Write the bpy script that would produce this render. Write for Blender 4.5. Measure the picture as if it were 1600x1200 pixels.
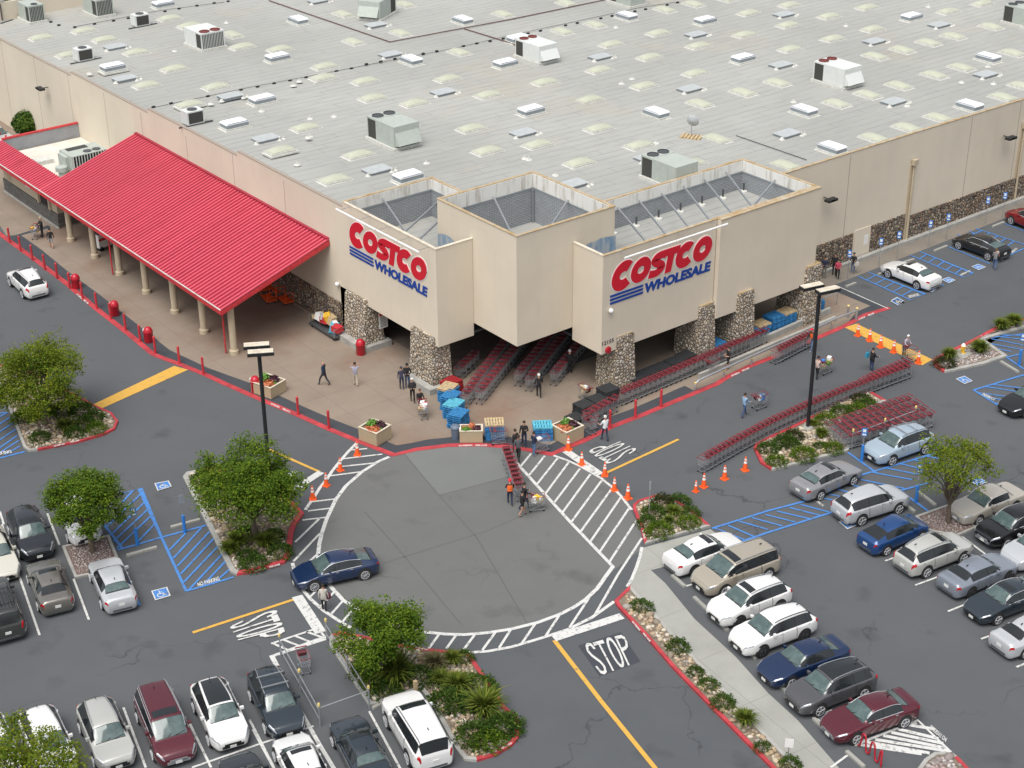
import bpy, bmesh, math, random
from mathutils import Vector, Matrix
from math import radians as rad, sin, cos, pi, hypot, atan2
for _o in list(bpy.data.objects): bpy.data.objects.remove(_o)
SC = bpy.context.scene
C = SC.collection
random.seed(7)
# ------------------------------------------------------------------ camera
F, CAMH, PITCH, ROLL, YAW = 2568.3, 51.0, rad(27.4866), rad(0.41567), rad(51.9637)
_fw = Vector((cos(YAW)*cos(PITCH), sin(YAW)*cos(PITCH), -sin(PITCH)))
_rt = Vector((sin(YAW), -cos(YAW), 0)); _dn = _fw.cross(_rt)
RT = cos(ROLL)*_rt + sin(ROLL)*_dn
DN = -sin(ROLL)*_rt + cos(ROLL)*_dn
FW = _fw
cam = bpy.data.cameras.new("camera"); camo = bpy.data.objects.new("camera", cam); C.objects.link(camo)
cam.sensor_width = 36.0; cam.lens = F/1600*36.0; cam.clip_start = 0.5; cam.clip_end = 3000
_m = Matrix((RT, -DN, -FW)).transposed().to_4x4(); _m.translation = Vector((0, 0, CAMH))
camo.matrix_world = _m
SC.camera = camo
# ------------------------------------------------------------------ sky, sun, exposure
SUN_EL, SUN_AZ = rad(64), rad(207)       # azimuth measured ccw from +X, where the light comes from
w = bpy.data.worlds.new("World"); SC.world = w; w.use_nodes = True
nt = w.node_tree; bgn = nt.nodes["Background"]
sky = nt.nodes.new("ShaderNodeTexSky"); sky.sky_type = 'NISHITA'; sky.sun_disc = False
sky.sun_elevation = SUN_EL; sky.sun_rotation = rad(90)-SUN_AZ
sky.air_density = 1.0; sky.dust_density = 4.0; sky.ozone_density = 1.0
hs = nt.nodes.new("ShaderNodeHueSaturation"); hs.inputs['Saturation'].default_value = 0.30
nt.links.new(sky.outputs[0], hs.inputs['Color']); nt.links.new(hs.outputs[0], bgn.inputs[0])
bgn.inputs[1].default_value = 0.10
sl = bpy.data.lights.new("sun", 'SUN'); sl.energy = 1.5; sl.angle = rad(48); sl.color = (1.0, 0.97, 0.92)
slo = bpy.data.objects.new("sun", sl); C.objects.link(slo)
_sd = Vector((cos(SUN_EL)*cos(SUN_AZ), cos(SUN_EL)*sin(SUN_AZ), sin(SUN_EL)))
slo.rotation_euler = _sd.to_track_quat('Z', 'Y').to_euler(); slo.location = (0, 0, 80)
SC.view_settings.view_transform = 'Standard'; SC.view_settings.look = 'None'
SC.view_settings.exposure = 0.68; SC.view_settings.gamma = 1.0
SC.render.engine = 'CYCLES'
# ------------------------------------------------------------------ helpers
def G(x, y, z=0.0):
    """world point at height z that stands at photograph position (x, y) of the 1600x1200 survey"""
    d = FW*F + RT*(x-800) + DN*(y-600)
    t = (z-CAMH)/d.z
    return Vector((d.x*t, d.y*t, z))
def GV(x, y, X=None, Y=None):
    d = FW*F + RT*(x-800) + DN*(y-600)
    t = X/d.x if X is not None else Y/d.y
    return Vector((d.x*t, d.y*t, CAMH+d.z*t))
class MB:
    def __init__(s): s.v = []; s.f = []; s.m = []
    def add(s, vs, fs, m=0):
        b = len(s.v); s.v += [tuple(v) for v in vs]; s.f += [tuple(i+b for i in f) for f in fs]; s.m += [m]*len(fs); return s
    def box(s, c, d, rz=0, m=0, top=1.0):
        cx, cy, cz = c; dx, dy, dz = d[0]/2, d[1]/2, d[2]/2; vs = []
        for z, k in ((-dz, 1), (dz, top)):
            for x, y in ((-dx, -dy), (dx, -dy), (dx, dy), (-dx, dy)):
                x *= k; y *= k
                vs.append((cx+x*cos(rz)-y*sin(rz), cy+x*sin(rz)+y*cos(rz), cz+z))
        return s.add(vs, [(3,2,1,0),(4,5,6,7),(0,1,5,4),(1,2,6,5),(2,3,7,6),(3,0,4,7)], m)
    def bx(s, x0, x1, y0, y1, z0, z1, m=0): return s.box(((x0+x1)/2,(y0+y1)/2,(z0+z1)/2),(x1-x0,y1-y0,z1-z0),0,m)
    def bar(s, a, b, w, h=None, m=0):
        a = Vector(a); b = Vector(b); d = (b-a); h = h or w
        if d.length < 1e-6: return s
        u = d.normalized(); r = Vector((0,0,1)) if abs(u.z) < .95 else Vector((1,0,0))
        p = u.cross(r).normalized()*w/2; q = p.cross(u).normalized()*h/2
        vs = [a-p-q, a+p-q, a+p+q, a-p+q, b-p-q, b+p-q, b+p+q, b-p+q]
        return s.add(vs, [(3,2,1,0),(4,5,6,7),(0,1,5,4),(1,2,6,5),(2,3,7,6),(3,0,4,7)], m)
    def tube(s, pts, r, n=8, m=0, cap=True):
        pts = [Vector(p) for p in pts]; rs = r if isinstance(r, (list, tuple)) else [r]*len(pts)
        vs = []; fs = []; ref = None
        for i, p in enumerate(pts):
            u = (pts[min(i+1, len(pts)-1)]-pts[max(i-1, 0)]).normalized()
            if ref is None: ref = Vector((0,0,1)).cross(u) if abs(u.z) < .9 else Vector((1,0,0)).cross(u)
            a = (ref-u*ref.dot(u)).normalized(); b = u.cross(a); ref = a
            for k in range(n):
                t = 2*pi*k/n; vs.append(p+(a*cos(t)+b*sin(t))*rs[i])
        for i in range(len(pts)-1):
            for k in range(n):
                k2 = (k+1) % n; fs.append((i*n+k, i*n+k2, (i+1)*n+k2, (i+1)*n+k))
        if cap: fs += [tuple(range(n-1, -1, -1)), tuple((len(pts)-1)*n+k for k in range(n))]
        return s.add(vs, fs, m)
    def lathe(s, prof, c=(0,0,0), n=16, m=0):
        vs = []; fs = []
        for r, z in prof:
            for k in range(n): vs.append((c[0]+r*cos(2*pi*k/n), c[1]+r*sin(2*pi*k/n), c[2]+z))
        for i in range(len(prof)-1):
            for k in range(n):
                k2 = (k+1) % n; fs.append((i*n+k, i*n+k2, (i+1)*n+k2, (i+1)*n+k))
        fs += [tuple(range(n-1, -1, -1)), tuple((len(prof)-1)*n+k for k in range(n))]
        return s.add(vs, fs, m)
    def prism(s, poly, z0, z1, m=0, bottom=True):
        n = len(poly); a = sum(poly[i][0]*poly[(i+1)%n][1]-poly[(i+1)%n][0]*poly[i][1] for i in range(n))
        if a < 0: poly = poly[::-1]
        vs = [(p[0],p[1],z0) for p in poly]+[(p[0],p[1],z1) for p in poly]
        fs = [tuple(n+i for i in range(n))]+[(i,(i+1)%n,n+(i+1)%n,n+i) for i in range(n)]
        if bottom: fs.append(tuple(range(n-1,-1,-1)))
        return s.add(vs, fs, m)
    def sheet(s, poly, z, m=0):
        n = len(poly); a = sum(poly[i][0]*poly[(i+1)%n][1]-poly[(i+1)%n][0]*poly[i][1] for i in range(n))
        if a < 0: poly = poly[::-1]
        return s.add([(p[0],p[1],z) for p in poly], [tuple(range(n))], m)
    def strip(s, pts, wd, z, m=0):
        """painted line of width wd along ground points"""
        P = [Vector((p[0], p[1])) for p in pts]; L = []; R = []
        for i, p in enumerate(P):
            d = (P[min(i+1, len(P)-1)]-P[max(i-1, 0)]).normalized(); nrm = Vector((-d.y, d.x))
            k = 1.0
            if 0 < i < len(P)-1:
                d0 = (P[i]-P[i-1]).normalized(); k = 1/max(.5, abs(Vector((-d0.y, d0.x)).dot(nrm)))
            L.append(p+nrm*wd/2*k); R.append(p-nrm*wd/2*k)
        n = len(P); vs = [(v.x,v.y,z) for v in R]+[(v.x,v.y,z) for v in L]
        return s.add(vs, [(i,i+1,n+i+1,n+i) for i in range(n-1)], m)
    def build(s, name, mats, parent=None, smooth=None):
        me = bpy.data.meshes.new(name); me.from_pydata(s.v, [], s.f); me.update()
        mats = mats if isinstance(mats, (list, tuple)) else [mats]
        for q in mats: me.materials.append(q)
        if len(mats) > 1: me.polygons.foreach_set('material_index', s.m)
        if smooth is not None: smooth_by(me, smooth)
        return link(name, me, parent)
def smooth_by(me, ang):
    me.polygons.foreach_set('use_smooth', [True]*len(me.polygons))
    bm = bmesh.new(); bm.from_mesh(me); a = rad(ang)
    for e in bm.edges: e.smooth = not (len(e.link_faces) != 2 or e.calc_face_angle(0) > a)
    bm.to_mesh(me); bm.free()
def link(name, me, parent=None):
    o = bpy.data.objects.new(name, me); C.objects.link(o)
    if parent is not None: o.parent = parent
    return o
def tag(o, label, cat, group=None):
    o['label'] = label; o['category'] = cat
    if group: o['group'] = group
    return o
def thing(name, label, cat, loc=(0,0,0), rz=0, group=None):
    o = bpy.data.objects.new(name, None); C.objects.link(o); o.location = loc; o.rotation_euler = (0,0,rz)
    o.empty_display_size = .3
    return tag(o, label, cat, group)
def struct(o): o['kind'] = 'structure'; return o
def stuff(o): o['kind'] = 'stuff'; return o
def dup(root, loc, rz=0, label=None, group=None, scale=None):
    r = root.copy(); C.objects.link(r); r.location = loc; r.rotation_euler = (0,0,rz)
    if scale: r.scale = scale if isinstance(scale, (tuple, list)) else (scale,)*3
    if label: r['label'] = label
    if group: r['group'] = group
    for ch in root.children:
        c = ch.copy(); C.objects.link(c); c.parent = r
        for g in ch.children:
            d = g.copy(); C.objects.link(d); d.parent = c
    return r
# ------------------------------------------------------------------ materials
def mat(name, col, rough=.7, metal=0.0, var=0.0, vscale=3.0, bump=0.0, bscale=30.0, coord='Object', spec=.5, coat=0.0, col2=None, emit=None):
    m = bpy.data.materials.new(name); m.use_nodes = True; t = m.node_tree; b = t.nodes['Principled BSDF']
    b.inputs['Base Color'].default_value = (*col, 1); b.inputs['Roughness'].default_value = rough
    b.inputs['Metallic'].default_value = metal; b.inputs['Specular IOR Level'].default_value = spec
    if coat: b.inputs['Coat Weight'].default_value = coat; b.inputs['Coat Roughness'].default_value = .06
    if var or bump or col2:
        tc = t.nodes.new('ShaderNodeTexCoord') if coord == 'Object' else t.nodes.new('ShaderNodeNewGeometry')
        co = tc.outputs['Object'] if coord == 'Object' else tc.outputs['Position']
    if var or col2:
        n = t.nodes.new('ShaderNodeTexNoise'); n.inputs['Scale'].default_value = vscale; n.inputs['Detail'].default_value = 6; n.inputs['Roughness'].default_value = .65
        t.links.new(co, n.inputs['Vector'])
        r = t.nodes.new('ShaderNodeMapRange'); r.inputs[1].default_value = .3; r.inputs[2].default_value = .7
        t.links.new(n.outputs[0], r.inputs[0])
        mx = t.nodes.new('ShaderNodeMix'); mx.data_type = 'RGBA'
        c2 = col2 or tuple(min(1, c*(1+var)) for c in col); c1 = col if col2 else tuple(c*(1-var) for c in col)
        mx.inputs[6].default_value = (*c1, 1); mx.inputs[7].default_value = (*c2, 1)
        t.links.new(r.outputs[0], mx.inputs[0]); t.links.new(mx.outputs[2], b.inputs['Base Color'])
    if bump:
        n2 = t.nodes.new('ShaderNodeTexNoise'); n2.inputs['Scale'].default_value = bscale; n2.inputs['Detail'].default_value = 3
        t.links.new(co, n2.inputs['Vector'])
        bp = t.nodes.new('ShaderNodeBump'); bp.inputs['Strength'].default_value = bump; bp.inputs['Distance'].default_value = .02
        t.links.new(n2.outputs[0], bp.inputs['Height']); t.links.new(bp.outputs[0], b.inputs['Normal'])
    return m
class NT:
    """small node-graph helper"""
    def __init__(s, m): s.t = m.node_tree; s.b = s.t.nodes['Principled BSDF']
    def n(s, typ, **kw):
        x = s.t.nodes.new('ShaderNode'+typ)
        for k, v in kw.items():
            if k.startswith('i'): x.inputs[int(k[1:])].default_value = v
            else: setattr(x, k, v)
        return x
    def l(s, a, b): s.t.links.new(a, b)
    def math(s, op, a, b=0.0, clamp=False):
        x = s.n('Math', operation=op); x.use_clamp = clamp
        for i, q in enumerate((a, b)):
            if isinstance(q, (int, float)): x.inputs[i].default_value = q
            else: s.l(q, x.inputs[i])
        return x.outputs[0]
    def mix(s, f, a, b):
        x = s.n('Mix', data_type='RGBA')
        if isinstance(f, (int, float)): x.inputs[0].default_value = f
        else: s.l(f, x.inputs[0])
        for i, q in ((6, a), (7, b)):
            if isinstance(q, tuple): x.inputs[i].default_value = (*q, 1)
            else: s.l(q, x.inputs[i])
        return x.outputs[2]
    def rng(s, v, a, b, c=0.0, d=1.0):
        x = s.n('MapRange'); s.l(v, x.inputs[0])
        for i, q in enumerate((a, b, c, d)): x.inputs[i+1].default_value = q
        return x.outputs[0]
    def noise(s, co, scale, det=5, rough=.6, stretch=None):
        if stretch:
            mp = s.n('Mapping'); mp.inputs['Scale'].default_value = stretch; s.l(co, mp.inputs[0]); co = mp.outputs[0]
        x = s.n('TexNoise'); x.inputs['Scale'].default_value = scale; x.inputs['Detail'].default_value = det; x.inputs['Roughness'].default_value = rough
        s.l(co, x.inputs['Vector']); return x.outputs[0]
def pos(g): return g.n('NewGeometry').outputs['Position']
# asphalt with patches, cracks and faint stains
def asphalt(name, base, tint2, crack=1.0):
    m = mat(name, base, .9, spec=.25); g = NT(m); P = pos(g)
    big = g.rng(g.noise(P, .055, 4, .6), .35, .65); mid = g.rng(g.noise(P, .5, 6, .7), .3, .7)
    fine = g.noise(P, 22, 2, .8)
    c = g.mix(g.math('MULTIPLY', big, 1.0), base, tint2)
    c = g.mix(g.math('MULTIPLY', mid, .22), c, tuple(x*1.45 for x in base))
    c = g.mix(g.math('MULTIPLY', g.rng(fine, .35, .75), .22), c, tuple(x*2.0 for x in base))
    stain = g.rng(g.noise(P, .38, 3, .5), .60, .74)
    c = g.mix(g.math('MULTIPLY', stain, .5), c, tuple(x*.6 for x in base))
    # cracks: thin distance-to-edge bands of a warped voronoi, broken up by noise
    wn = g.n('TexNoise'); wn.inputs['Scale'].default_value = .7; wn.inputs['Detail'].default_value = 4; g.l(P, wn.inputs['Vector'])
    va = g.n('VectorMath', operation='MULTIPLY_ADD'); g.l(wn.outputs[1], va.inputs[0]); va.inputs[1].default_value = (2.6,2.6,0); g.l(P, va.inputs[2])
    vo = g.n('TexVoronoi', feature='DISTANCE_TO_EDGE'); vo.inputs['Scale'].default_value = .105; g.l(va.outputs[0], vo.inputs['Vector'])
    ck = g.rng(vo.outputs[0], .0, .0065, 1, 0); brk = g.rng(g.noise(P, .12, 3), .5, .6)
    c = g.mix(g.math('MULTIPLY', g.math('MULTIPLY', ck, brk), .55*crack), c, tuple(x*.35 for x in base))
    g.l(c, g.b.inputs['Base Color'])
    bp = g.n('Bump'); bp.inputs['Strength'].default_value = .35; bp.inputs['Distance'].default_value = .01; g.l(fine, bp.inputs['Height']); g.l(bp.outputs[0], g.b.inputs['Normal'])
    return m
M = {}
M['asphalt'] = asphalt('asphalt', (.078,.084,.091), (.098,.102,.107))
M['joint'] = mat('slab joint', (.095,.096,.098), .9)
M['asphalt_dark'] = asphalt('dark asphalt', (.048,.053,.062), (.056,.06,.068), .3)
M['asphalt_pale'] = asphalt('pale asphalt', (.145,.152,.148), (.16,.165,.16), .5)
M['asphalt_mid'] = asphalt('slab asphalt', (.122,.124,.122), (.139,.14,.136), .5)
def concrete(name, base, joint=3.0, stain=(.3,.17,.1), js=.12, tint=0.0, ang=0.0):
    m = mat(name, base, .85, spec=.3); g = NT(m); P = pos(g)
    mp = g.n('Mapping'); mp.inputs['Rotation'].default_value = (0,0,ang); g.l(P, mp.inputs[0]); sp = g.n('SeparateXYZ'); g.l(mp.outputs[0], sp.inputs[0])
    mid = g.rng(g.noise(P, .35, 6, .65), .3, .7); c = g.mix(mid, tuple(x*.86 for x in base), tuple(x*1.1 for x in base))
    c = g.mix(g.math('MULTIPLY', g.rng(g.noise(P, 9, 4, .7), .35, .7), .25), c, tuple(x*.8 for x in base))
    st = g.rng(g.noise(P, .13, 5, .6), .5, .68); c = g.mix(g.math('MULTIPLY', st, .6*tint), c, stain)
    jj = None
    for ax in (0, 1):
        fr = g.math('FRACT', g.math('DIVIDE', sp.outputs[ax], joint)); d = g.math('ABSOLUTE', g.math('SUBTRACT', fr, .5))
        k = g.rng(d, .5-.03/joint, .5, 0, 1); jj = k if jj is None else g.math('MAXIMUM', jj, k)
    c = g.mix(g.math('MULTIPLY', jj, .55), c, tuple(x*.45 for x in base))
    g.l(c, g.b.inputs['Base Color']); return m
M['plaza'] = concrete('plaza concrete', (.265,.215,.17), 3.1, (.20,.10,.065), tint=.8)
M['walk'] = concrete('grey concrete', (.34,.34,.31), 4.0, (.2,.19,.17), tint=.5, ang=.1)
M['walkbrown'] = concrete('brownish concrete', (.22,.195,.165), 6.0, tint=.2)
M['kerbgrey'] = mat('kerb concrete', (.36,.355,.33), .85, var=.2, vscale=1.5, coord='W')
M['red'] = mat('red paint', (.52,.035,.045), .55, var=.22, vscale=2.5, coord='W')
M['redkerb'] = mat('red kerb paint', (.42,.045,.055), .7, var=.3, vscale=1.2, coord='W')
def worn(name, col, under=(.1,.1,.105), amt=.5, sc=3.5):
    m = mat(name, col, .7, spec=.3); g = NT(m); P = pos(g)
    k = g.rng(g.noise(P, sc, 6, .8), .5+.16*(1-amt), .6+.16*(1-amt)); c = g.mix(g.math('MULTIPLY', k, .8), col, under)
    g.l(c, g.b.inputs['Base Color']); return m
M['white_line'] = worn('white road paint', (.6,.6,.58), amt=.8)
M['blue_line'] = worn('blue road paint', (.07,.22,.55), amt=.8)
M['yellow_line'] = worn('yellow road paint', (.62,.36,.07), amt=.6)
M['wall'] = mat('cream stucco', (.68,.605,.49), .9, var=.05, vscale=.25, bump=.15, bscale=8, coord='W', spec=.2)
M['wallpink'] = mat('pinkish stucco', (.68,.59,.485), .9, var=.05, vscale=.2, bump=.15, bscale=8, coord='W', spec=.2)
M['wallgrey'] = mat('grey parapet plaster', (.3,.31,.33), .9, var=.12, vscale=1, coord='W')
def streak(m, base, dark, amt, st=(1.6,1.6,.12), up=None):
    g = NT(m); P = pos(g); k = g.rng(g.noise(P, 1.0, 5, .7, st), .48, .72); k2 = g.rng(g.noise(P, .16, 4, .6), .35, .65)
    c = g.mix(k2, tuple(x*.95 for x in base), tuple(min(1,x*1.04) for x in base)); c = g.mix(g.math('MULTIPLY', k, amt), c, dark); g.l(c, g.b.inputs['Base Color'])
streak(M['wall'], (.68,.605,.49), (.55,.48,.385), .22, (.9,.9,.16)); streak(M['wallpink'], (.67,.605,.49), (.56,.48,.385), .2, (.9,.9,.16))
M['seam'] = mat('panel joint', (.33,.28,.23), .9)
M['rust'] = mat('rusty coping', (.36,.22,.07), .8, var=.5, vscale=1.6, coord='W', col2=(.5,.44,.34))
M['coping'] = mat('pale coping', (.62,.555,.45), .8, var=.2, vscale=2, coord='W')
def band():
    m = mat('stained white plaster', (.72,.72,.7), .85); g = NT(m); P = pos(g)
    n = g.noise(P, 1.0, 5, .75, (2.2,2.2,.25)); k = g.rng(n, .5, .68); c = g.mix(g.math('MULTIPLY', k, .75), (.72,.72,.69), (.3,.27,.2)); g.l(c, g.b.inputs['Base Color']); return m
M['band'] = band()
def bricks(name, c1, c2, mort, bw, rh):
    m = mat(name, c1, .85); g = NT(m); tc = g.n('TexCoord'); P = pos(g); sp = g.n('SeparateXYZ'); g.l(P, sp.inputs[0])
    cb = g.n('CombineXYZ'); g.l(g.math('ADD', sp.outputs[0], sp.outputs[1]), cb.inputs[0]); g.l(sp.outputs[2], cb.inputs[1])
    b = g.n('TexBrick'); b.inputs['Scale'].default_value = 1; b.inputs['Brick Width'].default_value = bw; b.inputs['Row Height'].default_value = rh
    b.inputs['Mortar Size'].default_value = .02; b.inputs['Color1'].default_value = (*c1,1); b.inputs['Color2'].default_value = (*c2,1); b.inputs['Mortar'].default_value = (*mort,1)
    g.l(cb.outputs[0], b.inputs['Vector']); g.l(b.outputs['Color'], g.b.inputs['Base Color']); return m
M['greybrick'] = bricks('grey panel cladding', (.3,.32,.34), (.35,.37,.39), (.17,.185,.2), .42, .13)
M['slatebrick'] = bricks('slate tile base', (.10,.1,.095), (.15,.145,.13), (.06,.06,.06), .5, .25)
def stone(name, cols, sc=4.2, gap=(.05,.042,.035)):
    m = mat(name, cols[0], .9, spec=.2); g = NT(m); P = pos(g)
    v1 = g.n('TexVoronoi', feature='DISTANCE_TO_EDGE'); v1.inputs['Scale'].default_value = sc; g.l(P, v1.inputs['Vector'])
    v2 = g.n('TexVoronoi'); v2.inputs['Scale'].default_value = sc; g.l(P, v2.inputs['Vector'])
    cr = g.n('ValToRGB'); e = cr.color_ramp; e.interpolation = 'CONSTANT'; e.elements[0].color = (*cols[0],1); e.elements[1].color = (*cols[-1],1); e.elements[1].position = .85
    for i, c in enumerate(cols[1:-1]): q = e.elements.new(.85*(i+1)/(len(cols)-1)); q.color = (*c,1)
    sp = g.n('SeparateColor'); g.l(v2.outputs['Color'], sp.inputs[0]); g.l(sp.outputs[0], cr.inputs[0])
    k = g.rng(v1.outputs[0], .02, .13); c = g.mix(k, gap, cr.outputs[0]); g.l(c, g.b.inputs['Base Color'])
    bp = g.n('Bump'); bp.inputs['Strength'].default_value = 1; bp.inputs['Distance'].default_value = .08; g.l(g.rng(v1.outputs[0], 0, .25), bp.inputs['Height']); g.l(bp.outputs[0], g.b.inputs['Normal']); return m
M['stone'] = stone('river stone cladding', [(.58,.5,.38),(.46,.38,.29),(.7,.62,.5),(.38,.33,.27),(.54,.43,.32),(.66,.6,.52),(.5,.46,.4)], 4.6, (.13,.105,.08))
M['stonedark'] = stone('river stone wainscot', [(.36,.28,.2),(.28,.21,.155),(.46,.38,.28),(.2,.165,.14),(.36,.24,.17),(.41,.36,.3),(.28,.245,.21)], 4.0)
def roofmat():
    m = mat('flat roof felt', (.5,.5,.48), .9, spec=.2); g = NT(m); P = pos(g); sp = g.n('SeparateXYZ'); g.l(P, sp.inputs[0])
    base = g.mix(g.rng(g.noise(P, .07, 5, .6), .3, .7), (.33,.333,.312), (.41,.412,.388))
    base = g.mix(g.math('MULTIPLY', g.rng(g.noise(P, .05, 4, .7), .56, .72), .45), base, (.45,.37,.25))
    # felt laps every 0.9 m running along X, with per-strip tone and broken dark edges
    row = g.math('FLOOR', g.math('DIVIDE', sp.outputs[1], .92)); wn = g.n('TexWhiteNoise', noise_dimensions='1D'); g.l(row, wn.inputs[1])
    base = g.mix(g.math('MULTIPLY', wn.outputs[0], .22), base, (.36,.365,.36))
    fr = g.math('FRACT', g.math('DIVIDE', sp.outputs[1], .92)); d = g.rng(g.math('ABSOLUTE', g.math('SUBTRACT', fr, .5)), .42, .5)
    brk = g.rng(g.noise(P, .8, 4, .75, (.35,1.4,1)), .36, .56)
    base = g.mix(g.math('MULTIPLY', g.math('MULTIPLY', d, brk), .8), base, (.2,.2,.2))
    st = g.rng(g.noise(P, 1.6, 5, .7, (.25,1.6,1)), .5, .75); base = g.mix(g.math('MULTIPLY', st, .6), base, (.27,.27,.26))
    # end laps
    sh = g.math('ADD', sp.outputs[0], g.math('MULTIPLY', wn.outputs[0], 9.0)); fe = g.math('FRACT', g.math('DIVIDE', sh, 9.0)); de = g.rng(g.math('ABSOLUTE', g.math('SUBTRACT', fe, .5)), .488, .5)
    base = g.mix(g.math('MULTIPLY', de, .35), base, (.2,.2,.2))
    g.l(base, g.b.inputs['Base Color']); return m
M['roof'] = roofmat()
M['sign_red'] = mat('red sign face', (.62,.012,.03), .4)
M['sign_blue'] = mat('blue sign face', (.01,.055,.3), .4)
M['white'] = mat('white paint', (.8,.8,.78), .5)
M['shadow_red'] = mat('red metal sheet', (.34,.02,.045), .45, var=.06, vscale=.6, coord='W')  # darker red: shadow between the ribs is put into the sheet colour
streak(M['shadow_red'], (.34,.02,.045), (.2,.02,.03), .5, (.15,1.2,.5)); M['lit_rib_red'] = mat('red metal rib', (.62,.09,.13), .4)  # ribs: same metal in a lighter red, painted as if catching light
streak(M['lit_rib_red'], (.62,.09,.13), (.5,.05,.08), .7, (.15,1.2,.5))
M['cream'] = mat('cream column paint', (.5,.42,.3), .7, var=.06, vscale=2)
M['tan'] = mat('tan planter paint', (.42,.34,.22), .75, var=.05)
M['steel'] = mat('galvanised steel', (.42,.44,.46), .42, metal=.6, var=.1, vscale=6)
M['chrome'] = mat('zinc wire', (.46,.47,.49), .4, metal=.5)
M['black'] = mat('black paint', (.018,.019,.021), .5); M['blackpal'] = mat('black plastic pallet', (.035,.037,.04), .55)
M['dark'] = mat('dark interior', (.02,.02,.022), .8)
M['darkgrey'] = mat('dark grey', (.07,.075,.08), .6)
M['rubber'] = mat('tyre rubber', (.018,.018,.019), .85)
M['hvac'] = mat('painted sheet metal', (.42,.46,.42), .5, var=.08, vscale=2)
M['hvacw'] = mat('pale sheet metal', (.66,.68,.66), .45, var=.05, vscale=2)
M['louver'] = mat('dark condenser coil', (.05,.05,.045), .7)
M['dome'] = mat('greenish acrylic dome', (.47,.485,.385), .28, var=.06, vscale=1.5)
M['whitetop'] = mat('white acrylic', (.85,.88,.92), .2)
M['curb'] = mat('grey flashing', (.25,.28,.3), .6, var=.1)
M['flash'] = mat('white roof flashing', (.58,.58,.54), .8, var=.2, vscale=5)
M['hatch'] = mat('grey hatch', (.43,.455,.46), .6, var=.1)
M['orange'] = mat('orange plastic', (.9,.12,.02), .5)
M['bluepal'] = mat('blue pallet paint', (.03,.19,.42), .75, var=.45, vscale=7)
M['palwood'] = mat('raw pallet wood', (.5,.38,.22), .8, var=.25, vscale=6)
M['bluepl'] = mat('faded blue pallet', (.1,.42,.55), .7, var=.25, vscale=5)
M['bluesign'] = mat('blue sign paint', (.03,.2,.6), .5)
M['trash'] = mat('red bin plastic', (.45,.015,.03), .3)
M['yellow'] = mat('yellow paint', (.75,.45,.03), .5)
# ------------------------------------------------------------------ ground
def g2(p, z=0.0): q = G(p[0], p[1], z); return (q.x, q.y)
def PG(pts): return [g2(p) for p in pts]
struct(MB().sheet([(-300,-120),(600,-120),(600,600),(-300,600)], 0).build('ground', M['asphalt']))
plaza = PG([(-60,260),(10,368),(32,367),(67,392),(107,425),(155,460),(212,505),(265,547),(325,575),(400,602),(480,638),(517,654),(561,671),(619,696),(642,692.5),(667,687),(706,683),(750,681),(792,682),(824,688),(860,695),(867,691),(957,650),(985,640),(1022,624),(1060,607),(1070,603),(1084,610),(1135,590),(1210,557),(1321,509),(1339,487),(1360,478),(1296,447)]) + [(88,76.9),(62,76.9),(62,160),(40,160)]
struct(MB().sheet(plaza, .006).build('plaza_pavement', M['plaza']))
struct(MB().sheet(PG([(1296,447),(1307,444),(1400,407),(1480,376),(1570,341),(1600,329),(1700,290)])+[(150,76.9),(88,76.9)], .008).build('sidewalk', M['walkbrown']))
RED = [(-40,333),(0,366),(50,402),(100,440),(150,482),(195,517),(240,554),(280,569),(320,585),(350,599),(400,621),(462,647),(515,671),(562,690),(615,711),(650,702.5),(700,696),(750,695),(800,699),(815,701),(862,710),(882,701),(912,689),(955,667),(1000,650),(1050,629),(1120,600),(1135,590),(1172,572),(1210,557),(1321,509),(1352,492),(1390,481)]
inner = [(10,370),(32,367),(67,392),(107,425),(155,460),(212,505),(265,547),(325,575),(400,602),(480,638),(517,654),(561,671),(619,696),(642,692.5),(667,687),(706,683),(750,681),(792,682),(824,688),(860,695),(867,691),(957,650),(985,640),(1022,624),(1060,607),(1070,603),(1084,610)]
mb = MB(); mb.sheet(PG(inner + [(1050,629),(1000,650),(955,667),(912,689),(882,701),(862,710),(815,701),(800,699),(750,695),(700,696),(650,702.5),(615,711),(562,690),(515,671),(462,647),(400,621),(350,599),(320,585),(280,569),(240,554),(195,517),(150,482),(100,440),(50,402),(10,372)]), .010)
mb.sheet(PG([(1294,451),(1305,444),(1386,480),(1390,481),(1352,492),(1321,509),(1339,487),(1360,478)]), .012)
mb.sheet(PG([(10,372),(75,352),(80,356),(32,368)]), .0125)
struct(mb.build('asphalt_ramp', M['asphalt_dark']))
struct(MB().strip(PG(RED), .42, .016).build('fire_lane_stripe', M['redkerb']))
mb = MB(); mb.sheet(PG([(608,714),(590,722),(565,738),(540,760),(525,780),(510,812),(503,833),(497,868),(501,890),(515,915),(537,939),(562,954),(580,964),(620,978),(665,988),(725,992),(762,989),(800,983),(840,973),(875,960),(915,937),(947,900),(1000,860),(1003,830),(985,797),(970,775),(940,748),(905,728),(865,712),(815,701),(750,695),(700,696),(650,702)]), .002)
struct(mb.build('roundabout_slab', M['asphalt_mid']))
mb = MB(); mb.sheet(PG([(632,708),(660,702),(700,698),(750,697),(800,701),(795,745),(686,774)]), .004)
struct(mb.build('concrete_patch', M['asphalt_pale']))
# faint joints of the roundabout slabs
mb = MB()
for a in ([(632,710),(686,774),(745,840),(830,985)],[(686,774),(795,745)],[(570,800),(620,855),(720,975)],[(600,880),(760,830),(830,800)]): mb.strip(PG(a), .06, .0055)
struct(mb.build('asphalt_joints', M['joint']))
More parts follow.
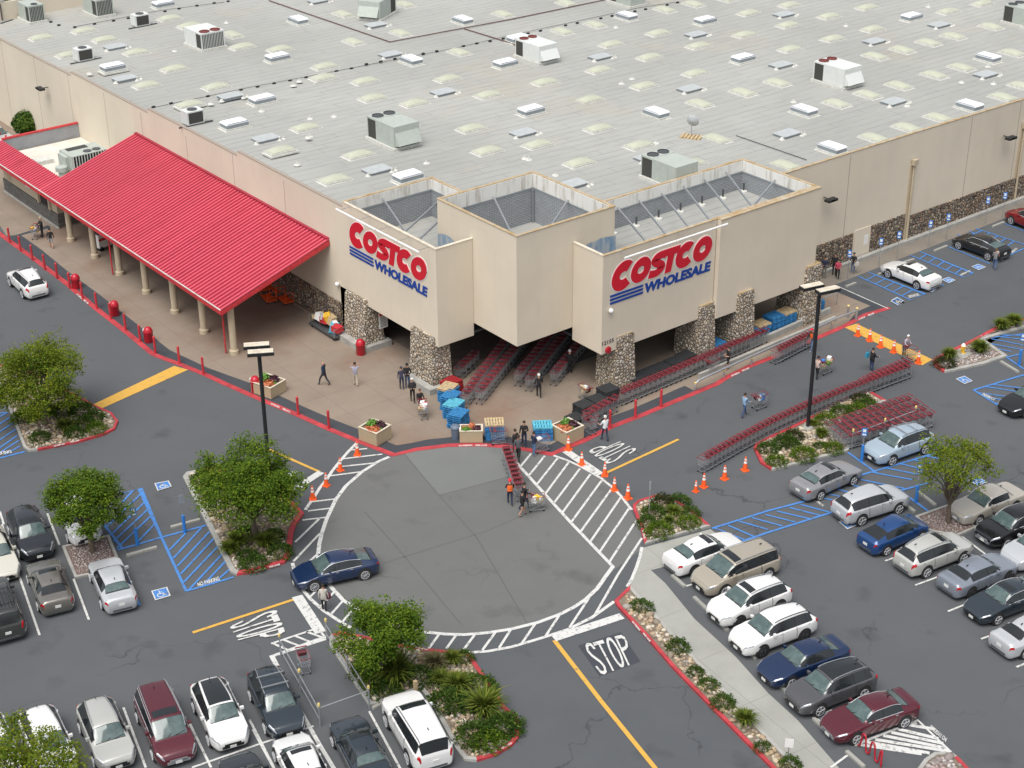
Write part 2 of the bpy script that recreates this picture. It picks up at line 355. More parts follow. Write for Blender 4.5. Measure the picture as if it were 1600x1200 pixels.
# ------------------------------------------------------------------ painted markings
W, B, Y = MB(), MB(), MB()
_lz = [0]
def L(mb, wd, pts, z=.020): _lz[0] += .0002; mb.strip(PG(pts), wd, z-.003+_lz[0])
def OFF(s, ox, oy, pts): return [(ox+x/s, oy+y/s) for x, y in pts]
L(W,.23,[(608,714),(590,722),(565,738),(540,760),(525,780),(510,812),(503,833),(499,850),(497,868),(501,890),(515,915),(537,939),(562,954),(580,964),(620,978),(665,988),(695,991),(725,992),(762,989),(800,983),(840,973),(875,960),(895,950),(915,937),(933,920),(947,900),(958,885)])
L(W,.2,[(803,719),(851,772),(892,817),(958,886)],.021)
L(W,.2,[(558,692),(545,705),(532,720),(520,735),(510,750),(500,762),(492,775),(477,797)])
L(W,.2,[(457,880),(462,899),(471,919),(485,936),(505,954),(535,974),(548,981)])
L(W,.2,[(732,1020),(762,1018),(800,1011),(850,996),(887,984),(925,965),(960,940)])
L(W,.18,[(865,712),(885,719),(905,728),(923,738),(940,748),(956,761),(970,775),(987,797)])
L(W,.18,[(1003,855),(1000,870),(994,888),(987,905),(980,917)])
for a in [(120,435,55,515),(205,450,108,570),(285,465,158,625),(355,490,210,685),(425,530,262,745),(490,565,315,805),(560,605,370,865),(620,660,428,925),(680,710,487,990),(730,780,548,1050),(780,850,608,1115)]:
    L(W,.14,OFF(4,800,600,[a[:2],a[2:]]),.019)
L(W,.14,[(1003,841),(965,899),(929,962)],.019)
for a in [(480,140,355,330),(300,240,205,385),(145,300,60,425)]: L(W,.14,OFF(4,800,900,[a[:2],a[2:]]),.019)
for a in [(1590,340,1520,450),(1495,355,1415,465),(1365,372,1295,465),(1250,372,1190,455),(1145,365,1080,455),(1020,385,960,440),(600,215,540,290),(545,155,465,245),(490,100,405,190),(400,70,340,130)]:
    L(W,.14,OFF(4,400,900,[a[:2],a[2:]]),.019)
for a in [(695,405,590,415),(790,440,535,470),(745,495,490,522),(660,550,445,578),(500,720,345,738),(465,778,325,795),(440,835,290,852),(395,845,245,990),(400,935,235,1110),(385,1065,340,1105)]:
    L(W,.14,OFF(4,400,600,[a[:2],a[2:]]),.019)
# stop bars and yellow centre lines
L(W,.6,[(464,932),(501,989)],.022); L(W,.2,[(498,985),(509,997),(425,1026),(463,1100),(500,1165),(530,1215)],.020)
L(W,.5,[(502,738),(455,768)],.022); L(W,.55,[(884,705),(938,742)],.022); L(W,.55,[(865,998),(972,963)],.022)
L(Y,.2,[(301,989),(463,936)]); L(Y,.2,[(421,703),(500,738)]); L(Y,.2,[(948,739),(1060,687)]); L(Y,.24,[(866,1001),(940,1097),(1023,1200),(1050,1233)])
L(W,.14,OFF(8,340,920,[(670,690),(1270,490)])); L(W,.14,OFF(8,340,920,[(770,830),(1350,610)]))
for a in [(700,690,900,780),(820,640,1050,730),(960,590,1190,680),(1110,540,1330,620)]: L(W,.14,OFF(8,340,920,[a[:2],a[2:]]),.019)
# parking stall lines, left lot
for a in ([(3,820),(30,900),(62,993)],[(74,803),(93,852)],[(115,905),(139,969)],[(193,1106),(228,1200)],[(296,1130),(330,1200)],[(300,1200),(400,1165),(490,1135)],[(390,1125),(428,1200)],[(577,1112),(630,1210)],[(0,800),(6,820)],[(395,1140),(430,1205)]): L(W,.12,a)
# yellow speed humps
Y.sheet(PG([(272,572),(294,578),(160,638),(146,632)]), .018); Y.sheet(PG([(1320,512),(1338,506),(1457,562),(1441,571)]), .018)
# right lot
for a in ([(1383,877),(1402,870)],[(1430,915),(1476,898)],[(1481,956),(1513,943)],[(1533,999),(1560,989)],[(1588,1043),(1605,1036)],[(1503,839),(1543,869)],[(1550,872),(1578,861)],[(1070,917),(1087,912)],[(1298,1200),(1325,1180)],[(1386,1172),(1270,1122)]): L(W,.12,a)
L(W,.12,[(1270,1123),(1300,1110)]); L(W,.14,[(1335,1165),(1434,1126),(1492,1182)],.0205)
for a in [(890,910,925,930),(860,930,1040,960),(815,960,1065,1020),(770,980,1095,1050),(720,1000,1120,1080),(670,1025,1140,1100),(615,1040,1010,1110),(560,1055,960,1115)][:8]: L(W,.22,OFF(4,1200,900,[a[:2],a[2:]]),.019)
L(W,.1,[(1305,446),(1388,483)],.0215)
# blue hatchings: (4x crops of the photograph)
def BS(ox, oy, lst, wd=.13, s=4):
    for a in lst: L(B, wd, OFF(s,ox,oy,[a[i:i+2] for i in range(0,len(a),2)]), .012)
BS(0,600,[(-60,240,45,180),(-60,290,62,210),(-60,340,80,245),(-60,390,98,285),(-60,440,108,325),(-30,450,118,355),(30,445,125,390),(-60,190,45,180)]); BS(0,600,[(-60,480,155,425)],.17)
BS(0,600,[(650,880,770,1035),(735,1040,1010,960,1290,885),(760,690,875,655,1010,960,1165,1297)],.16)
BS(0,600,[(830,670,760,745),(880,690,660,900),(905,740,690,950),(925,785,710,985),(945,825,730,1030),(965,880,860,990),(1160,935,1060,1040),(1260,900,1085,1090),(1310,925,1110,1140),(1335,970,1130,1190),(1360,1020,1150,1240),(1385,1070,1180,1290),(1410,1110,1260,1270),(1435,1160,1330,1255)])
BS(0,900,[(1165,97,1460,10),(835,110,872,185)],.16)
BS(800,600,[(1250,905,1600,795,1830,735),(1410,995,1600,930,2030,795)],.16)
BS(800,600,[(1270,903,1450,975),(1350,885,1510,955),(1420,860,1600,912),(1500,838,1690,890),(1580,818,1770,865),(1655,797,1860,845),(1735,775,1930,825),(1800,755,1990,805)])
BS(1200,600,[(500,430,680,560),(580,572,1080,425),(640,770,820,670,1005,620),(830,672,1005,800)],.16)
BS(1200,600,[(990,452,1070,470),(905,475,1020,500),(820,500,960,532),(740,528,940,568),(650,555,900,600),(580,600,850,655),(500,630,780,690),(430,660,640,710),(380,690,520,722),(340,715,450,738)])
BS(1200,600,[(1285,40,1600,-55),(1285,40,1460,150,1580,112)],.16)
BS(1200,600,[(1350,18,1620,60),(1400,5,1600,30),(1300,55,1600,95),(1360,85,1560,115),(1420,122,1500,135)])
BS(1400,470,[(1380,710,1545,672),(1380,710,1600,860),(1110,515,1380,700)],.14,8)
BS(1400,470,[(1140,470,1600,420),(1180,440,1600,490),(1190,480,1600,560),(1180,540,1600,620),(1200,590,1440,640),(1260,430,1600,440)],.12,8)
BS(1200,300,[(560,528,890,677,980,640,630,505),(890,398,1225,537,1280,510,950,375),(1130,345,1385,450),(1490,405,1600,355),(1260,245,1290,265),(1300,230,1600,330),(1490,405,1430,375),(1480,200,1600,245),(1060,570,1100,588),(1180,265,1480,400)],.12)
for (x0,y0,x1,y1,u0,v0,u1,v1) in ((560,528,890,677,630,505,980,640),(890,398,1225,537,950,375,1280,510),(1180,265,1490,405,1300,230,1600,330)):
    for k in range(1,6):
        t = k/6; BS(1200,300,[(x0+(x1-x0)*t,y0+(y1-y0)*t,u0+(u1-u0)*(t-.04),v0+(v1-v0)*(t-.04))],.11)
struct(W.build('white_lines', M['white_line'])); struct(B.build('blue_lines', M['blue_line'])); struct(Y.build('yellow_lines', M['yellow_line']))
# ------------------------------------------------------------------ lettering
def text_polys(s, bold=0.0, res=3):
    c = bpy.data.curves.new('t', 'FONT'); c.body = s; c.offset = bold; c.resolution_u = res; c.fill_mode = 'FRONT' if False else 'BOTH'
    o = bpy.data.objects.new('t', c); C.objects.link(o); bpy.context.view_layer.update()
    me = bpy.data.meshes.new_from_object(o.evaluated_get(bpy.context.evaluated_depsgraph_get()))
    vs = [(v.co.x, v.co.y) for v in me.vertices]; fs = [tuple(p.vertices) for p in me.polygons]
    bpy.data.objects.remove(o); bpy.data.curves.remove(c); bpy.data.meshes.remove(me)
    x0 = min(v[0] for v in vs); x1 = max(v[0] for v in vs); y0 = min(v[1] for v in vs); y1 = max(v[1] for v in vs)
    return [((x-x0)/(x1-x0), (y-y0)/(y1-y0)) for x, y in vs], fs
def flat_text(mb, s, bl, br, tl, z, bold=0.0, tr=None, raw=False):
    vs, fs = text_polys(s, bold)
    a, b, c = (bl, br, tl) if raw else (g2(bl), g2(br), g2(tl)); d = (g2(tr) if not raw else tr) if tr else None
    out = []
    for u, v in vs:
        x = a[0]+(b[0]-a[0])*u+(c[0]-a[0])*v; y = a[1]+(b[1]-a[1])*u+(c[1]-a[1])*v
        if d: x += (d[0]-b[0]-c[0]+a[0])*u*v; y += (d[1]-b[1]-c[1]+a[1])*u*v
        out.append((x, y, z))
    mb.add(out, fs)
T_ = MB()
dk = MB(); dk.sheet(PG([(903,1009),(970,988),(1001,1034),(937,1057)]), .0075)
struct(dk.build('dark_paint_patch', M['asphalt_dark']))
# STOP lettering as stencilled strokes
def stop_word(bl, br, tl, tr, fat=1.0):
    S = [[(.02,.26),(.05,.08),(.11,.02),(.17,.06),(.2,.2),(.17,.36),(.06,.62),(.03,.78),(.06,.92),(.11,.98),(.17,.94),(.2,.8)]]
    TT = [[(.25,.93),(.46,.93)],[(.355,.9),(.355,.0)]]
    O = [[(.62+.095*cos(t*pi/8)*1.0, .5+.47*sin(t*pi/8)) for t in range(17)]]
    Pp = [[(.79,.0),(.79,.96)],[(.8,.93),(.92,.92),(.97,.85),(.98,.72),(.95,.58),(.88,.52),(.8,.52)]]
    a, b, c, d = [Vector(g2(p)) for p in (bl, br, tl, tr)]
    def mp(p): u, v = p; return a*(1-u)*(1-v)+b*u*(1-v)+c*(1-u)*v+d*u*v
    ww = (b-a).length; hh = (c-a).length
    for grp in (S, TT, O, Pp):
        for st in grp:
            for (p, q) in zip(st[:-1], st[1:]):
                P0, P1 = Vector(p), Vector(q)
                # horizontal strokes are thicker (elongated letters)
                dx, dy = abs(q[0]-p[0])*ww, abs(q[1]-p[1])*hh; f_ = dx/(dx+dy+1e-6)
                tv = .054*fat/2; th = (.03+.085*f_)*fat
                vs = [(p[0]-tv/1.2, p[1]-th/2), (p[0]+tv/1.2, p[1]-th/2), (p[0]+tv/1.2, p[1]+th/2), (p[0]-tv/1.2, p[1]+th/2),
                      (q[0]-tv/1.2, q[1]-th/2), (q[0]+tv/1.2, q[1]-th/2), (q[0]+tv/1.2, q[1]+th/2), (q[0]-tv/1.2, q[1]+th/2)]
                from mathutils.geometry import convex_hull_2d
                h = convex_hull_2d([Vector(v) for v in vs]); T_.zz += .00004
                T_.sheet([mp(vs[i]) for i in h], T_.zz)
T_.zz = .055
stop_word((938,1056),(994,1036),(911,1009),(974,991))
stop_word((996,704),(962,688),(951,727),(917,706))
stop_word(*OFF(8,340,920,[(160,470),(295,695),(715,262),(858,560)]), fat=1.25)
stop_word((404,742),(372,748),(468,737),(445,757))
flat_text(T_, 'NO PARKING', (310,918),(344,908),(308,912),.058,.03); flat_text(T_, 'NO PARKING', (-25,716),(19,709),(-27,711),.058,.03)
flat_text(T_, 'NO PARKING', (1480,1155),(1455,1134),(1477,1161),.058,.03)
for p in ([(1288,791),(1276,781),(1284,793)],[(1517,425),(1502,432),(1514,423)],[(1590,390),(1582,397),(1587,388)],[(1556,624),(1537,615),(1552,627)],[(1437,463),(1421,467),(1434,459)]): flat_text(T_, 'NO PARKING', p[0], p[1], p[2], .058, .03)
def kerb_text(a, b, up, z=.022): flat_text(T_, 'NO PARKING  FIRE LANE', a, b, up, z, .04)
kerb_text((747,697.5),(842-2,697.5),(747,695.5)) if False else None
for a, b, up in (((745,698.5),(762+0,698.2),(745,696)),): pass
flat_text(T_, 'NO PARKING', (717,698),(738,697.3),(717,695.6),.0225,.04); flat_text(T_, 'FIRE LANE', (743,697.3),(761,697.3),(743,695),.0225,.04)
flat_text(T_, 'NO PARKING', (1143,589),(1156,583.5),(1142,586.5),.0225,.04); flat_text(T_, 'FIRE LANE', (1160,581),(1171,576.5),(1159,578.5),.0225,.04)
flat_text(T_, 'NO PARKING', (1342,501),(1352,496.5),(1341,498.5),.0225,.04); flat_text(T_, 'FIRE LANE', (1357,494.5),(1366,490.8),(1356,492),.0225,.04)
flat_text(T_, 'NO PARKING', (423,632),(436,638),(424,629.5),.0225,.04); flat_text(T_, 'FIRE LANE', (441,640),(453,645.5),(442,637.5),.0225,.04)
flat_text(T_, 'NO PARKING', (119,461),(127,467.5),(121,459),.0225,.04); flat_text(T_, 'FIRE LANE', (130,470),(137,475.5),(132,468),.0225,.04)
struct(T_.build('road_lettering', M['white_line']))
# wheelchair symbols
HW, HB = MB(), MB()
def wheelchair(tl, tr, br, bl):
    a, b, c, d = [Vector(g2(p)) for p in (bl, br, tr, tl)]
    def mp(u, v): return a*(1-u)*(1-v)+b*u*(1-v)+c*u*v+d*(1-u)*v
    HW.sheet([mp(0,0),mp(1,0),mp(1,1),mp(0,1)], .054); HB.sheet([mp(.08,.08),mp(.92,.08),mp(.92,.92),mp(.08,.92)], .058)
    def st(pts, w):
        P = [mp(*p) for p in pts]; HW.strip(P, w, .062)
    sz = ((b-a).length+(d-a).length)/2
    st([(.45+.2*cos(rad(t)), .36+.2*sin(rad(t))) for t in range(100,371,30)], sz*.06)
    st([(.44,.74),(.44,.47),(.62,.47),(.72,.24),(.8,.24)], sz*.07); st([(.43,.62),(.6,.62)], sz*.05)
    st([(.42,.80),(.46,.80)], sz*.1)
for a in (OFF(4,0,600,[(965,625),(1055,608),(1075,645),(985,672)]), OFF(4,0,900,[(945,98),(1045,72),(1068,128),(970,157)]), OFF(4,1200,600,[(440,865),(510,850),(565,885),(495,912)]), OFF(4,1200,600,[(1250,605),(1310,580),(1370,618),(1310,640)]),
          OFF(4,1200,300,[(765,687),(805,670),(860,690),(815,713)]), OFF(4,1200,300,[(1085,550),(1128,535),(1172,554),(1130,575)]), OFF(4,1200,300,[(1270,470),(1313,453),(1362,472),(1318,492)]), OFF(4,1200,300,[(975,613),(1020,597),(1055,607),(1025,630)]),
          OFF(4,1200,300,[(1385,430),(1425,415),(1475,428),(1430,445)]), OFF(8,1400,470,[(745,983),(855,945),(960,1010),(855,1048)]), OFF(8,1400,470,[(-60,0),(10,-40),(120,20),(40,65)])):
    wheelchair(*a)
struct(HW.build('symbol_border', M['white_line'])); struct(HB.build('symbol_field', M['blue_line']))
# ------------------------------------------------------------------ raised islands
M['gravel'] = mat('gravel soil', (.2,.16,.12), .95, var=.4, vscale=12, coord='W', bump=1, bscale=20)
M['redgravel'] = mat('lava gravel', (.17,.12,.105), .95, var=.6, vscale=14, coord='W', bump=1, bscale=25)
def rockmat(name, cols):
    m = mat(name, cols[0], .85); g = NT(m); gi = g.n('NewGeometry'); cr = g.n('ValToRGB'); e = cr.color_ramp; e.interpolation = 'CONSTANT'
    e.elements[0].color = (*cols[0],1); e.elements[1].color = (*cols[-1],1); e.elements[1].position = (len(cols)-1)/len(cols)
    for i, c in enumerate(cols[1:-1]): q = e.elements.new((i+1)/len(cols)); q.color = (*c,1)
    g.l(gi.outputs['Random Per Island'], cr.inputs[0]); g.l(cr.outputs[0], g.b.inputs['Base Color']); return m
M['rocks'] = rockmat('river cobbles', [(.36,.27,.17),(.44,.34,.22),(.3,.24,.17),(.5,.42,.31),(.24,.2,.155),(.4,.29,.2),(.56,.5,.41),(.33,.3,.26)])
M['rocksgrey'] = rockmat('grey pink cobbles', [(.33,.29,.27),(.42,.37,.35),(.26,.22,.21),(.5,.47,.45),(.36,.27,.25)])
def inset(poly, d):
    n = len(poly); a = sum(poly[i][0]*poly[(i+1)%n][1]-poly[(i+1)%n][0]*poly[i][1] for i in range(n)); sg = 1 if a > 0 else -1
    out = []
    for i in range(n):
        p0, p1, p2 = Vector(poly[i-1]), Vector(poly[i]), Vector(poly[(i+1)%n]); d0 = (p1-p0).normalized(); d1 = (p2-p1).normalized()
        n0 = Vector((-d0.y,d0.x))*sg; n1 = Vector((-d1.y,d1.x))*sg; m_ = (n0+n1); m_ = m_/max(.35, m_.dot(n0)) if m_.length > 1e-6 else n0
        out.append(tuple(p1+m_*d))
    return out
def inside(p, poly):
    x, y = p; c = False; n = len(poly)
    for i in range(n):
        x0, y0 = poly[i]; x1, y1 = poly[i-1]
        if (y0 > y) != (y1 > y) and x < (x1-x0)*(y-y0)/(y1-y0)+x0: c = not c
    return c
_ico = None
def rocks(name, poly, dens, rmin, rmax, material, z0):
    global _ico
    if _ico is None:
        bm = bmesh.new(); bmesh.ops.create_icosphere(bm, subdivisions=1, radius=1); _ico = ([v.co.copy() for v in bm.verts], [tuple(v.index for v in f.verts) for f in bm.faces]); bm.free()
    rnd = random.Random(len(name)*7+int(poly[0][0]*10)); mb = MB()
    xs = [p[0] for p in poly]; ys = [p[1] for p in poly]; st = 1/math.sqrt(dens)
    x = min(xs)
    while x < max(xs):
        y = min(ys)
        while y < max(ys):
            px, py = x+rnd.uniform(-.5,.5)*st, y+rnd.uniform(-.5,.5)*st
            if inside((px,py), poly):
                r = rnd.uniform(rmin, rmax)*(1.5 if rnd.random() < .06 else 1); a = rnd.uniform(0, 6.28); sx, sy, sz = r*rnd.uniform(.8,1.35), r*rnd.uniform(.7,1.1), r*rnd.uniform(.5,.8)
                vs = []
                for v in _ico[0]:
                    k = 1+rnd.uniform(-.12,.12); qx, qy, qz = v.x*sx*k, v.y*sy*k, v.z*sz*k
                    vs.append((px+qx*cos(a)-qy*sin(a), py+qx*sin(a)+qy*cos(a), z0+sz*.35+qz))
                mb.add(vs, _ico[1])
            y += st
        x += st
    o = mb.build(name, material, smooth=60); return stuff(o)
def island(px, redfrom, kw=.16, bed='gravel', rock=('rocks',26,.07,.15), nm='island', wide=()):
    """px outline; redfrom: set of edge indices painted red; wide: edges with a broad kerb"""
    P = PG(px); n = len(P); I = inset(P, kw); h = .14
    mb = MB()
    for i in range(n):
        j = (i+1)%n; m = 1 if i in redfrom else 0
        vs = [(*P[i],0),(*P[j],0),(*I[j],0),(*I[i],0),(*P[i],h),(*P[j],h),(*I[j],h),(*I[i],h)]
        mb.add(vs, [(4,5,6,7),(0,1,5,4),(2,3,7,6)], m)
    struct(mb.build('island_kerb', [M['kerbgrey'], M['redkerb']])); bm_ = MB().prism(I, 0, h-.03)
    struct(bm_.build('planting_bed', M[bed]))
    if rock: rocks('cobble_bed', inset(I, .1), rock[1], rock[2], rock[3], M[rock[0]], h-.03)
    return I
I1 = island([(15,642),(37,700),(45,706),(59,705),(125,692),(162,681),(180,672),(185,660),(175,647),(150,636),(100,609),(60,588),(20,575),(-15,570)], {3,4,5,6,7,8,9,10,11,12})
I2 = island([(286,747),(292,740),(307,737),(337,732),(400,760),(459,787),(475,804),(465,818),(459,832),(454,870),(445,881),(400,895),(370,900),(360,895)], {2,3,4,5,6,7,8,9,10,11}, kw=.3)
I3 = island([(97,856),(171,838),(192,890),(117,905)], set(), bed='redgravel', rock=('rocksgrey',60,.03,.06))
I4 = island([(514,1000),(517,995),(532,989),(575,998),(622,1009),(665,1016),(695,1019),(730,1021),(735,1025),(760,1062),(790,1107),(810,1125),(814,1140),(810,1155),(800,1167),(775,1182),(745,1191),(725,1189),(712,1172),(670,1095),(657,1080),(597,1100),(577,1105),(515,1010)], set(range(1,16)), kw=.22)
I5 = island([(1007,852),(1000,825),(989,797),(989,791),(997,784),(1027,775),(1060,786),(1082,800),(1110,824)], set(range(0,8)), kw=.18)
walkL = [(985,919),(1022,960),(1075,1018),(1130,1078),(1200,1153),(1247,1201),(1290,1245)]
I6 = island([(985,917),(960,941),(965,950),(1007,995),(1050,1045),(1120,1117),(1200,1197),(1245,1245)]+walkL[::-1][:-1], {0,1,2,3,4,5,6}, kw=.2, rock=('rocks',22,.08,.18))
struct(MB().sheet(PG([(1005,856),(1110,827),(1140,850),(1060,880),(1017,891),(1040,912),(1085,967),(1150,1027),(1200,1083),(1247,1126),(1310,1199),(1350,1245)]+walkL[::-1]+[(988,900)]), .009).build('concrete_path', M['walk']))
I7 = island([(1177,702),(1183,692),(1207,682),(1250,662),(1310,628),(1335,615),(1360,613),(1385,628),(1300,668),(1330,698),(1325,706),(1222,733),(1205,736),(1188,725)], {0,1,2,3,4,5,6,12,13}, kw=.22)
I8 = island([(1429,809),(1480,791),(1527,826),(1495,840),(1452,832)], set(), bed='redgravel', rock=('rocksgrey',60,.03,.06))
I9 = island([(1459,562),(1475,554),(1522,531),(1555,513),(1590,500),(1600,500),(1660,478),(1670,485),(1605,512),(1537,532),(1574,558),(1540,570),(1490,581),(1475,583),(1462,575),(1457,567)], {0,1,2,3,4,5,13,14,15}, kw=.3, rock=('rocksgrey',40,.05,.1))
I10 = island([(1425,1215),(1444,1189),(1460,1178),(1478,1178),(1495,1184),(1525,1215)], {4}, kw=.2, rock=('rocksgrey',22,.1,.2))
struct(MB().prism(PG([(1222,731),(1325,703),(1320,700),(1216,727)]), .0, .06).build('kerb_ramp', M['kerbgrey']))
kt = MB()
def kf(mb, s, a, b, up, z): flat_text(mb, s, a, b, up, z, .04)
for s, a, b, up in (('NO PARKING',(755,1181),(777,1174),(754,1178.5)),('FIRE LANE',(784,1171),(800,1162),(783,1168.5)),('NO PARKING',(987,972),(999,986),(989,970)),('FIRE LANE',(1004,990),(1015,1003),(1006,988.5)),
                    ('NO PARKING',(84,698.5),(101,694.5),(84,696)),('FIRE LANE',(110,692),(124,689),(109.5,689.8)),('NO PARKING',(398,893.5),(415,889.5),(397,891)),('FIRE LANE',(421,887.5),(438,883),(420,885)),('NO PARKING',(646,1012.5),(668,1016),(646,1010)),
                    ('FIRE LANE',(996,818),(1001,826),(999,817)),('NO PARKING',(1003,829),(1006,842),(1006,828))):
    a, b, up = [G(p[0], p[1], .14) for p in (a, b, up)]
    kf_v, kf_f = text_polys(s, .04); kt.add([(a.x+(b.x-a.x)*u+(up.x-a.x)*v, a.y+(b.y-a.y)*u+(up.y-a.y)*v, .146) for u, v in kf_v], kf_f)
struct(kt.build('kerb_lettering', M['white_line']))
# ------------------------------------------------------------------ the warehouse
XA, YB = 56.0, 76.84
house = thing('warehouse', 'large flat-roofed cream warehouse store with stone pillars under its corner entrance', 'warehouse', (0,0,0))
def part(name, mb, m, smooth=None, parent=None): return mb.build(name, m, parent or house, smooth)
# wall A tops from the roofline, panel by panel
segs = [((370,236.5),(531,321)), ((230,170),(365,240.6)), ((110,113),(224,173)), ((-40,41.7),(105,115.5))]
topA = []
for a, b in segs:
    pa, pb = GV(*a, X=XA), GV(*b, X=XA); topA.append((pb.y, pa.y, pb.z, pa.z))
topA[0] = (90.3, topA[0][1], topA[0][2], topA[0][3]); topA[3] = (topA[3][0], 156.3, topA[3][2], topA[3][3])
for i in range(1, 4): topA[i] = (topA[i-1][1], *topA[i][1:])
def roofz(x, y):
    e = 9.0
    for y0, y1, z0, z1 in topA:
        if y0 <= y <= y1: e = z0+(z1-z0)*(y-y0)/(y1-y0)
    if y < topA[0][0]: e = topA[0][2]
    k = min(1, max(0, (x-XA)/32)); return (e-.07)*(1-k)+(9.02)*k
mb = MB(); cp = MB(); jn = MB(); wn = MB(); bs = MB()
TH = .22
for i, (y0, y1, z0, z1) in enumerate(topA):
    vs = [(XA,y0,0),(XA,y1,0),(XA+TH,y1,0),(XA+TH,y0,0),(XA,y0,z0),(XA,y1,z1),(XA+TH,y1,z1),(XA+TH,y0,z0)]
    mb.add(vs, [(4,7,6,5),(0,4,5,1),(2,6,7,3),(1,5,6,2),(0,3,7,4)])
    g = .05; vs = [(XA-.02,y0+g,z0),(XA-.02,y1-g,z1),(XA+TH+.03,y1-g,z1),(XA+TH+.03,y0+g,z0)]; vs += [(a,b,c+.05) for a,b,c in vs]
    cp.add(vs, [(4,7,6,5),(0,4,5,1),(2,6,7,3),(0,3,7,4),(1,5,6,2)])
for y in (98.1,105.5,112.9,120.6,127.4,134.5,141.7,149.2): jn.bx(XA-.004,XA+.02,y-.03,y+.03,0,9.5 if y < 110 else 8.9)
part('wall', mb, M['wallpink']); part('roof_edge', cp, M['seam'])
# wall B
zB = [(83.3,9.21),(94.1,9.19),(100.0,9.17),(113.8,9.08),(160,8.95)]
mb = MB()
for (x0, z0), (x1, z1) in zip(zB[:-1], zB[1:]):
    vs = [(x0,YB,0),(x1,YB,0),(x1,YB+TH,0),(x0,YB+TH,0),(x0,YB,z0),(x1,YB,z1),(x1,YB+TH,z1),(x0,YB+TH,z0)]
    mb.add(vs, [(4,5,6,7),(0,1,5,4),(2,3,7,6)])
    cp2 = MB(); vs = [(x0+.04,YB-.03,z0),(x1-.04,YB-.03,z1),(x1-.04,YB+TH,z1),(x0+.04,YB+TH,z0)]; vs += [(a,b,c+.05) for a,b,c in vs]; cp2.add(vs, [(4,5,6,7),(0,1,5,4),(2,3,7,6),(3,0,4,7),(1,2,6,5)]); part('roof_edge', cp2, M['rust'])
mb.bx(83.6,83.8,YB-.001,YB+.2,0,9.2)
for x in (92.65,107.15,113.5,121,128): jn.bx(x-.03,x+.03,YB-.004,YB+.02,0,8.95)
part('wall', mb, M['wall']); 
# stone wainscots and footing
st = MB(); st.bx(89.4,93.7,YB-.12,YB,.0,2.45); st.bx(95.9,99.85,YB-.12,YB,.3,2.5); st.bx(100.45,150,YB-.12,YB,.3,2.2)
st2 = MB(); st2.bx(XA-.12,XA,91.1,116.5,.25,2.3)
part('stone_wainscot', st, M['stonedark']); part('stone_wainscot', st2, M['stonedark'])
ft = MB(); ft.bx(93.95,150,YB-.5,YB-.121,0,.3); ft.bx(89.4,93.9,YB-.45,YB-.121,0,.25); part('footing', ft, M['kerbgrey'])
ft = MB(); ft.bx(XA-.3,XA-.122,91.1,118,0,.18); part('footing', ft, M['plaza'])
dr = MB(); dr.bx(93.95,95.8,YB-.06,YB-.002,.28,2.55); part('panel_door', dr, M['wall'])
nt_ = MB(); nt_.bx(95.1,95.55,YB-.075,YB-.061,1.1,1.9); part('wall_notice', nt_, M['white'])
for x in (100.15, 114.2, 128.5):
    d_ = MB(); d_.bx(x-.3,x+.3,YB-.1,YB,0,6.6); d_.tube([(x,YB-.2,.2),(x,YB-.2,6.7)], .09, 8); d_.bx(x-.25,x+.25,YB-.4,YB-.101,6.6,7.05); part('downspout', d_, M['cream'])
part('panel_joints', jn, M['seam'])
# back parapet
bp = MB(); bp.bx(XA,200,155.9,156.2,0,10.4); part('parapet', bp, M['wall'])
# roof surface: a grid that follows the roofline, cut out for the entrance tower
BX = [(56,63.55,79.4,90.3),(58.95,67.15,74.8,83.25),(63.6,83.35,71.85,79.1)]
xs = [XA+.12,58.95,63.55,67.15,70,75,83.3,90,100,120,150,200]; ys = [76.95,79.1,79.4,83.25,90.3]+[y for y in (98,105.45,105.55,113,120.6,120.8,127,134.4,134.6,145,155.9)]
vs = [(x,y,roofz(x,y)) for y in ys for x in xs]; fs = []
for j in range(len(ys)-1):
    for i in range(len(xs)-1):
        cx, cy = (xs[i]+xs[i+1])/2, (ys[j]+ys[j+1])/2
        if any(a < cx < b and c < cy < d for a, b, c, d in BX) or (cx < 63 and cy < 79.4): continue
        k = j*len(xs)+i; fs.append((k,k+1,k+len(xs)+1,k+len(xs)))
rf = MB().add(vs, fs); part('roof', rf, M['roof'])
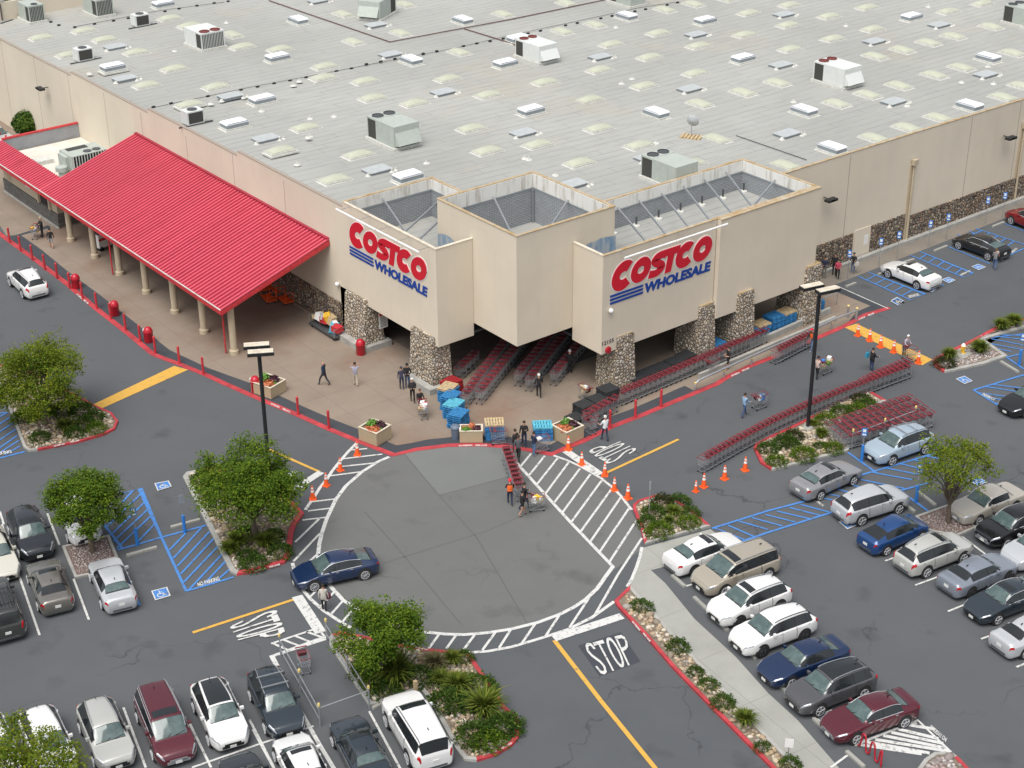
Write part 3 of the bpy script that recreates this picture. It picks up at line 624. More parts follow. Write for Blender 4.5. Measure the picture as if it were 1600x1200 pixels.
# entrance tower: three open-topped boxes
def face(mb, p0, p1, z0, z1, t, m=0):
    """wall slab from p0 to p1 (2D), thickness t towards the left of p0->p1"""
    a, b = Vector(p0), Vector(p1); d = (b-a).normalized(); n = Vector((-d.y,d.x))*t
    vs = [(a.x,a.y,z0),(b.x,b.y,z0),(b.x+n.x,b.y+n.y,z0),(a.x+n.x,a.y+n.y,z0),(a.x,a.y,z1),(b.x,b.y,z1),(b.x+n.x,b.y+n.y,z1),(a.x+n.x,a.y+n.y,z1)]
    mb.add(vs, [(0,1,5,4),(1,2,6,5),(2,3,7,6),(3,0,4,7),(4,5,6,7),(3,2,1,0)], m)
def tower(poly, z0, z1, zf, band, front, rustf, rustb, skip=()):
    """poly ccw outline; front: edge indices that drop to z0, others stand from the floor"""
    n = len(poly); fr = MB(); bk = MB(); bd = MB(); gr = MB(); co = MB(); cw = MB(); cc_ = MB()
    for i in range(n):
        a, b = poly[i], poly[(i+1)%n]; d = (Vector(b)-Vector(a)).normalized(); nn = Vector((-d.y,d.x))
        if i in skip: continue
        A, Bq = Vector(a)+d*.005, Vector(b)-d*.005
        if i in front: face(fr, A, Bq, z0, z1, .2)
        else:
            face(bk, A, Bq, zf-.6, z1, .2)
            a2, b2 = A+nn*.201+d*.2, Bq+nn*.201-d*.2
            face(bd, a2, b2, z1-band, z1-.01, .03); face(gr, a2, b2, zf, z1-band-.002, .02)
            face(cw, a2+nn*.005, b2+nn*.005, z1-band-.12, z1-band-.003, .05)
        q0, q1 = Vector(a)-nn*.03-d*.02, Vector(b)-nn*.03+d*.02
        face(co if i in rustf or i in rustb else cc_, q0, q1, z1+.0+.001*i, z1+.05+.001*i, .23)
    return fr, bk, bd, gr, co, cw, cc_
fl = MB()
def build_tower(*a):
    fr, bk, bd, gr, co, cw, cc_ = tower(*a)
    part('coping', cc_, M['coping'])
    part('tower_wall', fr, M['wall']); part('tower_wall', bk, M['wall']); part('parapet_band', bd, M['band']); part('cladding', gr, M['greybrick'])
    if co.v: part('coping', co, M['rust'])
    part('steel_channel', cw, M['curb'])
build_tower([(56,90.3),(56,79.4),(58.93,79.4),(58.93,83.25),(63.55,83.25),(63.55,90.3)], 3.26, 10.2, 7.4, .75, {0,1}, set(), {4,5}, (2,3))
build_tower([(58.95,83.25),(58.95,74.8),(67.15,74.8),(67.15,83.25)], 4.17, 11.8, 8.25, 1.0, {0,1}, {0,1}, {2,3})
build_tower([(63.6,74.78),(63.6,71.85),(83.35,71.85),(83.35,79.1),(67.2,79.1),(67.2,74.78)], 3.26, 10.2, 8.0, .8, {0,1}, {1}, {2,3}, (4,5))
fb = MB(); face(fb, (58.93,79.4), (58.93,83.2), 4.2, 8.2, -.02)
mbl = MB(); mbl.sheet([(56.2,90.1),(56.2,79.6),(58.9,79.6),(58.9,83.3),(63.3,83.3),(63.3,90.1)], 7.4); mbl.sheet([(59.15,83.05),(59.15,75),(66.95,75),(66.95,83.05)], 8.25); mbl.sheet([(63.8,74.6),(63.8,72.05),(83.15,72.05),(83.15,78.9),(67.3,78.9),(67.3,74.6)], 8.0)
part('canopy_roof', mbl, M['roof'])
sf = MB(); sf.bx(56.2,63.5,79.6,90.2,3.30,3.45); sf.bx(59.1,67.1,75,83.2,4.25,4.4); sf.bx(63.8,83.2,72.05,79,3.30,3.46); sf.bx(67.2,85,79.2,91.4,3.3,3.47); sf.bx(63.6,67.1,83.3,91.4,3.31,3.46); part('soffit', sf, M['darkgrey'])  # dark grey chosen to paint in the shade under the tower
fl2 = MB(); fl2.sheet([(58,91.2),(58,84),(66,77.2),(84.8,77.2),(84.8,91.2)], .009); part('entrance_floor', fl2, mat('shade-tinted concrete floor', (.15,.12,.1), .8, var=.2, vscale=.6, coord='W'))  # stained concrete brown, darkened further to paint in the tower's shade
sm = MB(); sm.bx(73.60,73.68,71.847,71.87,3.2,10.15); part('panel_joints', sm, M['seam'])
rs = MB(); rs.bx(73.7,83.35,71.75,71.849,3.0,3.26) if False else None
e2 = MB(); e2.bx(73.66,83.40,71.50,71.848,3.0,10.19); part('tower_wall', e2, M['wall']); c2 = MB(); c2.bx(73.66,83.42,71.46,71.8,10.191,10.25); part('coping', c2, M['rust'])
# braces
br = MB()
def brace(a, b): br.bar(a, b, .11)
for q, r, kw, kw2 in (((598,310),(632.5,361),dict(Y=90.0),dict(X=56.25)),((681.6,318),(633.5,361),dict(X=63.3),dict(X=56.25)),((684,347),(655,374),dict(X=61.5),dict(X=56.25)),
                      ((771,307.5),(797.5,362),dict(Y=82.95),dict(X=59.2)),((887,313),(861.6,352.5),dict(X=66.9),dict(Y=75.05)),
                      ((965,325),(1009,377),dict(Y=78.8),dict(Y=72.1)),((999,314),(1041,367),dict(Y=78.8),dict(Y=72.1)),((1034,302),(1076,355),dict(Y=78.8),dict(Y=72.1)),((1068,291),(1109,344),dict(Y=78.8),dict(Y=72.1)),
                      ((1101,281),(1147,338),dict(Y=78.8),dict(Y=72.1)),((1134.5,269),(1178,327),dict(Y=78.8),dict(Y=72.1)),((1210.6,281.6),(1170,330),dict(X=83.1),dict(Y=72.1))):
    brace(GV(*q, **kw), GV(*r, **kw2))
brace((66.8,82.9,10.7),(66.8,82.9,8.3))
part('roof_brace', br, M['steel'])
pb = MB(); pp = MB()
for k in range(7): x = 70.2+k*2.1; pb.tube([(x,78.3,8),(x,78.3,8.7)], .07, 8); pp.lathe([(.3,0),(.28,.1),(.1,.16)], (x,78.3,8.0), 10)
part('roof_posts', pb, M['darkgrey']); part('roof_flashing', pp, M['flash'])
bt = MB(); bt.v += []; 
# weathered blue patches inside the low boxes
def bluem():
    m = mat('weathered blue wash', (.2,.3,.44), .85); g = NT(m); P = pos(g); k = g.rng(g.noise(P, 1.6, 4, .7, (2,2,.5)), .35, .65); g.l(g.mix(k, (.16,.27,.42), (.42,.46,.48)), g.b.inputs['Base Color']); return m
M['bluewash'] = bluem()
bw = MB(); pts = [GV(*q, X=58.925) for q in ((684,365),(690,365),(697,367),(704,371),(712,380),(712,388),(700,392),(684,394))]; bw.add(pts, [tuple(range(len(pts)))])
pts = [GV(*q, Y=74.78) for q in ((911,386),(922,379),(930,377),(939,372),(950,370),(962,368),(962,402),(943,402),(925,396))]; bw.add(pts, [tuple(range(len(pts)))]); part('weathered_patch', bw, M['bluewash'])
# stone pillars (battered) on plinths
for (x0,x1,y0,y1,zt,pl) in ((55.72,57.0,87.7,90.2,3.6,1),(55.75,57.1,79.75,82.2,3.75,1),(64.9,66.35,71.75,73.6,4.1,0),(72.3,73.65,71.65,73.8,4.15,0),(75.65,77.05,71.25,73.8,4.3,0),(82.45,83.9,71.25,73.8,4.4,0)):
    m_ = MB(); b_ = .16; vs = [(x0-b_,y0-b_,.0),(x1+b_,y0-b_,.0),(x1+b_,y1+b_,.0),(x0-b_,y1+b_,.0),(x0,y0,zt),(x1,y0,zt),(x1,y1,zt),(x0,y1,zt)]
    m_.add(vs, [(3,2,1,0),(4,5,6,7),(0,1,5,4),(1,2,6,5),(2,3,7,6),(3,0,4,7)]); part('stone_pillar', m_, M['stone'])
    tp = MB(); tp.bx(x0+.04,x1-.04,y0+.04,y1-.04,zt+.001,zt+.08); part('pillar_cap', tp, M['rust'] if not pl else M['stone'])
    if pl: q = MB(); q.bx(x0-.65,x1+.5,y0-.5,y1+.35,0,.42); part('pillar_plinth', q, M['kerbgrey'])
# interior: back walls under the tower and arcade, coloured dark to stand for shade
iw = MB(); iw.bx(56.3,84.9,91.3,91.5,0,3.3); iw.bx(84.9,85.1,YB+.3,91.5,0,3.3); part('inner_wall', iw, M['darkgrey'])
wl = MB(); wl.bx(XA,XA+.2,90.35,91.2,0,3.6); part('door_frame', wl, M['cream'])
r1 = MB(); r1.bx(XA-.02,XA+.1,90.2,90.32,0,3.3); part('door_frame', r1, M['cream'])
# roof gas pipes
pi_ = MB()
def rp(a): q = G(a[0], a[1], 9.1); return (q.x, q.y, roofz(q.x, q.y)+.1)
for ln in ([(400+80/4,0),(400+838/4,264/4),(800,30),(945,0)],[(400+1300/4,180/4),(400+1600/4,272/4),(830,82)]): pi_.tube([rp(p) for p in ln], .05, 6)
part('gas_pipe', pi_, mat('rusty pipe', (.13,.07,.06), .7))
cb = MB(); cb.tube([rp(p) for p in ((115,38),(250,14),(350,2))], .02, 4); cb.tube([rp(p) for p in ((230,172),(400,136),(530,111),(700,78),(800,55),(1000,12),(1060,3))], .02, 4)
cb.tube([rp(p) for p in ((1150,212),(1260,250))], .03, 4); part('roof_cable', cb, M['black'])
fo = MB()
for p in OFF(4,0,0,[(315,117),(365,138),(465,152),(588,133),(708,115),(800,100),(915,80),(1030,60),(1118,44),(1230,27),(1338,12),(1425,2),(960,675),(1070,652),(1300,607),(1507,566)])+OFF(4,400,0,[(10,547),(113,525),(213,507),(313,487),(503,447),(597,430),(690,411),(780,394),(868,375),(1045,340),(1130,323),(1297,288),(1380,271),(1463,257),(1545,241)])+OFF(4,800,0,[(100,208),(178,192),(335,158),(408,143),(555,114),(625,99),(768,70),(835,57),(970,30),(1035,15)]):
    q = rp(p); fo.box((q[0],q[1],q[2]-.02), (.28,.16,.14))
part('pipe_block', fo, M['black'])
for p in OFF(4,0,0,[(1090,307),(560,464),(1320,675),(1415,133)])+OFF(4,400,0,[(262,1085),(340,762),(330,907),(342,880),(38,718),(235,551),(272,525),(1068,1058),(490,747)])+OFF(4,800,0,[(105,1023),(80,1016),(650,170),(750,490),(685,520),(272,1122),(900,900)])+OFF(4,1200,0,[(1210,513),(1375,414),(1410,522),(160,635),(487,160),(1000,40),(870,660)]):
    q = rp(p); part('roof_vent', MB().lathe([(.28,-.09),(.2,.0),(.07,.03),(.06,.16),(.0,.18)], q, 8), M['flash'])
place0 = lambda p: G(p[0], p[1], 0)
# ------------------------------------------------------------------ signs
def ring(cx, cy, rx, ry, hx, hy, a0=0, a1=360, n=40):
    vs = []; fs = []
    N = int(n*(a1-a0)/360)
    for k in range(N+1):
        t = rad(a0+(a1-a0)*k/N); vs += [(cx+rx*cos(t), cy+ry*sin(t)), (cx+hx*cos(t), cy+hy*sin(t))]
    for k in range(N): fs.append((2*k, 2*k+2, 2*k+3, 2*k+1))
    return vs, fs
def stroke(pts, w):
    m = MB(); m.strip(pts, w, 0); return [(v[0],v[1]) for v in m.v], m.f
def catm(P, n=6):
    out = []
    for i in range(len(P)-1):
        p0, p1, p2, p3 = P[max(i-1,0)], P[i], P[i+1], P[min(i+2,len(P)-1)]
        for k in range(n):
            t = k/n; out.append(tuple(.5*((2*p1[j])+(-p0[j]+p2[j])*t+(2*p0[j]-5*p1[j]+4*p2[j]-p3[j])*t*t+(-p0[j]+3*p1[j]-3*p2[j]+p3[j])*t**3) for j in (0,1)))
    return out+[P[-1]]
def red_word():
    """heavy italic capitals, unit cap height, drawn as strokes and rings: C O S T C O"""
    parts_ = []
    def put(g, x): parts_.append(([(v[0]+x+.22*v[1], v[1]) for v in g[0]], g[1]))
    cc = ring(.5,.5,.52,.52,.17,.14,50,318); put(([(x*1.1, y*1.14-.06) for x, y in cc[0]], cc[1]), -.02)
    put(ring(.5,.5,.5,.5,.17,.15), .93)
    put(stroke(catm([(.80,.80),(.58,.85),(.32,.81),(.20,.69),(.32,.57),(.58,.46),(.70,.32),(.56,.18),(.32,.14),(.05,.17)]), .30), 1.88)
    put(([(.0,.70),(.86,.70),(.86,1.0),(.0,1.0)],[(0,1,2,3)]), 2.52); put(([(.27,0),(.6,0),(.6,.7),(.27,.7)],[(0,1,2,3)]), 2.52)
    put(ring(.5,.5,.52,.52,.17,.14,50,318), 3.28); put(ring(.5,.5,.5,.5,.17,.15), 4.2)
    return parts_
def make_sign(label, loc, rz, Lw, H1):
    t = thing('store_sign', label, 'sign', loc, rz)   # local x along the wall, local z up, -y outward
    kx = Lw/5.45; rw = MB()
    def ext(mb, vs, fs, d0, d1):
        # front face plus rim
        n = len(vs); V = [(x, -d1, z) for x, z in vs]; mb.add(V, fs); cnt = {}
        for f in fs:
            for i in range(len(f)):
                e = (f[i], f[(i+1)%len(f)]); cnt[tuple(sorted(e))] = cnt.get(tuple(sorted(e)), []) + [e]
        R = []; V2 = [(x,-d1,z) for x, z in vs]+[(x,-d0,z) for x, z in vs]
        for k, es in cnt.items():
            if len(es) == 1: a, b = es[0]; R.append((b, a, a+n, b+n))
        mb.add(V2, R)
    zz = .045
    for g in red_word():
        ext(rw, [(x*kx, H1*.36+y*H1*.64) for x, y in g[0]], g[1], 0.0, zz); zz += .003
    rw.build('red_lettering', M['sign_red'], t); ow = MB(); zz = .012
    for g in red_word():
        cx_ = sum(v[0] for v in g[0])/len(g[0]); cy_ = .5; V = []
        vs_, fs_ = g; nv = len(vs_); nrm = [Vector((0,0)) for _ in range(nv)]; cnt = {}
        for f in fs_:
            for i in range(len(f)): e = (f[i], f[(i+1)%len(f)]); cnt[tuple(sorted(e))] = cnt.get(tuple(sorted(e)), [])+[(e, f)]
        for k_, es in cnt.items():
            if len(es) == 1:
                (a_, b_), f = es[0]; pa, pb_ = Vector(vs_[a_]), Vector(vs_[b_]); m_ = (pa+pb_)/2; c_ = sum((Vector(vs_[q]) for q in f), Vector((0,0)))/len(f); d_ = pb_-pa
                n_ = Vector((-d_.y,d_.x)); n_ = n_.normalized() if n_.length > 1e-6 else n_; n_ = -n_ if n_.dot(m_-c_) < 0 else n_; nrm[a_] += n_; nrm[b_] += n_
        V = [tuple(Vector(v)+(n_.normalized()*.045 if n_.length > 1e-6 else n_)) for v, n_ in zip(vs_, nrm)]
        ext(ow, [(x*kx, H1*.36+y*H1*.64) for x, y in V], fs_, 0.0, zz); zz += .002
    ow.build('white_outline', M['white'], t)
    wv, wf = text_polys('WHOLESALE', .045); bl = MB()
    ext(bl, [((1.72+3.55*(x+.0)+.22*.9*y*.3)*kx, H1*(.0+.27*y)) for x, y in wv], wf, 0, .04)
    for k in range(3):
        z0 = H1*(.02+.095*k); pts = [(0,z0),(1.66*kx,z0),((1.70)*kx,z0+H1*.055),(0,z0+H1*.055)]; ext(bl, pts, [(0,1,2,3)], 0, .04)
    bl.build('blue_lettering', M['sign_blue'], t)
    return t
make_sign('red and blue store sign on the left tower face beside the red canopy', (XA-.0, 89.65, 6.5), rad(-90), 9.45, 2.6)
make_sign('red and blue store sign on the right tower face above the cart rows', (64.25, 71.85, 6.6), 0, 9.2, 2.65)
# lamp bars above the signs
t = thing('sign_lamp', 'white tube lamp bar of four lengths above the left store sign', 'sign lamp', (55.1,0,0))
for a, b in ((89.6,87.2),(87.1,84.8),(84.7,82.3),(82.2,79.9)):
    MB().tube([(-.05,a,10.12),(-.05,b,10.12)], .07, 8).build('lamp_tube', M['white'], t)
mb = MB(); [mb.bar((-.05,y,10.15),(.92,y,10.2),.03) for y in (89.2,86.9,84.6,82.2,80.1)]; mb.build('bracket', M['steel'], t)
t = thing('sign_lamp', 'white tube lamp bar of two lengths above the right store sign', 'sign lamp', (0,70.95,0))
for a, b in ((64.6,69.0),(69.1,73.7)): MB().tube([(a,0,10.12),(b,0,10.12)], .07, 8).build('lamp_tube', M['white'], t)
mb = MB(); [mb.bar((x,0,10.15),(x,.9,10.2),.03) for x in (65,67.5,70,73)]; mb.build('bracket', M['steel'], t)
# ------------------------------------------------------------------ red canopy and food court
SL = (6.8-3.9)/(56-47.1)
def cz(x): return 3.9+(x-47.1)*SL
cxp = GV(95,275,Y=121.75).x
can = thing('metal_canopy', 'red ribbed metal canopy on a row of cream columns along the left wall', 'canopy', (48,92,0))
def lp(v): return (v[0]-48, v[1]-92, v[2])
def ribbed(y0, y1, x0, x1, pitch=.41):
    mb = MB(); k = 0; n = max(1, round((y1-y0)/pitch)); p = (y1-y0)/n
    vs = [(x0,y0,cz(x0)),(x1,y0,cz(x1)),(x1,y1,cz(x1)),(x0,y1,cz(x0))]; vs += [(a,b,c-.09) for a,b,c in vs]
    mb.add([lp(v) for v in vs], [(0,1,2,3),(7,6,5,4),(0,4,5,1),(1,5,6,2),(2,6,7,3),(3,7,4,0)])
    rb = MB()
    for i in range(n+1):
        y = y0+i*p; y = min(max(y, y0+.04), y1-.04); a = lp((x0-.02,y,cz(x0)+.035)); b = lp((x1,y,cz(x1)+.035)); rb.bar(a, b, .15, .10)
    return mb, rb
yend = 133.6
for y0, y1, x1 in ((92.3,121.75,55.95),(121.753,yend,cxp)):
    a, r = ribbed(y0, y1, 47.1, x1); a.build('roof_sheet', M['shadow_red'], can); r.build('roof_ribs', M['lit_rib_red'], can)
fa = MB(); fa.bx(-.98,-.88,.25,yend-92.05,3.56,3.88); fa.build('fascia', M['red'], can)
gu = MB(); gu.bx(-.99,-.90,.3,yend-92.1,3.885,3.93); gu.build('gutter', M['flash'], can)
ef = MB(); vs = [(-.9,.22,3.55),(7.95,.22,cz(55.95)-.4),(7.95,.22,cz(55.95)-.1),(-.9,.22,3.8)]; vs += [(a,b+.08,c) for a,b,c in vs]; ef.add(vs, [(0,1,2,3),(7,6,5,4),(0,4,5,1),(3,2,6,7)]); ef.build('fascia', M['red'], can)
rg = MB(); rg.bar(lp((55.9,92.3,6.86)), lp((55.9,121.75,6.86)), .25, .14); rg.build('ridge_flashing', M['shadow_red'], can)
py = [119.42,115.02,110.67,106.22,101.68,97.32,93.01]
for y in py:
    c_ = MB(); c_.lathe([(.33,0),(.33,.3),(.24,.36),(.24,3.75)], (.15,y-92,0), 16); c_.build('column', M['cream'], can, 40)
bm_ = MB(); bm_.bx(0,.3,.8,28.5,3.55,3.8); bm_.build('beam', M['cream'], can)
for y in (93.3,110.9):
    d_ = MB(); d_.tube([(-.28,y-92+.1,.05),(-.28,y-92+.1,3.6)], .06, 8); d_.build('downspout', M['red'], can)
mb = MB()
fc = thing('food_court', 'low cream food counter building with slate base beyond the red canopy', 'building', (48.6,122.6,0))
b_ = MB(); b_.bx(0,.2,0,11.0,.0,3.75); b_.bx(.2,7.35,0,.2,0,3.6); b_.bx(.2,7.35,10.8,11.0,0,3.4); b_.build('wall', M['cream'], fc)
s_ = MB(); s_.bx(-.08,-.002,-.08,11.05,.12,1.25); s_.bx(-.0,4,-.1,-.002,.12,1.25); s_.build('tile_base', M['slatebrick'], fc)
k_ = MB(); k_.bx(-.22,-.085,-.2,11.1,0,.12); k_.build('plinth', M['kerbgrey'], fc)
r_ = MB(); r_.bx(.25,7.38,-.2,10.9,3.32,3.4); r_.build('roof', mat('white roof coating', (.7,.7,.66), .8, var=.1, vscale=.5, coord='W', col2=(.6,.55,.45)), fc)
pz = 4.6
p_ = MB(); p_.bx(cxp-48.6,7.38,10.95,11.12,3.0,pz); p_.build('parapet', M['wallgrey'], fc)
p_ = MB(); p_.bx(cxp-48.6,7.38,10.9,11.2,pz,pz+.12); p_.build('coping', M['red'], fc)
p_ = MB(); p_.bx(cxp-48.6-.1,cxp-48.6-.02,-.7,11.1,3.0,cz(cxp)-.1); p_.build('parapet', M['wallgrey'], fc)
d_ = MB(); d_.bx(-.03,-.005,9.3,10.2,.12,2.2); d_.build('door', M['tan'], fc)
d_ = MB(); d_.bx(-.04,-.005,5.3,6.2,1.9,2.9); d_.build('menu_board', M['white'], fc)
d_ = MB(); d_.bx(-.045,-.005,6.2,6.6,2.0,2.9); d_.build('menu_board', M['red'], fc)
d_ = MB(); d_.bx(-.35,-.01,1.2,3.6,2.6,2.85); d_.build('awning', M['cream'], fc)
d_ = MB(); d_.bx(-.03,-.001,1.5,3.2,1.3,2.5); d_.build('serving_window', M['dark'], fc)
for y in (3.4,1.2): d_ = MB(); d_.bx(-.2,-.005,y-.12,y+.12,1.3,2.6); d_.build('pilaster', M['cream'], fc)
# ------------------------------------------------------------------ skylights, hatches
def roof_at(px, py, dz=0.0): 
    q = G(px, py, 9.1+dz); z = roofz(q.x, q.y); q = G(px, py, z+dz); return (q.x, q.y, roofz(q.x, q.y))
def make_dome(top, curbm, hh, glab, glow, arch):
    t = thing('skylight', glab, 'skylight', (0,0,0), 0, glow)
    f_ = MB(); f_.bx(-.72,.72,-1.2,1.2,-.1,.03); f_.box((0,0,.09),(1.3,2.14,.16)); f_.build('flashing', M['flash'] if arch else M['flash'], t)
    c_ = MB(); c_.bx(-.55,.55,-.97,.97,.0,hh); c_.build('curb', curbm, t)
    m_ = MB(); n = 12; k = 8; vs = []
    for j in range(n+1):
        for i in range(k+1):
            u, v = -1+2*i/k, -1+2*j/n
            h = arch*(1-u**2)*(1-v**2)**.7 if arch > .2 else arch*(abs(sin(u*pi*1.5)))*(1 if abs(v) < .99 else 0)
            vs.append((u*.57, v*1.0, hh+.02+h))
    fs = [(j*(k+1)+i, j*(k+1)+i+1, (j+1)*(k+1)+i+1, (j+1)*(k+1)+i) for j in range(n) for i in range(k)]
    m_.add(vs, fs); m_.bx(-.57,.57,-1.0,1.0,hh-.05,hh+.019); m_.build('dome' if arch > .2 else 'lid', top, t, 50); return t
dome0 = make_dome(M['dome'], M['curb'], .2, 'shallow greenish acrylic skylight dome on white flashing on the grey roof', 'greenish domed skylights on the roof', .24)
white0 = make_dome(M['whitetop'], M['curb'], .5, 'taller white-topped skylight with dark grey sides on the roof', 'white-topped skylights on the roof', .06)
hatch0 = thing('roof_hatch', 'flat grey metal-lidded hatch with a white vent pipe at its corner on the roof', 'roof hatch', (0,0,0), 0, 'flat grey hatches on the roof')
MB().bx(-.92,.92,-.62,.62,-.05,.16).build('curb', M['curb'], hatch0); MB().box((0,0,.19),(1.95,1.35,.05)).build('lid', M['hatch'], hatch0)
for a_ in (([(.22,-.05),(.18,.05),(.08,.1),(.07,.3)], (.75,-.85,0)), ([(.22,-.05),(.18,.05),(.08,.1),(.07,.22)], (1.15,-.75,0)), ([(.25,-.02),(.15,.1),(.1,.2)], (-1.1,-.5,0))): MB().lathe(a_[0], a_[1], 8).build('vent_pipe', M['flash'], hatch0)
def SK(ox, oy, s): 
    out = []
    for it in s.split(): a = it.split(','); out.append((ox+float(a[0])/4, oy+float(a[1])/4, a[2] if len(a) > 2 else 'x'))
    return out
D = SK(0,0,'260,228 525,185 655,240 1060,108 1185,155 850,320 430,335 1090,422 915,525 1350,535 1185,645 1455,210,y 1515,285') + SK(400,0,'150,300 430,408 420,478 680,500 730,605 990,638 1200,485 1450,585 310,790 150,935 640,960 490,1115 1345,795 1445,935 545,82,y 610,255,y 905,200,y 930,22,y 1270,320,y 1545,82,y') + \
    SK(800,0,'340,15,y 520,148,y 315,190,y 955,55,y 1135,20,y 915,200 620,270 860,350 545,430 205,505 1165,280 1145,450 825,530 485,615 540,795 160,895 795,900 420,1010 1120,1015 1480,75 1455,210 1445,570,y 1175,640,y 1280,860,y') + \
    SK(1200,0,'135,25 380,95 125,150 620,40 655,175 405,235 140,300 1125,65 1340,15 1395,160,y 1160,220,y 1005,260,y 840,305,y 670,345,y 60,510,y 1530,325,y 1210,415,y 1040,462,y 820,528,y 625,585,y 430,640,y 1470,600,y 1065,728,y 870,790,y 665,855,y 110,1025,y 1590,530,y') + [(1330/4+800,-3,'y')]
Wt = SK(0,0,'1020,25 705,420 1465,775') + SK(400,0,'262,125,y 135,358 1290,125,y 970,375,y 1560,395 40,622 950,1105') + SK(800,0,'715,100,y 1210,128 1445,365 120,690 900,705,y 40,240') + SK(1200,0,'900,105 1375,360,y 225,690,y 1260,660,y 400,925,y') + SK(0,0,'820,775')[:0]
Ht = SK(0,0,'720,292 780,490 1440,600') + SK(400,0,'750,155 840,340 1170,575 60,865 755,1062 390,5') + SK(800,0,'1150,215 550,355 1110,555 70,830 850,985 380,1150') + SK(1200,0,'100,90 1070,155 665,258 80,405 1360,465 785,635 120,835')
def place_all(proto, lst, dz):
    for i, (x, y, o) in enumerate(lst):
        loc = roof_at(x, y, dz); rz = rad(90) if o == 'x' else 0
        if i == 0: proto.location = loc; proto.rotation_euler = (0,0,rz)
        else: dup(proto, loc, rz)
place_all(dome0, D, .2); place_all(white0, Wt, .3)
for i, (x, y, o) in enumerate(Ht):
    loc = roof_at(x, y, .12)
    if i == 0: hatch0.location = loc
    else: dup(hatch0, loc)
# ------------------------------------------------------------------ rooftop machines
M['fanred'] = mat('rusty fan grille', (.16,.035,.03), .6)
def hvac(px, py, L_, W_, H_, rz, label, pale=False, fans=2, hood=True, fanred=False):
    x, y, z = roof_at(px, py, 0); t = thing('air_conditioner', label, 'air conditioner', (x,y,z), rz)
    m = M['hvacw'] if pale else M['hvac']
    MB().bx(-L_/2-.15,L_/2+.15,-W_/2-.15,W_/2+.15,-.05,.22).build('kerb_base', M['flash'], t)
    b = MB(); c = L_*.32; b.bx(-L_/2+c,L_/2,-W_/2,W_/2,.25,.25+H_); b.bx(-L_/2,-L_/2+c-.01,-W_/2,W_/2,.25+H_-.12,.25+H_+.02)
    for k in (1,2): xx = -L_/2+c+k*(L_-c)/3; b.bx(xx-.02,xx+.02,-W_/2-.02,W_/2+.02,.26,.25+H_-.01)
    b.bx(-L_/2,-L_/2+.08,-W_/2,-W_/2+.08,.25,.25+H_-.12); b.bx(-L_/2,-L_/2+.08,W_/2-.08,W_/2,.25,.25+H_-.12); b.build('cabinet', m, t)
    l = MB(); l.bx(-L_/2+.05,-L_/2+c-.02,-W_/2+.04,W_/2-.04,.26,.25+H_-.13); l.build('condenser_coil', M['louver'], t)
    s = MB(); n = int(W_/.16)
    for k in range(n): yy = -W_/2+.1+k*(W_-.2)/max(1,n-1); s.bx(-L_/2+.0,-L_/2+.045,yy-.02,yy+.02,.27,.25+H_-.13)
    s.build('grille', m, t)
    for k in range(fans):
        yy = (k-(fans-1)/2)*W_*.46; f = MB(); f.lathe([(W_*.2,0),(W_*.2,.07),(W_*.17,.07),(W_*.17,.02),(.0,.02)], (-L_/2+c/2,yy,.25+H_+.021), 18)
        f.build('fan', M['fanred'] if fanred else M['darkgrey'], t)
    if hood: h = MB(); h.add([(L_/2,-W_/2+.1,.35),(L_/2,W_/2-.1,.35),(L_/2+.5,W_/2-.1,.45),(L_/2+.5,-W_/2+.1,.45),(L_/2,-W_/2+.1,.25+H_*.7),(L_/2,W_/2-.1,.25+H_*.7)], [(0,1,2,3),(3,2,5,4),(0,3,4),(1,5,2),(0,4,5,1)]); h.build('intake_hood', m, t)
    return t
hv = [(155/1+0,0)]
hvac(615,222,3.6,2.3,1.6,rad(-90),'large grey-green rooftop unit with intake hood nearest the left tower'); hvac(1045,283,3.6,2.2,1.5,rad(-90),'grey-green rooftop unit right behind the right tower parapet',hood=False)
hvac(838,92,3.4,2.1,1.4,rad(-90),'pale rooftop unit with two rusty fans at mid roof',True,fanred=True); hvac(1307,130,3.4,2.2,1.5,rad(-90),'pale rooftop unit with two red fans on the right side of the roof',True,fanred=True)
hvac(321,72,3.2,2.4,1.4,rad(90),'white rooftop unit with two dark red fans and open black coil on the left',True,fanred=True,hood=False); hvac(590,25,3.6,2.3,1.6,rad(-150),'grey-green rooftop unit at the top edge beside the pipe corner')
hvac(155,22,3.0,1.8,1.5,rad(90),'grey-green rooftop unit with many panels near the far parapet',fans=1); hvac(51,32,2.6,1.6,1.5,rad(90),'grey-green rooftop unit farthest left by the far parapet',fans=1)
hvac(1600,38,3.4,2.2,1.5,rad(-90),'dark-sided rooftop unit cut by the right edge of the picture')
hvac(980,6,3.2,2,1.2,rad(-90),'rooftop unit at the top edge right of the pipe line',hood=False)
for p, lab in (((220,40),'small box condenser among stains near the far left pipes'),((131,94),'small condenser with dark side beside a dome at the left edge of the roof'),((302,193),'small condenser with round top fan on rails at the left wall')):
    x, y, z = roof_at(*p); t = thing('small_condenser', lab, 'condenser', (x,y,z), 0); MB().bx(-.75,.75,-.55,.55,.1,1.15).build('cabinet', M['hvacw'], t)
    MB().bx(-.62,.62,-.58,-.552,.2,1.05).build('coil', M['louver'], t); MB().lathe([(.4,0),(.4,.05),(.0,.05)], (0,0,1.151), 16).build('fan', M['darkgrey'], t); MB().bx(-1.5,1.5,-.5,-.4,.0,.1).build('rail', M['darkgrey'], t)
q = thing('air_conditioner', 'large grey-green rooftop unit with open top on the white food court roof', 'air conditioner', (52.7,125.4,3.4), rad(0))
MB().bx(-1.6,1.6,-1.2,1.2,.2,1.75).build('cabinet', M['hvac'], q); s = MB()
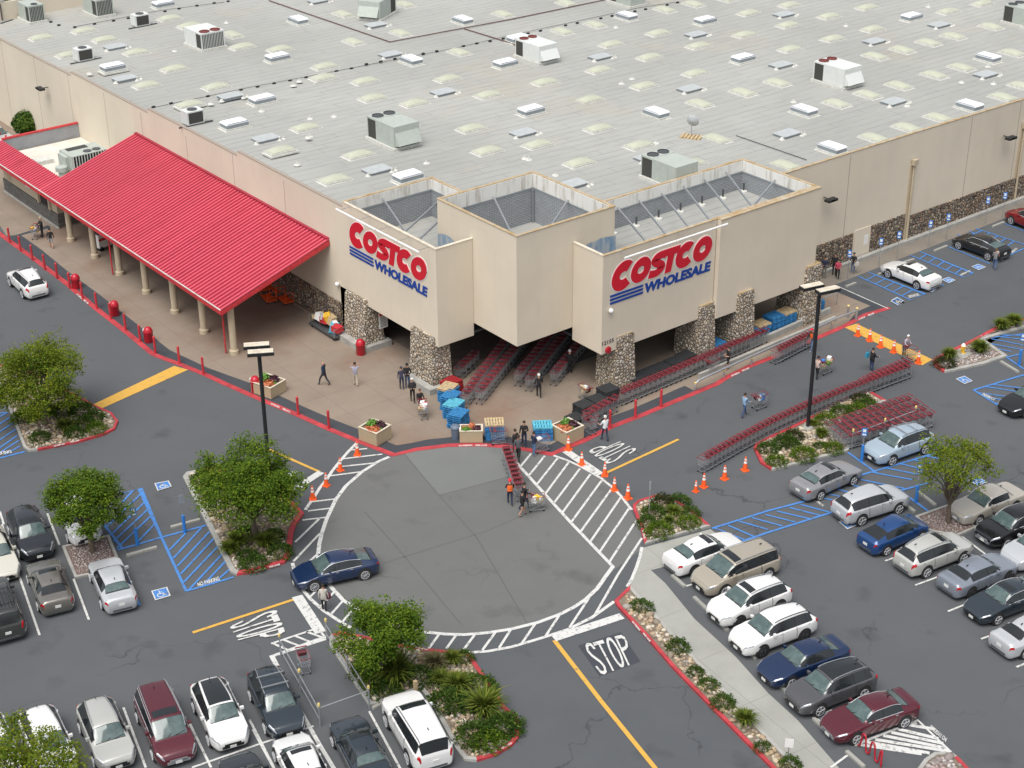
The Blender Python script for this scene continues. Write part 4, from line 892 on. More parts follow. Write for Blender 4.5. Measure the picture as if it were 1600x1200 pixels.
for k in range(13): s.bx(-1.5+k*.25,-1.42+k*.25,-1.23,-1.201,.3,1.7)
s.build('grille', M['hvacw'], q); MB().bx(-1.5,1.5,-1.2,-1.202+.01,.25,1.7).build('coil', M['louver'], q)
for k in (.1,.9): MB().lathe([(.36,0),(.36,.05),(.0,.05)], (k,-.6,1.751), 16).build('fan', M['darkgrey'], q)
MB().bx(-1.2,.6,.3,1.0,1.752,1.78).build('opening', M['louver'], q); MB().bx(-1.9,-1.602,-.6,.9,.5,1.6).build('intake_hood', M['hvac'], q)
tag(MB().bx(49.9,51.3,128.6,129.9,3.4,3.75).build('roof_curb', M['flash']), 'low white curb box on the food court roof', 'roof box')
tag(MB().lathe([(.3,0),(.3,.5),(.5,.55),(.5,.9),(.2,1.0)], (50.4,124.9,3.4), 14).build('exhaust_fan', M['hvac'], smooth=40), 'round grey exhaust fan on the food court roof by the canopy', 'exhaust fan')
x, y, z = roof_at(1080,215); t = thing('satellite_dish', 'small grey satellite dish on a weighted wooden sled near the right tower', 'satellite dish', (x,y,z), rad(120))
d = MB(); d.lathe([(.0,0),(.3,.05),(.48,.15),(.5,.17),(.3,.09),(.0,.04)], (0,0,0), 18); o = d.build('dish', M['hatch'], t, 60); o.rotation_euler = (rad(75),0,0); o.location = (0,-.1,1.25)
MB().tube([(0,0,.1),(0,0,1.2)], .04, 8).build('mast', M['steel'], t); s = MB(); [s.bx(-.8+k*.28,-.6+k*.28,-.5,.5,.0,.14) for k in range(6)]; s.build('ballast', M['palwood'], t)
x, y, z = roof_at(4,33); t = thing('satellite_dish', 'large white satellite dish at the left end of the roof', 'satellite dish', (x,y,z), rad(200))
d = MB(); d.lathe([(.0,0),(.7,.1),(1.1,.3),(1.14,.33),(.7,.16),(.0,.08)], (0,0,0), 20); o = d.build('dish', M['white'], t, 60); o.rotation_euler = (rad(60),0,0); o.location = (0,-.2,1.7)
s = MB(); s.tube([(0,0,.1),(0,0,1.7)], .07, 8); s.bar((-.8,-.6,.05),(.8,-.6,.05),.1); s.bar((-.8,.6,.05),(.8,.6,.05),.1); s.build('mount', M['darkgrey'], t)
# wall lights, camera domes
def wall_light(x, y, z, dx, dy, lab):
    t = thing('wall_light', lab, 'wall light', (x,y,z), 0); MB().bar((0,0,0),(dx*.5,dy*.5,0),.06).build('arm', M['black'], t)
    b = MB(); b.box((dx*.75,dy*.75,0),(.5 if dx else .42,.42 if dx else .5,.16) if True else 0); b.bx(dx*.75-.5*abs(dy)-.25*abs(dx),dx*.75+.5*abs(dy)+.25*abs(dx),dy*.75-.25*abs(dy)-.5*abs(dx),dy*.75+.25*abs(dy)+.5*abs(dx),-.09,.09); b.build('lamp_head', M['black'], t)
p = GV(75,136,X=XA); wall_light(XA, p.y, p.z, -1, 0, 'black flood light on the pinkish wall above the far left doors')
p = GV(1287,308,Y=YB); wall_light(p.x, YB, p.z, 0, -1, 'black flood light on the wall just right of the tower')
p = GV(1568,212,Y=YB); wall_light(p.x, YB, p.z, 0, -1, 'black flood light high on the wall near the right edge')
for (px_, py_, ax, lab) in ((530,443,'A','white camera dome left of the left pillar'),(952,484,'B','white camera dome under the stripes of the right sign')):
    p = GV(px_,py_,X=XA) if ax == 'A' else GV(px_,py_,Y=71.85); o = MB().lathe([(.04,-.2),(.14,-.12),(.17,0),(.14,.1),(.05,.16)], (0,0,0), 12).build('camera_dome', M['white'], smooth=60)
    o.location = p-Vector((.18,0,0) if ax == 'A' else (0,.18,0)); tag(o, lab, 'camera')
t = thing('notice_board', 'white notice with a red header on the left stone pillar', 'notice', (57.05,87.52,2.0), 0)
MB().bx(-.35,.35,-.06,-.01,-.62,.62).build('board', M['white'], t); MB().bx(-.33,.33,-.075,-.0605,.35,.6).build('header', M['red'], t); b = MB(); [b.bx(-.27,.27,-.07,-.0605,z,z+.04) for z in (-.5,-.38,-.26,-.14,-.02,.1,.22)]; b.build('text_lines', M['darkgrey'], t)
t = thing('kiosk', 'white boxy kiosk trolley with a red stripe under the canopy', 'kiosk', place0((167,386)), rad(10))
MB().bx(-1.0,1.0,-.5,.5,.3,1.5).build('cabinet', M['white'], t); MB().bx(-1.01,1.01,-.515,-.501,.9,1.1).build('stripe', M['red'], t); MB().bx(-1.1,1.1,-.6,.6,1.5,1.6).build('top', M['darkgrey'], t)
for x in (-.8,.8): MB().tube([(x,-.5,.2),(x,.5,.2)], .2, 12).build('wheel', M['rubber'], t)
# address and alarm bell
tn = MB(); vs, fs = text_polys('12155', .03); p = GV(941,541,Y=71.85); tn.add([(p.x+u*1.0,-.0+71.845,p.z+v*.3) for u, v in vs], fs); part('address_numbers', tn, M['black'])
p = GV(949,546,Y=71.85); o = MB().lathe([(.0,-.12),(.22,-.1),(.24,.0)], (0,0,0), 14).build('alarm_bell', M['trash'], smooth=40); o.rotation_euler = (rad(90),0,0); o.location = (p.x,71.8,p.z); o.rotation_euler = (rad(-90),0,0); tag(o, 'round red alarm bell low on the tower corner', 'alarm bell')
# ------------------------------------------------------------------ street furniture
M['glass'] = mat('windscreen glass', (.045,.075,.075), .05, spec=1.0, var=0, vscale=2.2, col2=(.11,.155,.15))
M['glassdark'] = mat('dark window glass', (.018,.022,.024), .08, spec=.8)
M['lampglass'] = mat('headlamp glass', (.36,.38,.41), .12, metal=.4)
M['tail'] = mat('red tail lamp', (.42,.01,.015), .2)
M['rim'] = mat('alloy rim', (.62,.63,.65), .35, metal=.35)
M['plate'] = mat('number plate', (.7,.7,.68), .5)
M['capy'] = mat('yellow cap', (.7,.55,.2), .5)
M['bin'] = mat('grey blue plastic', (.12,.16,.22), .5)
def place(p, z=0.0): return G(p[0], p[1], z)
bol = thing('bollard', 'red steel bollard on the fire lane stripe beside the canopy plaza', 'bollard', place((15.5,379.5)), 0, 'red bollards along the kerb stripe')
b = MB(); b.tube([(0,0,0),(0,0,1.28)], .085, 10); b.build('post', M['red'], bol, 40); b = MB(); b.lathe([(.085,1.28),(.06,1.32),(.0,1.335)], (0,0,0), 10); b.build('cap', M['red'], bol, 60)
for p in [(32.5,393),(51,407),(70.5,422),(90,435.5),(109.5,451),(129,466),(151.5,482.5),(173.5,499),(196.5,516),(219.5,534),(243,552),(280.5,568),(318,585),(466,648),(514,669.5)]: dup(bol, place(p))
for p in [(953,669),(992.5,652.5),(1032.5,636)]: dup(bol, place(p), 0, 'red steel bollard on the stripe beside the ramp cart row right of the tower', 'red bollards by the cart row')
for p in ((3,228),(12,232)): dup(bol, place(p), 0, 'red steel bollard behind the food court at the far left edge', 'red bollards behind the food court')
tb = thing('litter_bin', 'red domed litter bin', 'litter bin', place((119.5,450)))
MB().lathe([(.3,0),(.33,.05),(.33,.72),(.35,.74),(.35,.82)], (0,0,0), 20).build('body', M['trash'], tb, 50); MB().lathe([(.34,.82),(.32,.95),(.22,1.1),(.1,1.17),(0,1.18)], (0,0,0), 20).build('lid', M['trash'], tb, 60)
b = MB(); b.box((.3,0,.93),(.1,.26,.14)); b.build('flap', M['flash'], tb)
tb['label'] = 'red domed litter bin by the kerb nearest the food court'; tb.rotation_euler = (0,0,2)
for p, l in (((180,492.5),'red domed litter bin, middle one of three between bollards'),((233,534),'red domed litter bin by the kerb just left of the yellow hump'),((400,612),'red domed litter bin behind the planter by the left lamp post'),((564,553.5),'red domed litter bin at the foot of the left stone pillar')): dup(tb, place(p), 2.4, l)
gb = thing('litter_bin', 'grey blue round dustbin left of the planter at the kerb', 'litter bin', place((712,685))); MB().lathe([(.24,0),(.3,.75),(.32,.76),(.32,.8)], (0,0,0), 18).build('body', M['bin'], gb, 50); MB().lathe([(.33,.8),(.3,.92),(.1,.98),(0,.98)], (0,0,0), 18).build('lid', M['bin'], gb, 60)
# traffic cones
def cone_proto():
    t = thing('traffic_cone', 'orange traffic cone with white collars on the hatched strip left of the roundabout', 'traffic cone', place((558.5,711)), 0, 'traffic cones left of the roundabout')
    b = MB(); b.lathe([(.30,0),(.30,.05),(.17,.06)], (0,0,0), 4); b.build('base', M['orange'], t)
    MB().lathe([(.17,.05),(.045,.95),(.0,.96)], (0,0,0), 14).build('body', M['orange'], t, 50)
    for z0, z1 in ((.52,.66),(.74,.84)): MB().lathe([(.17-.125*(z0-.05)/.9+.004,z0),(.17-.125*(z1-.05)/.9+.004,z1)], (0,0,0), 14).build('collar', M['white'], t, 50)
    return t
cone = cone_proto(); rr = random.Random(4)
for p in [(532,735),(510,759),(489,780)]: dup(cone, place(p), rr.random()*3, None, None, rr.uniform(.93,1.05))
for p in [(888,703),(909,726),(945,743),(960,766),(981,779)]: dup(cone, place(p), rr.random()*3, 'orange traffic cone with white collars in the curve right of the roundabout', 'traffic cones right of the roundabout', rr.uniform(.93,1.05))
for p, s in [((1087,768),.8),((1099.5,761),1),((1132,748.5),1.0),((1164,735),1)]: dup(cone, place(p), rr.random()*3, 'orange traffic cone in the short row between two planted islands', 'traffic cones below the long cart row', s)
for p in [(1340,524.5),(1358.5,532.5),(1375.5,542.5),(1396,550.5),(1434.5,567.5)]: dup(cone, place(p), rr.random()*3, 'orange traffic cone standing on the yellow hump on the right', 'traffic cones on the right yellow hump')
# wheel stops
ws0 = None
for a, b_ in [((267.5,825),(312.5,813)),((197.5,869.5),(246,856)),((1349,707),(1375,726)),((1411,787),(1429,801)),((1434,769),(1462,791)),((1322,449),(1337,443)),((1372,430),(1386,424)),((1412,411),(1428,406)),((1460,393),(1480,385)),((1551,355),(1569,348)),((1563,565.6),(1591,582.5)),
              ((1084,934),(1105,954)),((1050,900),(1070,918)),((1106,957),(1137,986)),((1144,991),(1181,1030)),((1188,1038),(1212,1062)),((1221,1074),(1236,1088)),((1271,1124),(1306,1157)),((1322,1175),(1350,1200)),((588,1105),(600,1099))]:
    p, q = place(a), place(b_); mid = (p+q)/2; an = atan2(q.y-p.y, q.x-p.x)
    side = 'left' if a[0] < 700 else ('wall-side' if a[1] < 460 else 'right')
    if ws0 is None:
        m_ = MB(); m_.box((0,0,.06),(1.8,.2,.12), 0, 0, .97); ws0 = tag(m_.build('wheel_stop', M['walk']), 'pale concrete wheel stop on the asphalt', 'wheel stop', 'concrete wheel stops'); ws0.location = mid; ws0.rotation_euler = (0,0,an)
    else:
        c = ws0.copy(); C.objects.link(c); c.location = mid; c.rotation_euler = (0,0,an)
        c.scale = (max(.9, (q-p).length)/1.8, 1, 1)
# sign posts
def sign_post(base, top, lab, blue=None, col='bluesign', w_=.32, h_=.55, face_cam=True, ang=None):
    p = place(base); q = GV(top[0], top[1], X=p.x); hz = max(1.2, min(2.6, q.z)) if abs(q.z) < 5 else 2.1
    t = thing('parking_sign', lab, 'sign', p, ang if ang is not None else atan2(-p.y, -p.x)+rad(90))
    MB().tube([(0,0,0),(0,0,hz+h_/2)], .03, 6).build('post', M['steel'], t)
    s = MB(); s.box((0,-.04,hz),(w_,.015,h_)); s.build('panel', M[col], t)
    if col == 'bluesign': s = MB(); s.box((0,-.053,hz+.1),(w_*.6,.008,h_*.35)); s.box((0,-.053,hz-.17),(w_*.7,.008,.1)); s.build('symbol', M['white'], t)
    if blue: MB().tube([(0,0,0),(0,0,blue)], .1, 10).build('sleeve', M['bluesign'], t)
    return t
sign_post((215,852),(210,801),'blue parking sign on a thick blue post beside the left blue hatching',1.15)
sign_post((289,832),(282.5,779),'parking sign seen from its grey back on a blue post left of the island',1.15,'steel')
sign_post((1346,721),(1349.5,674),'blue parking sign on a blue post in front of the pale blue car',1.15)
sign_post((1431,785),(1434,730),'blue parking sign on a blue post half hidden in the small tree',1.15)
sign_post((1592,571),(1597,526),'blue parking sign on a blue post at the right edge by the hydrant island',1.15)
for i, (b_, t_) in enumerate((((1324,436),(1326.6,395.6)),((1373,415.6),(1378,377.5)),((1401,405.6),(1403,366)),((1450,386),(1453,349)),((1478,375),(1482,339)),((1539,351),(1544,312.5)),((1566,340),(1569.5,305)))):
    sign_post(b_, t_, ['blue sign on a thin steel post beside the waiting people','blue sign on a thin steel post, second from the tower along the wall','blue sign on a thin steel post behind the white car','blue sign on a thin steel post between the white and the black car','blue sign on a thin steel post, left one of the pair behind the black car','blue sign on a thin steel post left of the dark red car','blue sign on a thin steel post nearest the dark red car'][i], None, 'bluesign', .3, .6)
sign_post((1014,810),(1016,759),'narrow grey sign post in the small planted island right of the roundabout',None,'steel',.1,.6)
sign_post((1230.5,1192),(1234,1161),'white sign on a thin post in the long cobble bed',None,'white',.4,.5)
p = place((650,1092)); tag(MB().box((p.x,p.y,.55),(.16,.16,1.1)).build('wooden_post', M['palwood']), 'short wooden post in the planted bed above the large white car', 'post')
# fire hydrant
t = thing('fire_hydrant', 'yellow fire hydrant with a white cap on the island at the right', 'fire hydrant', place((1504,552),.1))
MB().lathe([(.2,0),(.2,.06),(.13,.08),(.13,.5),(.18,.52),(.18,.57)], (0,0,0), 14).build('barrel', M['yellow'], t, 40); MB().lathe([(.16,.57),(.13,.68),(.05,.76),(0,.77)], (0,0,0), 14).build('cap', M['white'], t, 60)
for s in (-1,1): b = MB(); b.tube([(0,0,.4),(s*.24,0,.4)], .07, 8); b.build('nozzle', M['yellow'], t)
tag(MB().prism([tuple((place(q)).xy) for q in ((1478,559),(1504,545),(1519,556),(1495,568))], .1, .16).build('hydrant_pad', M['walk']), 'pale concrete pad under the yellow hydrant', 'concrete pad')
# red wave bike rack
a, b_ = place((1341,1166)), place((1376,1199)); d = (b_-a); pts = []
for k in range(121):
    u = k/120; ph = u*2.5; z = .47+.43*math.tanh(2.2*cos(ph*2*pi+pi)) if 0 < k < 120 else 0
    pts.append(a+d*u+Vector((0,0,z+.05)))
tag(MB().tube(pts, .045, 8).build('bike_rack', M['trash'], smooth=60), 'red wave-shaped bicycle rack at the bottom right', 'bicycle rack')
# planters
M['pl_green'] = mat('bright green leaves', (.10,.24,.025), .6, var=.4, vscale=14); M['pl_orange'] = mat('orange succulents', (.55,.17,.07), .6, var=.35, vscale=14); M['pl_purple'] = mat('dark purple leaves', (.06,.015,.03), .6, var=.5, vscale=14)
def leafball(c, r, n, seed, sz=.07, flat=.8):
    rnd = random.Random(seed); mb = MB()
    for _ in range(n):
        v = Vector((rnd.gauss(0,1),rnd.gauss(0,1),abs(rnd.gauss(0,.9))-.15)).normalized()*r*rnd.uniform(.6,1.02); v.z *= flat
        u = Vector((rnd.gauss(0,1),rnd.gauss(0,1),rnd.gauss(0,.6))).normalized(); w_ = v.cross(u).normalized() if v.cross(u).length > 1e-4 else Vector((1,0,0)); p = Vector(c)+v; s = sz*rnd.uniform(.6,1.4)
        mb.add([p-u*s*1.5, p+w_*s*.7, p+u*s*1.5, p-w_*s*.7], [(0,1,2,3)])
    return mb
def planter(l, bt, r, h, lab, seed, order=(0,1,2)):
    A, Bp, Cc = [place(q) for q in (l, bt, r)]; Dd = A+Cc-Bp; ctr = (A+Cc)/2; e1 = (A-Bp); e2 = (Cc-Bp); L1, L2 = e1.length, e2.length; an = atan2(e2.y, e2.x)
    t = thing('planter', lab, 'planter', (ctr.x,ctr.y,0), an); x, y = L2/2, L1/2
    b = MB(); b.bx(-x,x,-y,-y+.08,.05,h); b.bx(-x,x,y-.08,y,.05,h); b.bx(-x,-x+.08,-y+.08,y-.08,.05,h); b.bx(x-.08,x,-y+.08,y-.08,.05,h); b.bx(-x+.1,x-.1,-y+.1,y-.1,0,.05); b.build('box', M['tan'], t)
    r_ = MB(); [r_.bx(*q,h,h+.03) for q in ((-x-.02,x+.02,-y-.02,-y+.1),(-x-.02,x+.02,y-.1,y+.02),(-x-.02,-x+.1,-y+.1,y-.1),(x-.1,x+.02,-y+.1,y-.1))]; r_.build('rim', M['coping'], t)
    s = MB(); s.bx(-x+.08,x-.08,-y+.08,y-.08,.1,h-.12); s.build('soil', M['gravel'], t)
    sp = [(-x*.45,-y*.35),(x*.1,y*.35),(x*.45,-y*.1)]; ms = ['pl_orange','pl_green','pl_purple']
    for k, (cx_, cy_) in enumerate(sp):
        leafball((cx_,cy_,h-.05), min(x,y)*(.62 if k != 1 else .5), 260, seed+k, .06, .6 if k != 1 else 1.3).build('plant', M[ms[order[k]]], t)
    for k, (cx_, cy_, mm) in enumerate(((-x*.1,-y*.6,'pl_green'),(-x*.6,y*.4,'pl_orange'),(x*.6,y*.5,'pl_purple'))):
        leafball((cx_,cy_,h-.08), min(x,y)*.3, 90, seed+9+k, .05).build('plant', M[mm], t)
planter((395,613),(422,626),(446,612),.85,'tan planter of coloured succulents behind the left lamp post',1)
planter((561,688),(589,699),(612,685),.95,'tan planter set diagonally at the kerb left of the cone row',5)
planter((718,682),(719,693),(755,692.5),.85,'tan planter facing the roundabout beside the grey blue dustbin',8,(1,0,2))
planter((862,684),(884,698),(911,686),.95,'tan planter at the kerb beside the black pallets',12)
# lamp posts
def lamp_post(base, top, lab, hd):
    p = place(base, .12); q = GV(top[0], top[1], X=p.x); H_ = q.z
    t = thing('lamp_post', lab, 'lamp post', p, 0)
    MB().lathe([(.38,0),(.38,.12),(.3,.2)], (0,0,-.1), 16).build('base', M['walk'], t); b = MB(); b.bar((0,0,.05),(0,0,H_-p.z),.17); b.build('pole', M['black'], t)
    for (ox, oy) in hd[1]:
        b = MB(); b.box((ox,oy,H_-p.z+.05),(1.5,.55,.2), hd[0]); hd_ = b.build('lamp_head', M['black'], t); s = MB(); s.box((ox,oy,H_-p.z+.165),(1.44,.5,.03), hd[0]); s.box((ox,oy,H_-p.z+.185),(1.42,.06,.02), hd[0]); s.build('lid', M['coping'], hd_)
    b = MB(); b.bar((hd[1][0][0],hd[1][0][1],H_-p.z),(hd[1][1][0],hd[1][1][1],H_-p.z),.09); b.build('arm', M['black'], t)
lamp_post((424,776),(407,549),'black lamp post with twin flat heads rising from the tree island on the left',(rad(-30),((.14,.46),(-.14,-.46))))
lamp_post((1262,668),(1281,452),'black lamp post with twin flat heads in the shrub island on the right',(rad(-13),((-.17,.5),(.17,-.5))))
for (px_, py_) in ((418,640),): pass
# pipe rail with capped posts beside the red stripe
t = thing('pipe_rail', 'grey steel pipe rail on posts with yellow caps beside the cart ramp', 'railing', (0,0,0)); prs = [(1086,610),(1131,590),(1174,570.5),(1217,551),(1258,533),(1299,514),(1337,499)]
P_ = [place(q) for q in prs]; pts = [P_[0]+Vector((0,0,.05)), P_[0]+Vector((0,0,.5)), P_[0]+(P_[1]-P_[0])*.12+Vector((0,0,.66))]+[q+Vector((0,0,.7)) for q in P_[1:]]
MB().tube(pts, .075, 8).build('rail', M['steel'], t, 60)
for q in P_[1:]: MB().tube([q, q+Vector((0,0,.62))], .07, 8).build('post', M['steel'], t)
for q in P_: MB().lathe([(.085,.0),(.085,.1)], q+Vector((.0,.0,.5)), 8).build('yellow_collar', M['capy'], t)
for q, l in (((1324,496),'short grey post with a yellow dome where the pipe rail ends'),((1337.5,500),'short yellow-banded post on the red stripe end')):
    p = place(q); t = thing('guard_post', l, 'post', p); MB().tube([(0,0,0),(0,0,.9)], .09, 10).build('post', M['steel'], t); MB().lathe([(.1,.9),(.08,1.0),(0,1.03)], (0,0,0), 10).build('cap', M['capy'], t, 60)
def low_wall(pts, w_, h, lab):
    mb = MB(); P = PG(pts)
    for a, b in zip(P[:-1], P[1:]):
        a, b = Vector(a), Vector(b); d = (b-a).normalized(); n = Vector((-d.y,d.x))*w_/2; mb.prism([tuple(a-n),tuple(b-n),tuple(b+n),tuple(a+n)], 0, h)
    tag(mb.build('low_wall', M['kerbgrey']), lab, 'low wall')
low_wall([(1092,592),(1304,502)], .22, .4, 'low pale concrete wall of the cart ramp nearest the pipe rail')
low_wall([(1170,545),(1296,489)], .25, .45, 'low pale concrete wall in front of the blue pallets')
t = thing('handrail', 'small steel handrail at the far end of the low ramp wall', 'railing', place((1284,485)), 0); b = MB(); b.tube([(0,0,0),(0,0,1.0),(1.6,0,1.0),(1.6,0,0)], .035, 6); b.build('rail', M['steel'], t)
# trolley corrals
def corral(posts, rails, lab):
    t = thing('trolley_corral', lab, 'trolley corral', (0,0,0)); Pp = [place(q) for q in posts]
    for p in Pp:
        b = MB().tube([p, p+Vector((0,0,1.25))], .045, 8).build('post', M['steel'], t); MB().lathe([(.07,.0),(.07,.14),(.03,.2)], p+Vector((0,0,1.22)), 8).build('cap', M['capy'], b)
    for i, j, z in rails: b = MB(); b.tube([Pp[i]+Vector((0,0,z)), Pp[j]+Vector((0,0,z))], .03, 6); b.build('rail', M['steel'], t)
corral([(439,1025),(500.5,1135),(577.5,1107),(511,1001),(470,1081),(544,1051)], [(0,1,1.0),(0,1,.4),(3,2,1.0),(3,2,.4),(1,2,1.1)], 'steel pipe trolley corral beside the planted bed holding one cart')
corral([(1330.5,701),(1428,664),(1380,684)], [(0,1,1.05),(0,1,.6),(0,1,.25)], 'steel pipe trolley corral rail behind the pale blue car')
# ------------------------------------------------------------------ pallets
def pallet_mesh(m, plastic=False):
    b = MB()
    for k in range(7): b.bx(-.6+k*.178,-.6+k*.178+.13,-.5,.5,.115,.135)
    for y in (-.5,-.05,.4): b.bx(-.6,.6,y,y+.1,.03,.114)
    for k in (0,3,6): b.bx(-.6+k*.178,-.6+k*.178+.13,-.5,.5,.0,.028)
    if plastic: b.bx(-.58,.58,-.48,.48,.10,.112)
    me = bpy.data.meshes.new('pallet'); me.from_pydata(b.v, [], b.f); me.materials.append(m); return me
M['redpal'] = mat('red pallet plastic', (.33,.02,.025), .6)
PM = {k: pallet_mesh(M[v], k == 'k') for k, v in (('b','bluepal'),('w','palwood'),('l','bluepl'),('k','blackpal'),('r','redpal'))}
prn = random.Random(5)
def stack(px, n, rz, colors, lab, grp):
    p = place(px)
    for i in range(n):
        c = colors[-1] if i == n-1 else colors[0]
        o = bpy.data.objects.new('pallet', PM[c]); C.objects.link(o); o.location = (p.x+prn.uniform(-.03,.03), p.y+prn.uniform(-.03,.03), .01+i*.142); o.rotation_euler = (0,0,rz+prn.uniform(-.03,.03)); tag(o, lab, 'pallet', grp)
for px, n, c, q in (((701,624),7,'bw','first'),((705,637),7,'bb','second'),((709.5,650),7,'bl','third'),((716,665),7,'bb','fourth')): stack(px, n, rad(25), c, 'blue pallet in the %s stack down from the stone pillar' % q, 'blue pallets, %s stack by the left pillar' % q)
stack((706,612),6,rad(10),'rr','red plastic pallet stacked at the foot of the stone pillar','red pallets by the pillar')
stack((773,683),8,rad(-35),'bw','blue pallet in the stack with a raw wooden top right of the kerb planter','pallets with wooden top at the kerb'); stack((848,684),7,rad(-35),'bl','blue pallet in the stack with a pale top near the kerb, by the crowd','pale-topped pallets at the kerb')
for px, n, c, q in (((1117,551),6,'bb','stack alone between two stone pillars'),((1170,532),6,'bb','stack nearest the cart row behind the low wall'),((1187,524),7,'bw','stack second of four behind the low wall'),((1208,514),8,'bb','stack third of four behind the low wall'),((1227,507),8,'bw','stack with wooden top beside the last pillar'),((1271,488),7,'bb','stack right of the last stone pillar')): stack(px, n, 0.02, c, 'blue pallet '+q, 'blue pallets '+q)
for px, n, q in (((900,662),4,'behind the kerb planter'),((913,651),7,'left half of the wide pile'),((931,643),7,'right half of the wide pile'),((949,633),9,'highest stack touching the pillar'),((994,602),5,'right of the pillar, first inside the arcade'),((1013,594),5,'second inside the arcade'),((1033,586),5,'third inside the arcade'),((1053,577),5,'fourth inside the arcade'),((1071,568),5,'last inside the arcade')): stack(px, n, 0.02, 'kk', 'black plastic pallet, '+q, 'black pallets '+q)
tag(MB().bx(84.9,86.6,73.3,74.8,.0,1.9).build('tarpaulin_crate', M['bluepal']), 'blue covered crate right of the last stone pillar', 'crate') if False else None
# ------------------------------------------------------------------ shopping carts
M['cartred'] = mat('red cart plastic', (.25,.028,.038), .5); M['cartred2'] = mat('dull red cart plastic', (.13,.03,.038), .6)
def cart_proto():
    t = thing('shopping_cart', 'shopping cart', 'shopping cart', (0,0,0), 0, 'x')
    b = MB(); L0, L1, W0, W1 = -.42, .50, .30, .25; z0, z1 = .52, 1.0
    def bp(x, s, z): k = (x-L0)/(L1-L0); zz = (z-z0)/(z1-z0); return (x, s*(W0+(W1-W0)*k)*(.86+.14*zz), z+.04*(1-k)*0)
    for z in (z0,.64,.76,.88,z1):
        w_ = .018 if z == z1 else .009
        for s in (-1,1): b.bar(bp(L0,s,z), bp(L1-.04*(z1-z),s,z), w_)
        b.bar(bp(L1,-1,z), bp(L1,1,z), w_)
    for k in range(9):
        x = L0+(L1-L0)*k/8
        for s in (-1,1): b.bar(bp(x,s,z0), bp(x,s,z1), .008)
        b.bar(bp(x,-1,z0), bp(x,1,z0), .008)
    for k in range(5): s = -1+.5*k; b.bar(bp(L1,s,z0), bp(L1,s,z1), .008); b.bar(bp(L0,s,z0), bp(L1,s,z0), .008)
    b.build('basket', M['chrome'], t)
    f = MB()
    for s in (-1,1): f.tube([(-.5,s*.26,1.05),(-.44,s*.27,.5),(-.40,s*.27,.16),(.46,s*.2,.14)], .016, 5); f.bar((-.4,s*.24,.16),(.42,s*.2,.5),.018)
    f.bar((-.4,-.27,.16),(-.4,.27,.16),.02); f.bar((.44,-.2,.14),(.44,.2,.14),.02)
    for k in range(5): f.bar((-.38,-.2+.1*k,.2),(.4,-.16+.08*k,.18),.01)
    f.build('frame', M['steel'], t)
    h = MB(); h.bar((-.53,-.3,1.06),(-.53,.3,1.06),.045); h.bar((-.42,-.3,1.01),(.5,-.255,1.005),.022); h.bar((-.42,.3,1.01),(.5,.255,1.005),.022); h.bar((.5,-.25,1.005),(.5,.25,1.005),.03); h.build('handle', M['cartred'], t)
    c = MB(); c.add([(-.40,-.22,.98),(-.40,.22,.98),(-.30,.22,.66),(-.30,-.22,.66)], [(0,1,2,3)]); c.bx(-.31,-.13,-.22,.22,.955,.975); c.build('child_seat', M['cartred2'], t)
    w_ = MB()
    for x, y in ((-.38,.25),(-.38,-.25),(.42,.19),(.42,-.19)):
        q = MB(); q.tube([(x,y-.015,.065),(x,y+.015,.065)], .065, 8); q.build('wheel', M['rubber'], t)
    return t
cart0 = cart_proto(); cart_used = [False]
def cart(x, y, an, lab, grp=None):
    if not cart_used[0]:
        cart_used[0] = True; c = cart0; c.location = (x,y,.012); c.rotation_euler = (0,0,an); c['label'] = lab
    else: c = dup(cart0, (x,y,.012), an, lab)
    if grp: c['group'] = grp
    elif 'group' in c: del c['group']
    return c
def cart_row(pts, lab, grp, sp=.31, rev=False, nmax=99, off=0.0):
    P = [Vector(g2(p)) for p in pts]; d = 0; segs_ = []; n = 0
    for a, b in zip(P[:-1], P[1:]): segs_.append((a, b, (b-a).length))
    tot = sum(s[2] for s in segs_); k = 0; rnd = random.Random(len(pts)*3+int(P[0].x*7))
    while k*sp <= tot and n < nmax:
        s = k*sp
        for a, b, l in segs_:
            if s <= l+1e-6: break
            s -= l
        u = (b-a)/l; q = a+u*min(s, l)+Vector((-u.y,u.x))*off; an = atan2(u.y, u.x)+(pi if rev else 0)+rnd.uniform(-.02,.02); cart(q.x, q.y, an, lab, grp); k += 1; n += 1
    return n
NC = 0
NC += cart_row([(793,724),(812,780)], 'shopping cart nested in the row pushed across the roundabout by a worker', 'carts pushed by the worker', .52, nmax=13)
NC += cart_row([(1101,735),(1150,707),(1200,680),(1260,652),(1330,623),(1412,592)], 'shopping cart nested in the longest row beside the right lamp post', 'carts in the longest row', .42, rev=True, nmax=60)
NC += cart_row([(1352,611),(1416,583)], 'shopping cart in the short second row at the far end of the longest row', 'carts in the short second row', .42, rev=True, nmax=12)
for k in range(4):
    a = (1300+k*7.5, 681+k*6.5); b = (1411+k*12, 643+k*8)
    NC += cart_row([a, b], 'shopping cart in the four-row block held by the corral, row %s' % ('nearest the shrubs','second from the shrubs','third from the shrubs','nearest the rail')[k], 'carts in the corral block, row %d' % (k+1), .55, rev=True, nmax=15)
NC += cart_row([(968,633),(1060,594),(1190,536)], 'shopping cart nested in the row along the pillars of the right tower', 'carts along the pillars', .46, rev=True, nmax=56)
NC += cart_row([(1214,566),(1260,542)], 'shopping cart in the short row being pushed beside the pipe rail', 'carts pushed beside the pipe rail', .36, rev=True, nmax=13)
NC += cart_row([(922,663),(957,644)], 'shopping cart in the short row between black pallets and a red bollard', 'carts between pallets and bollard', .5, rev=True, nmax=7)
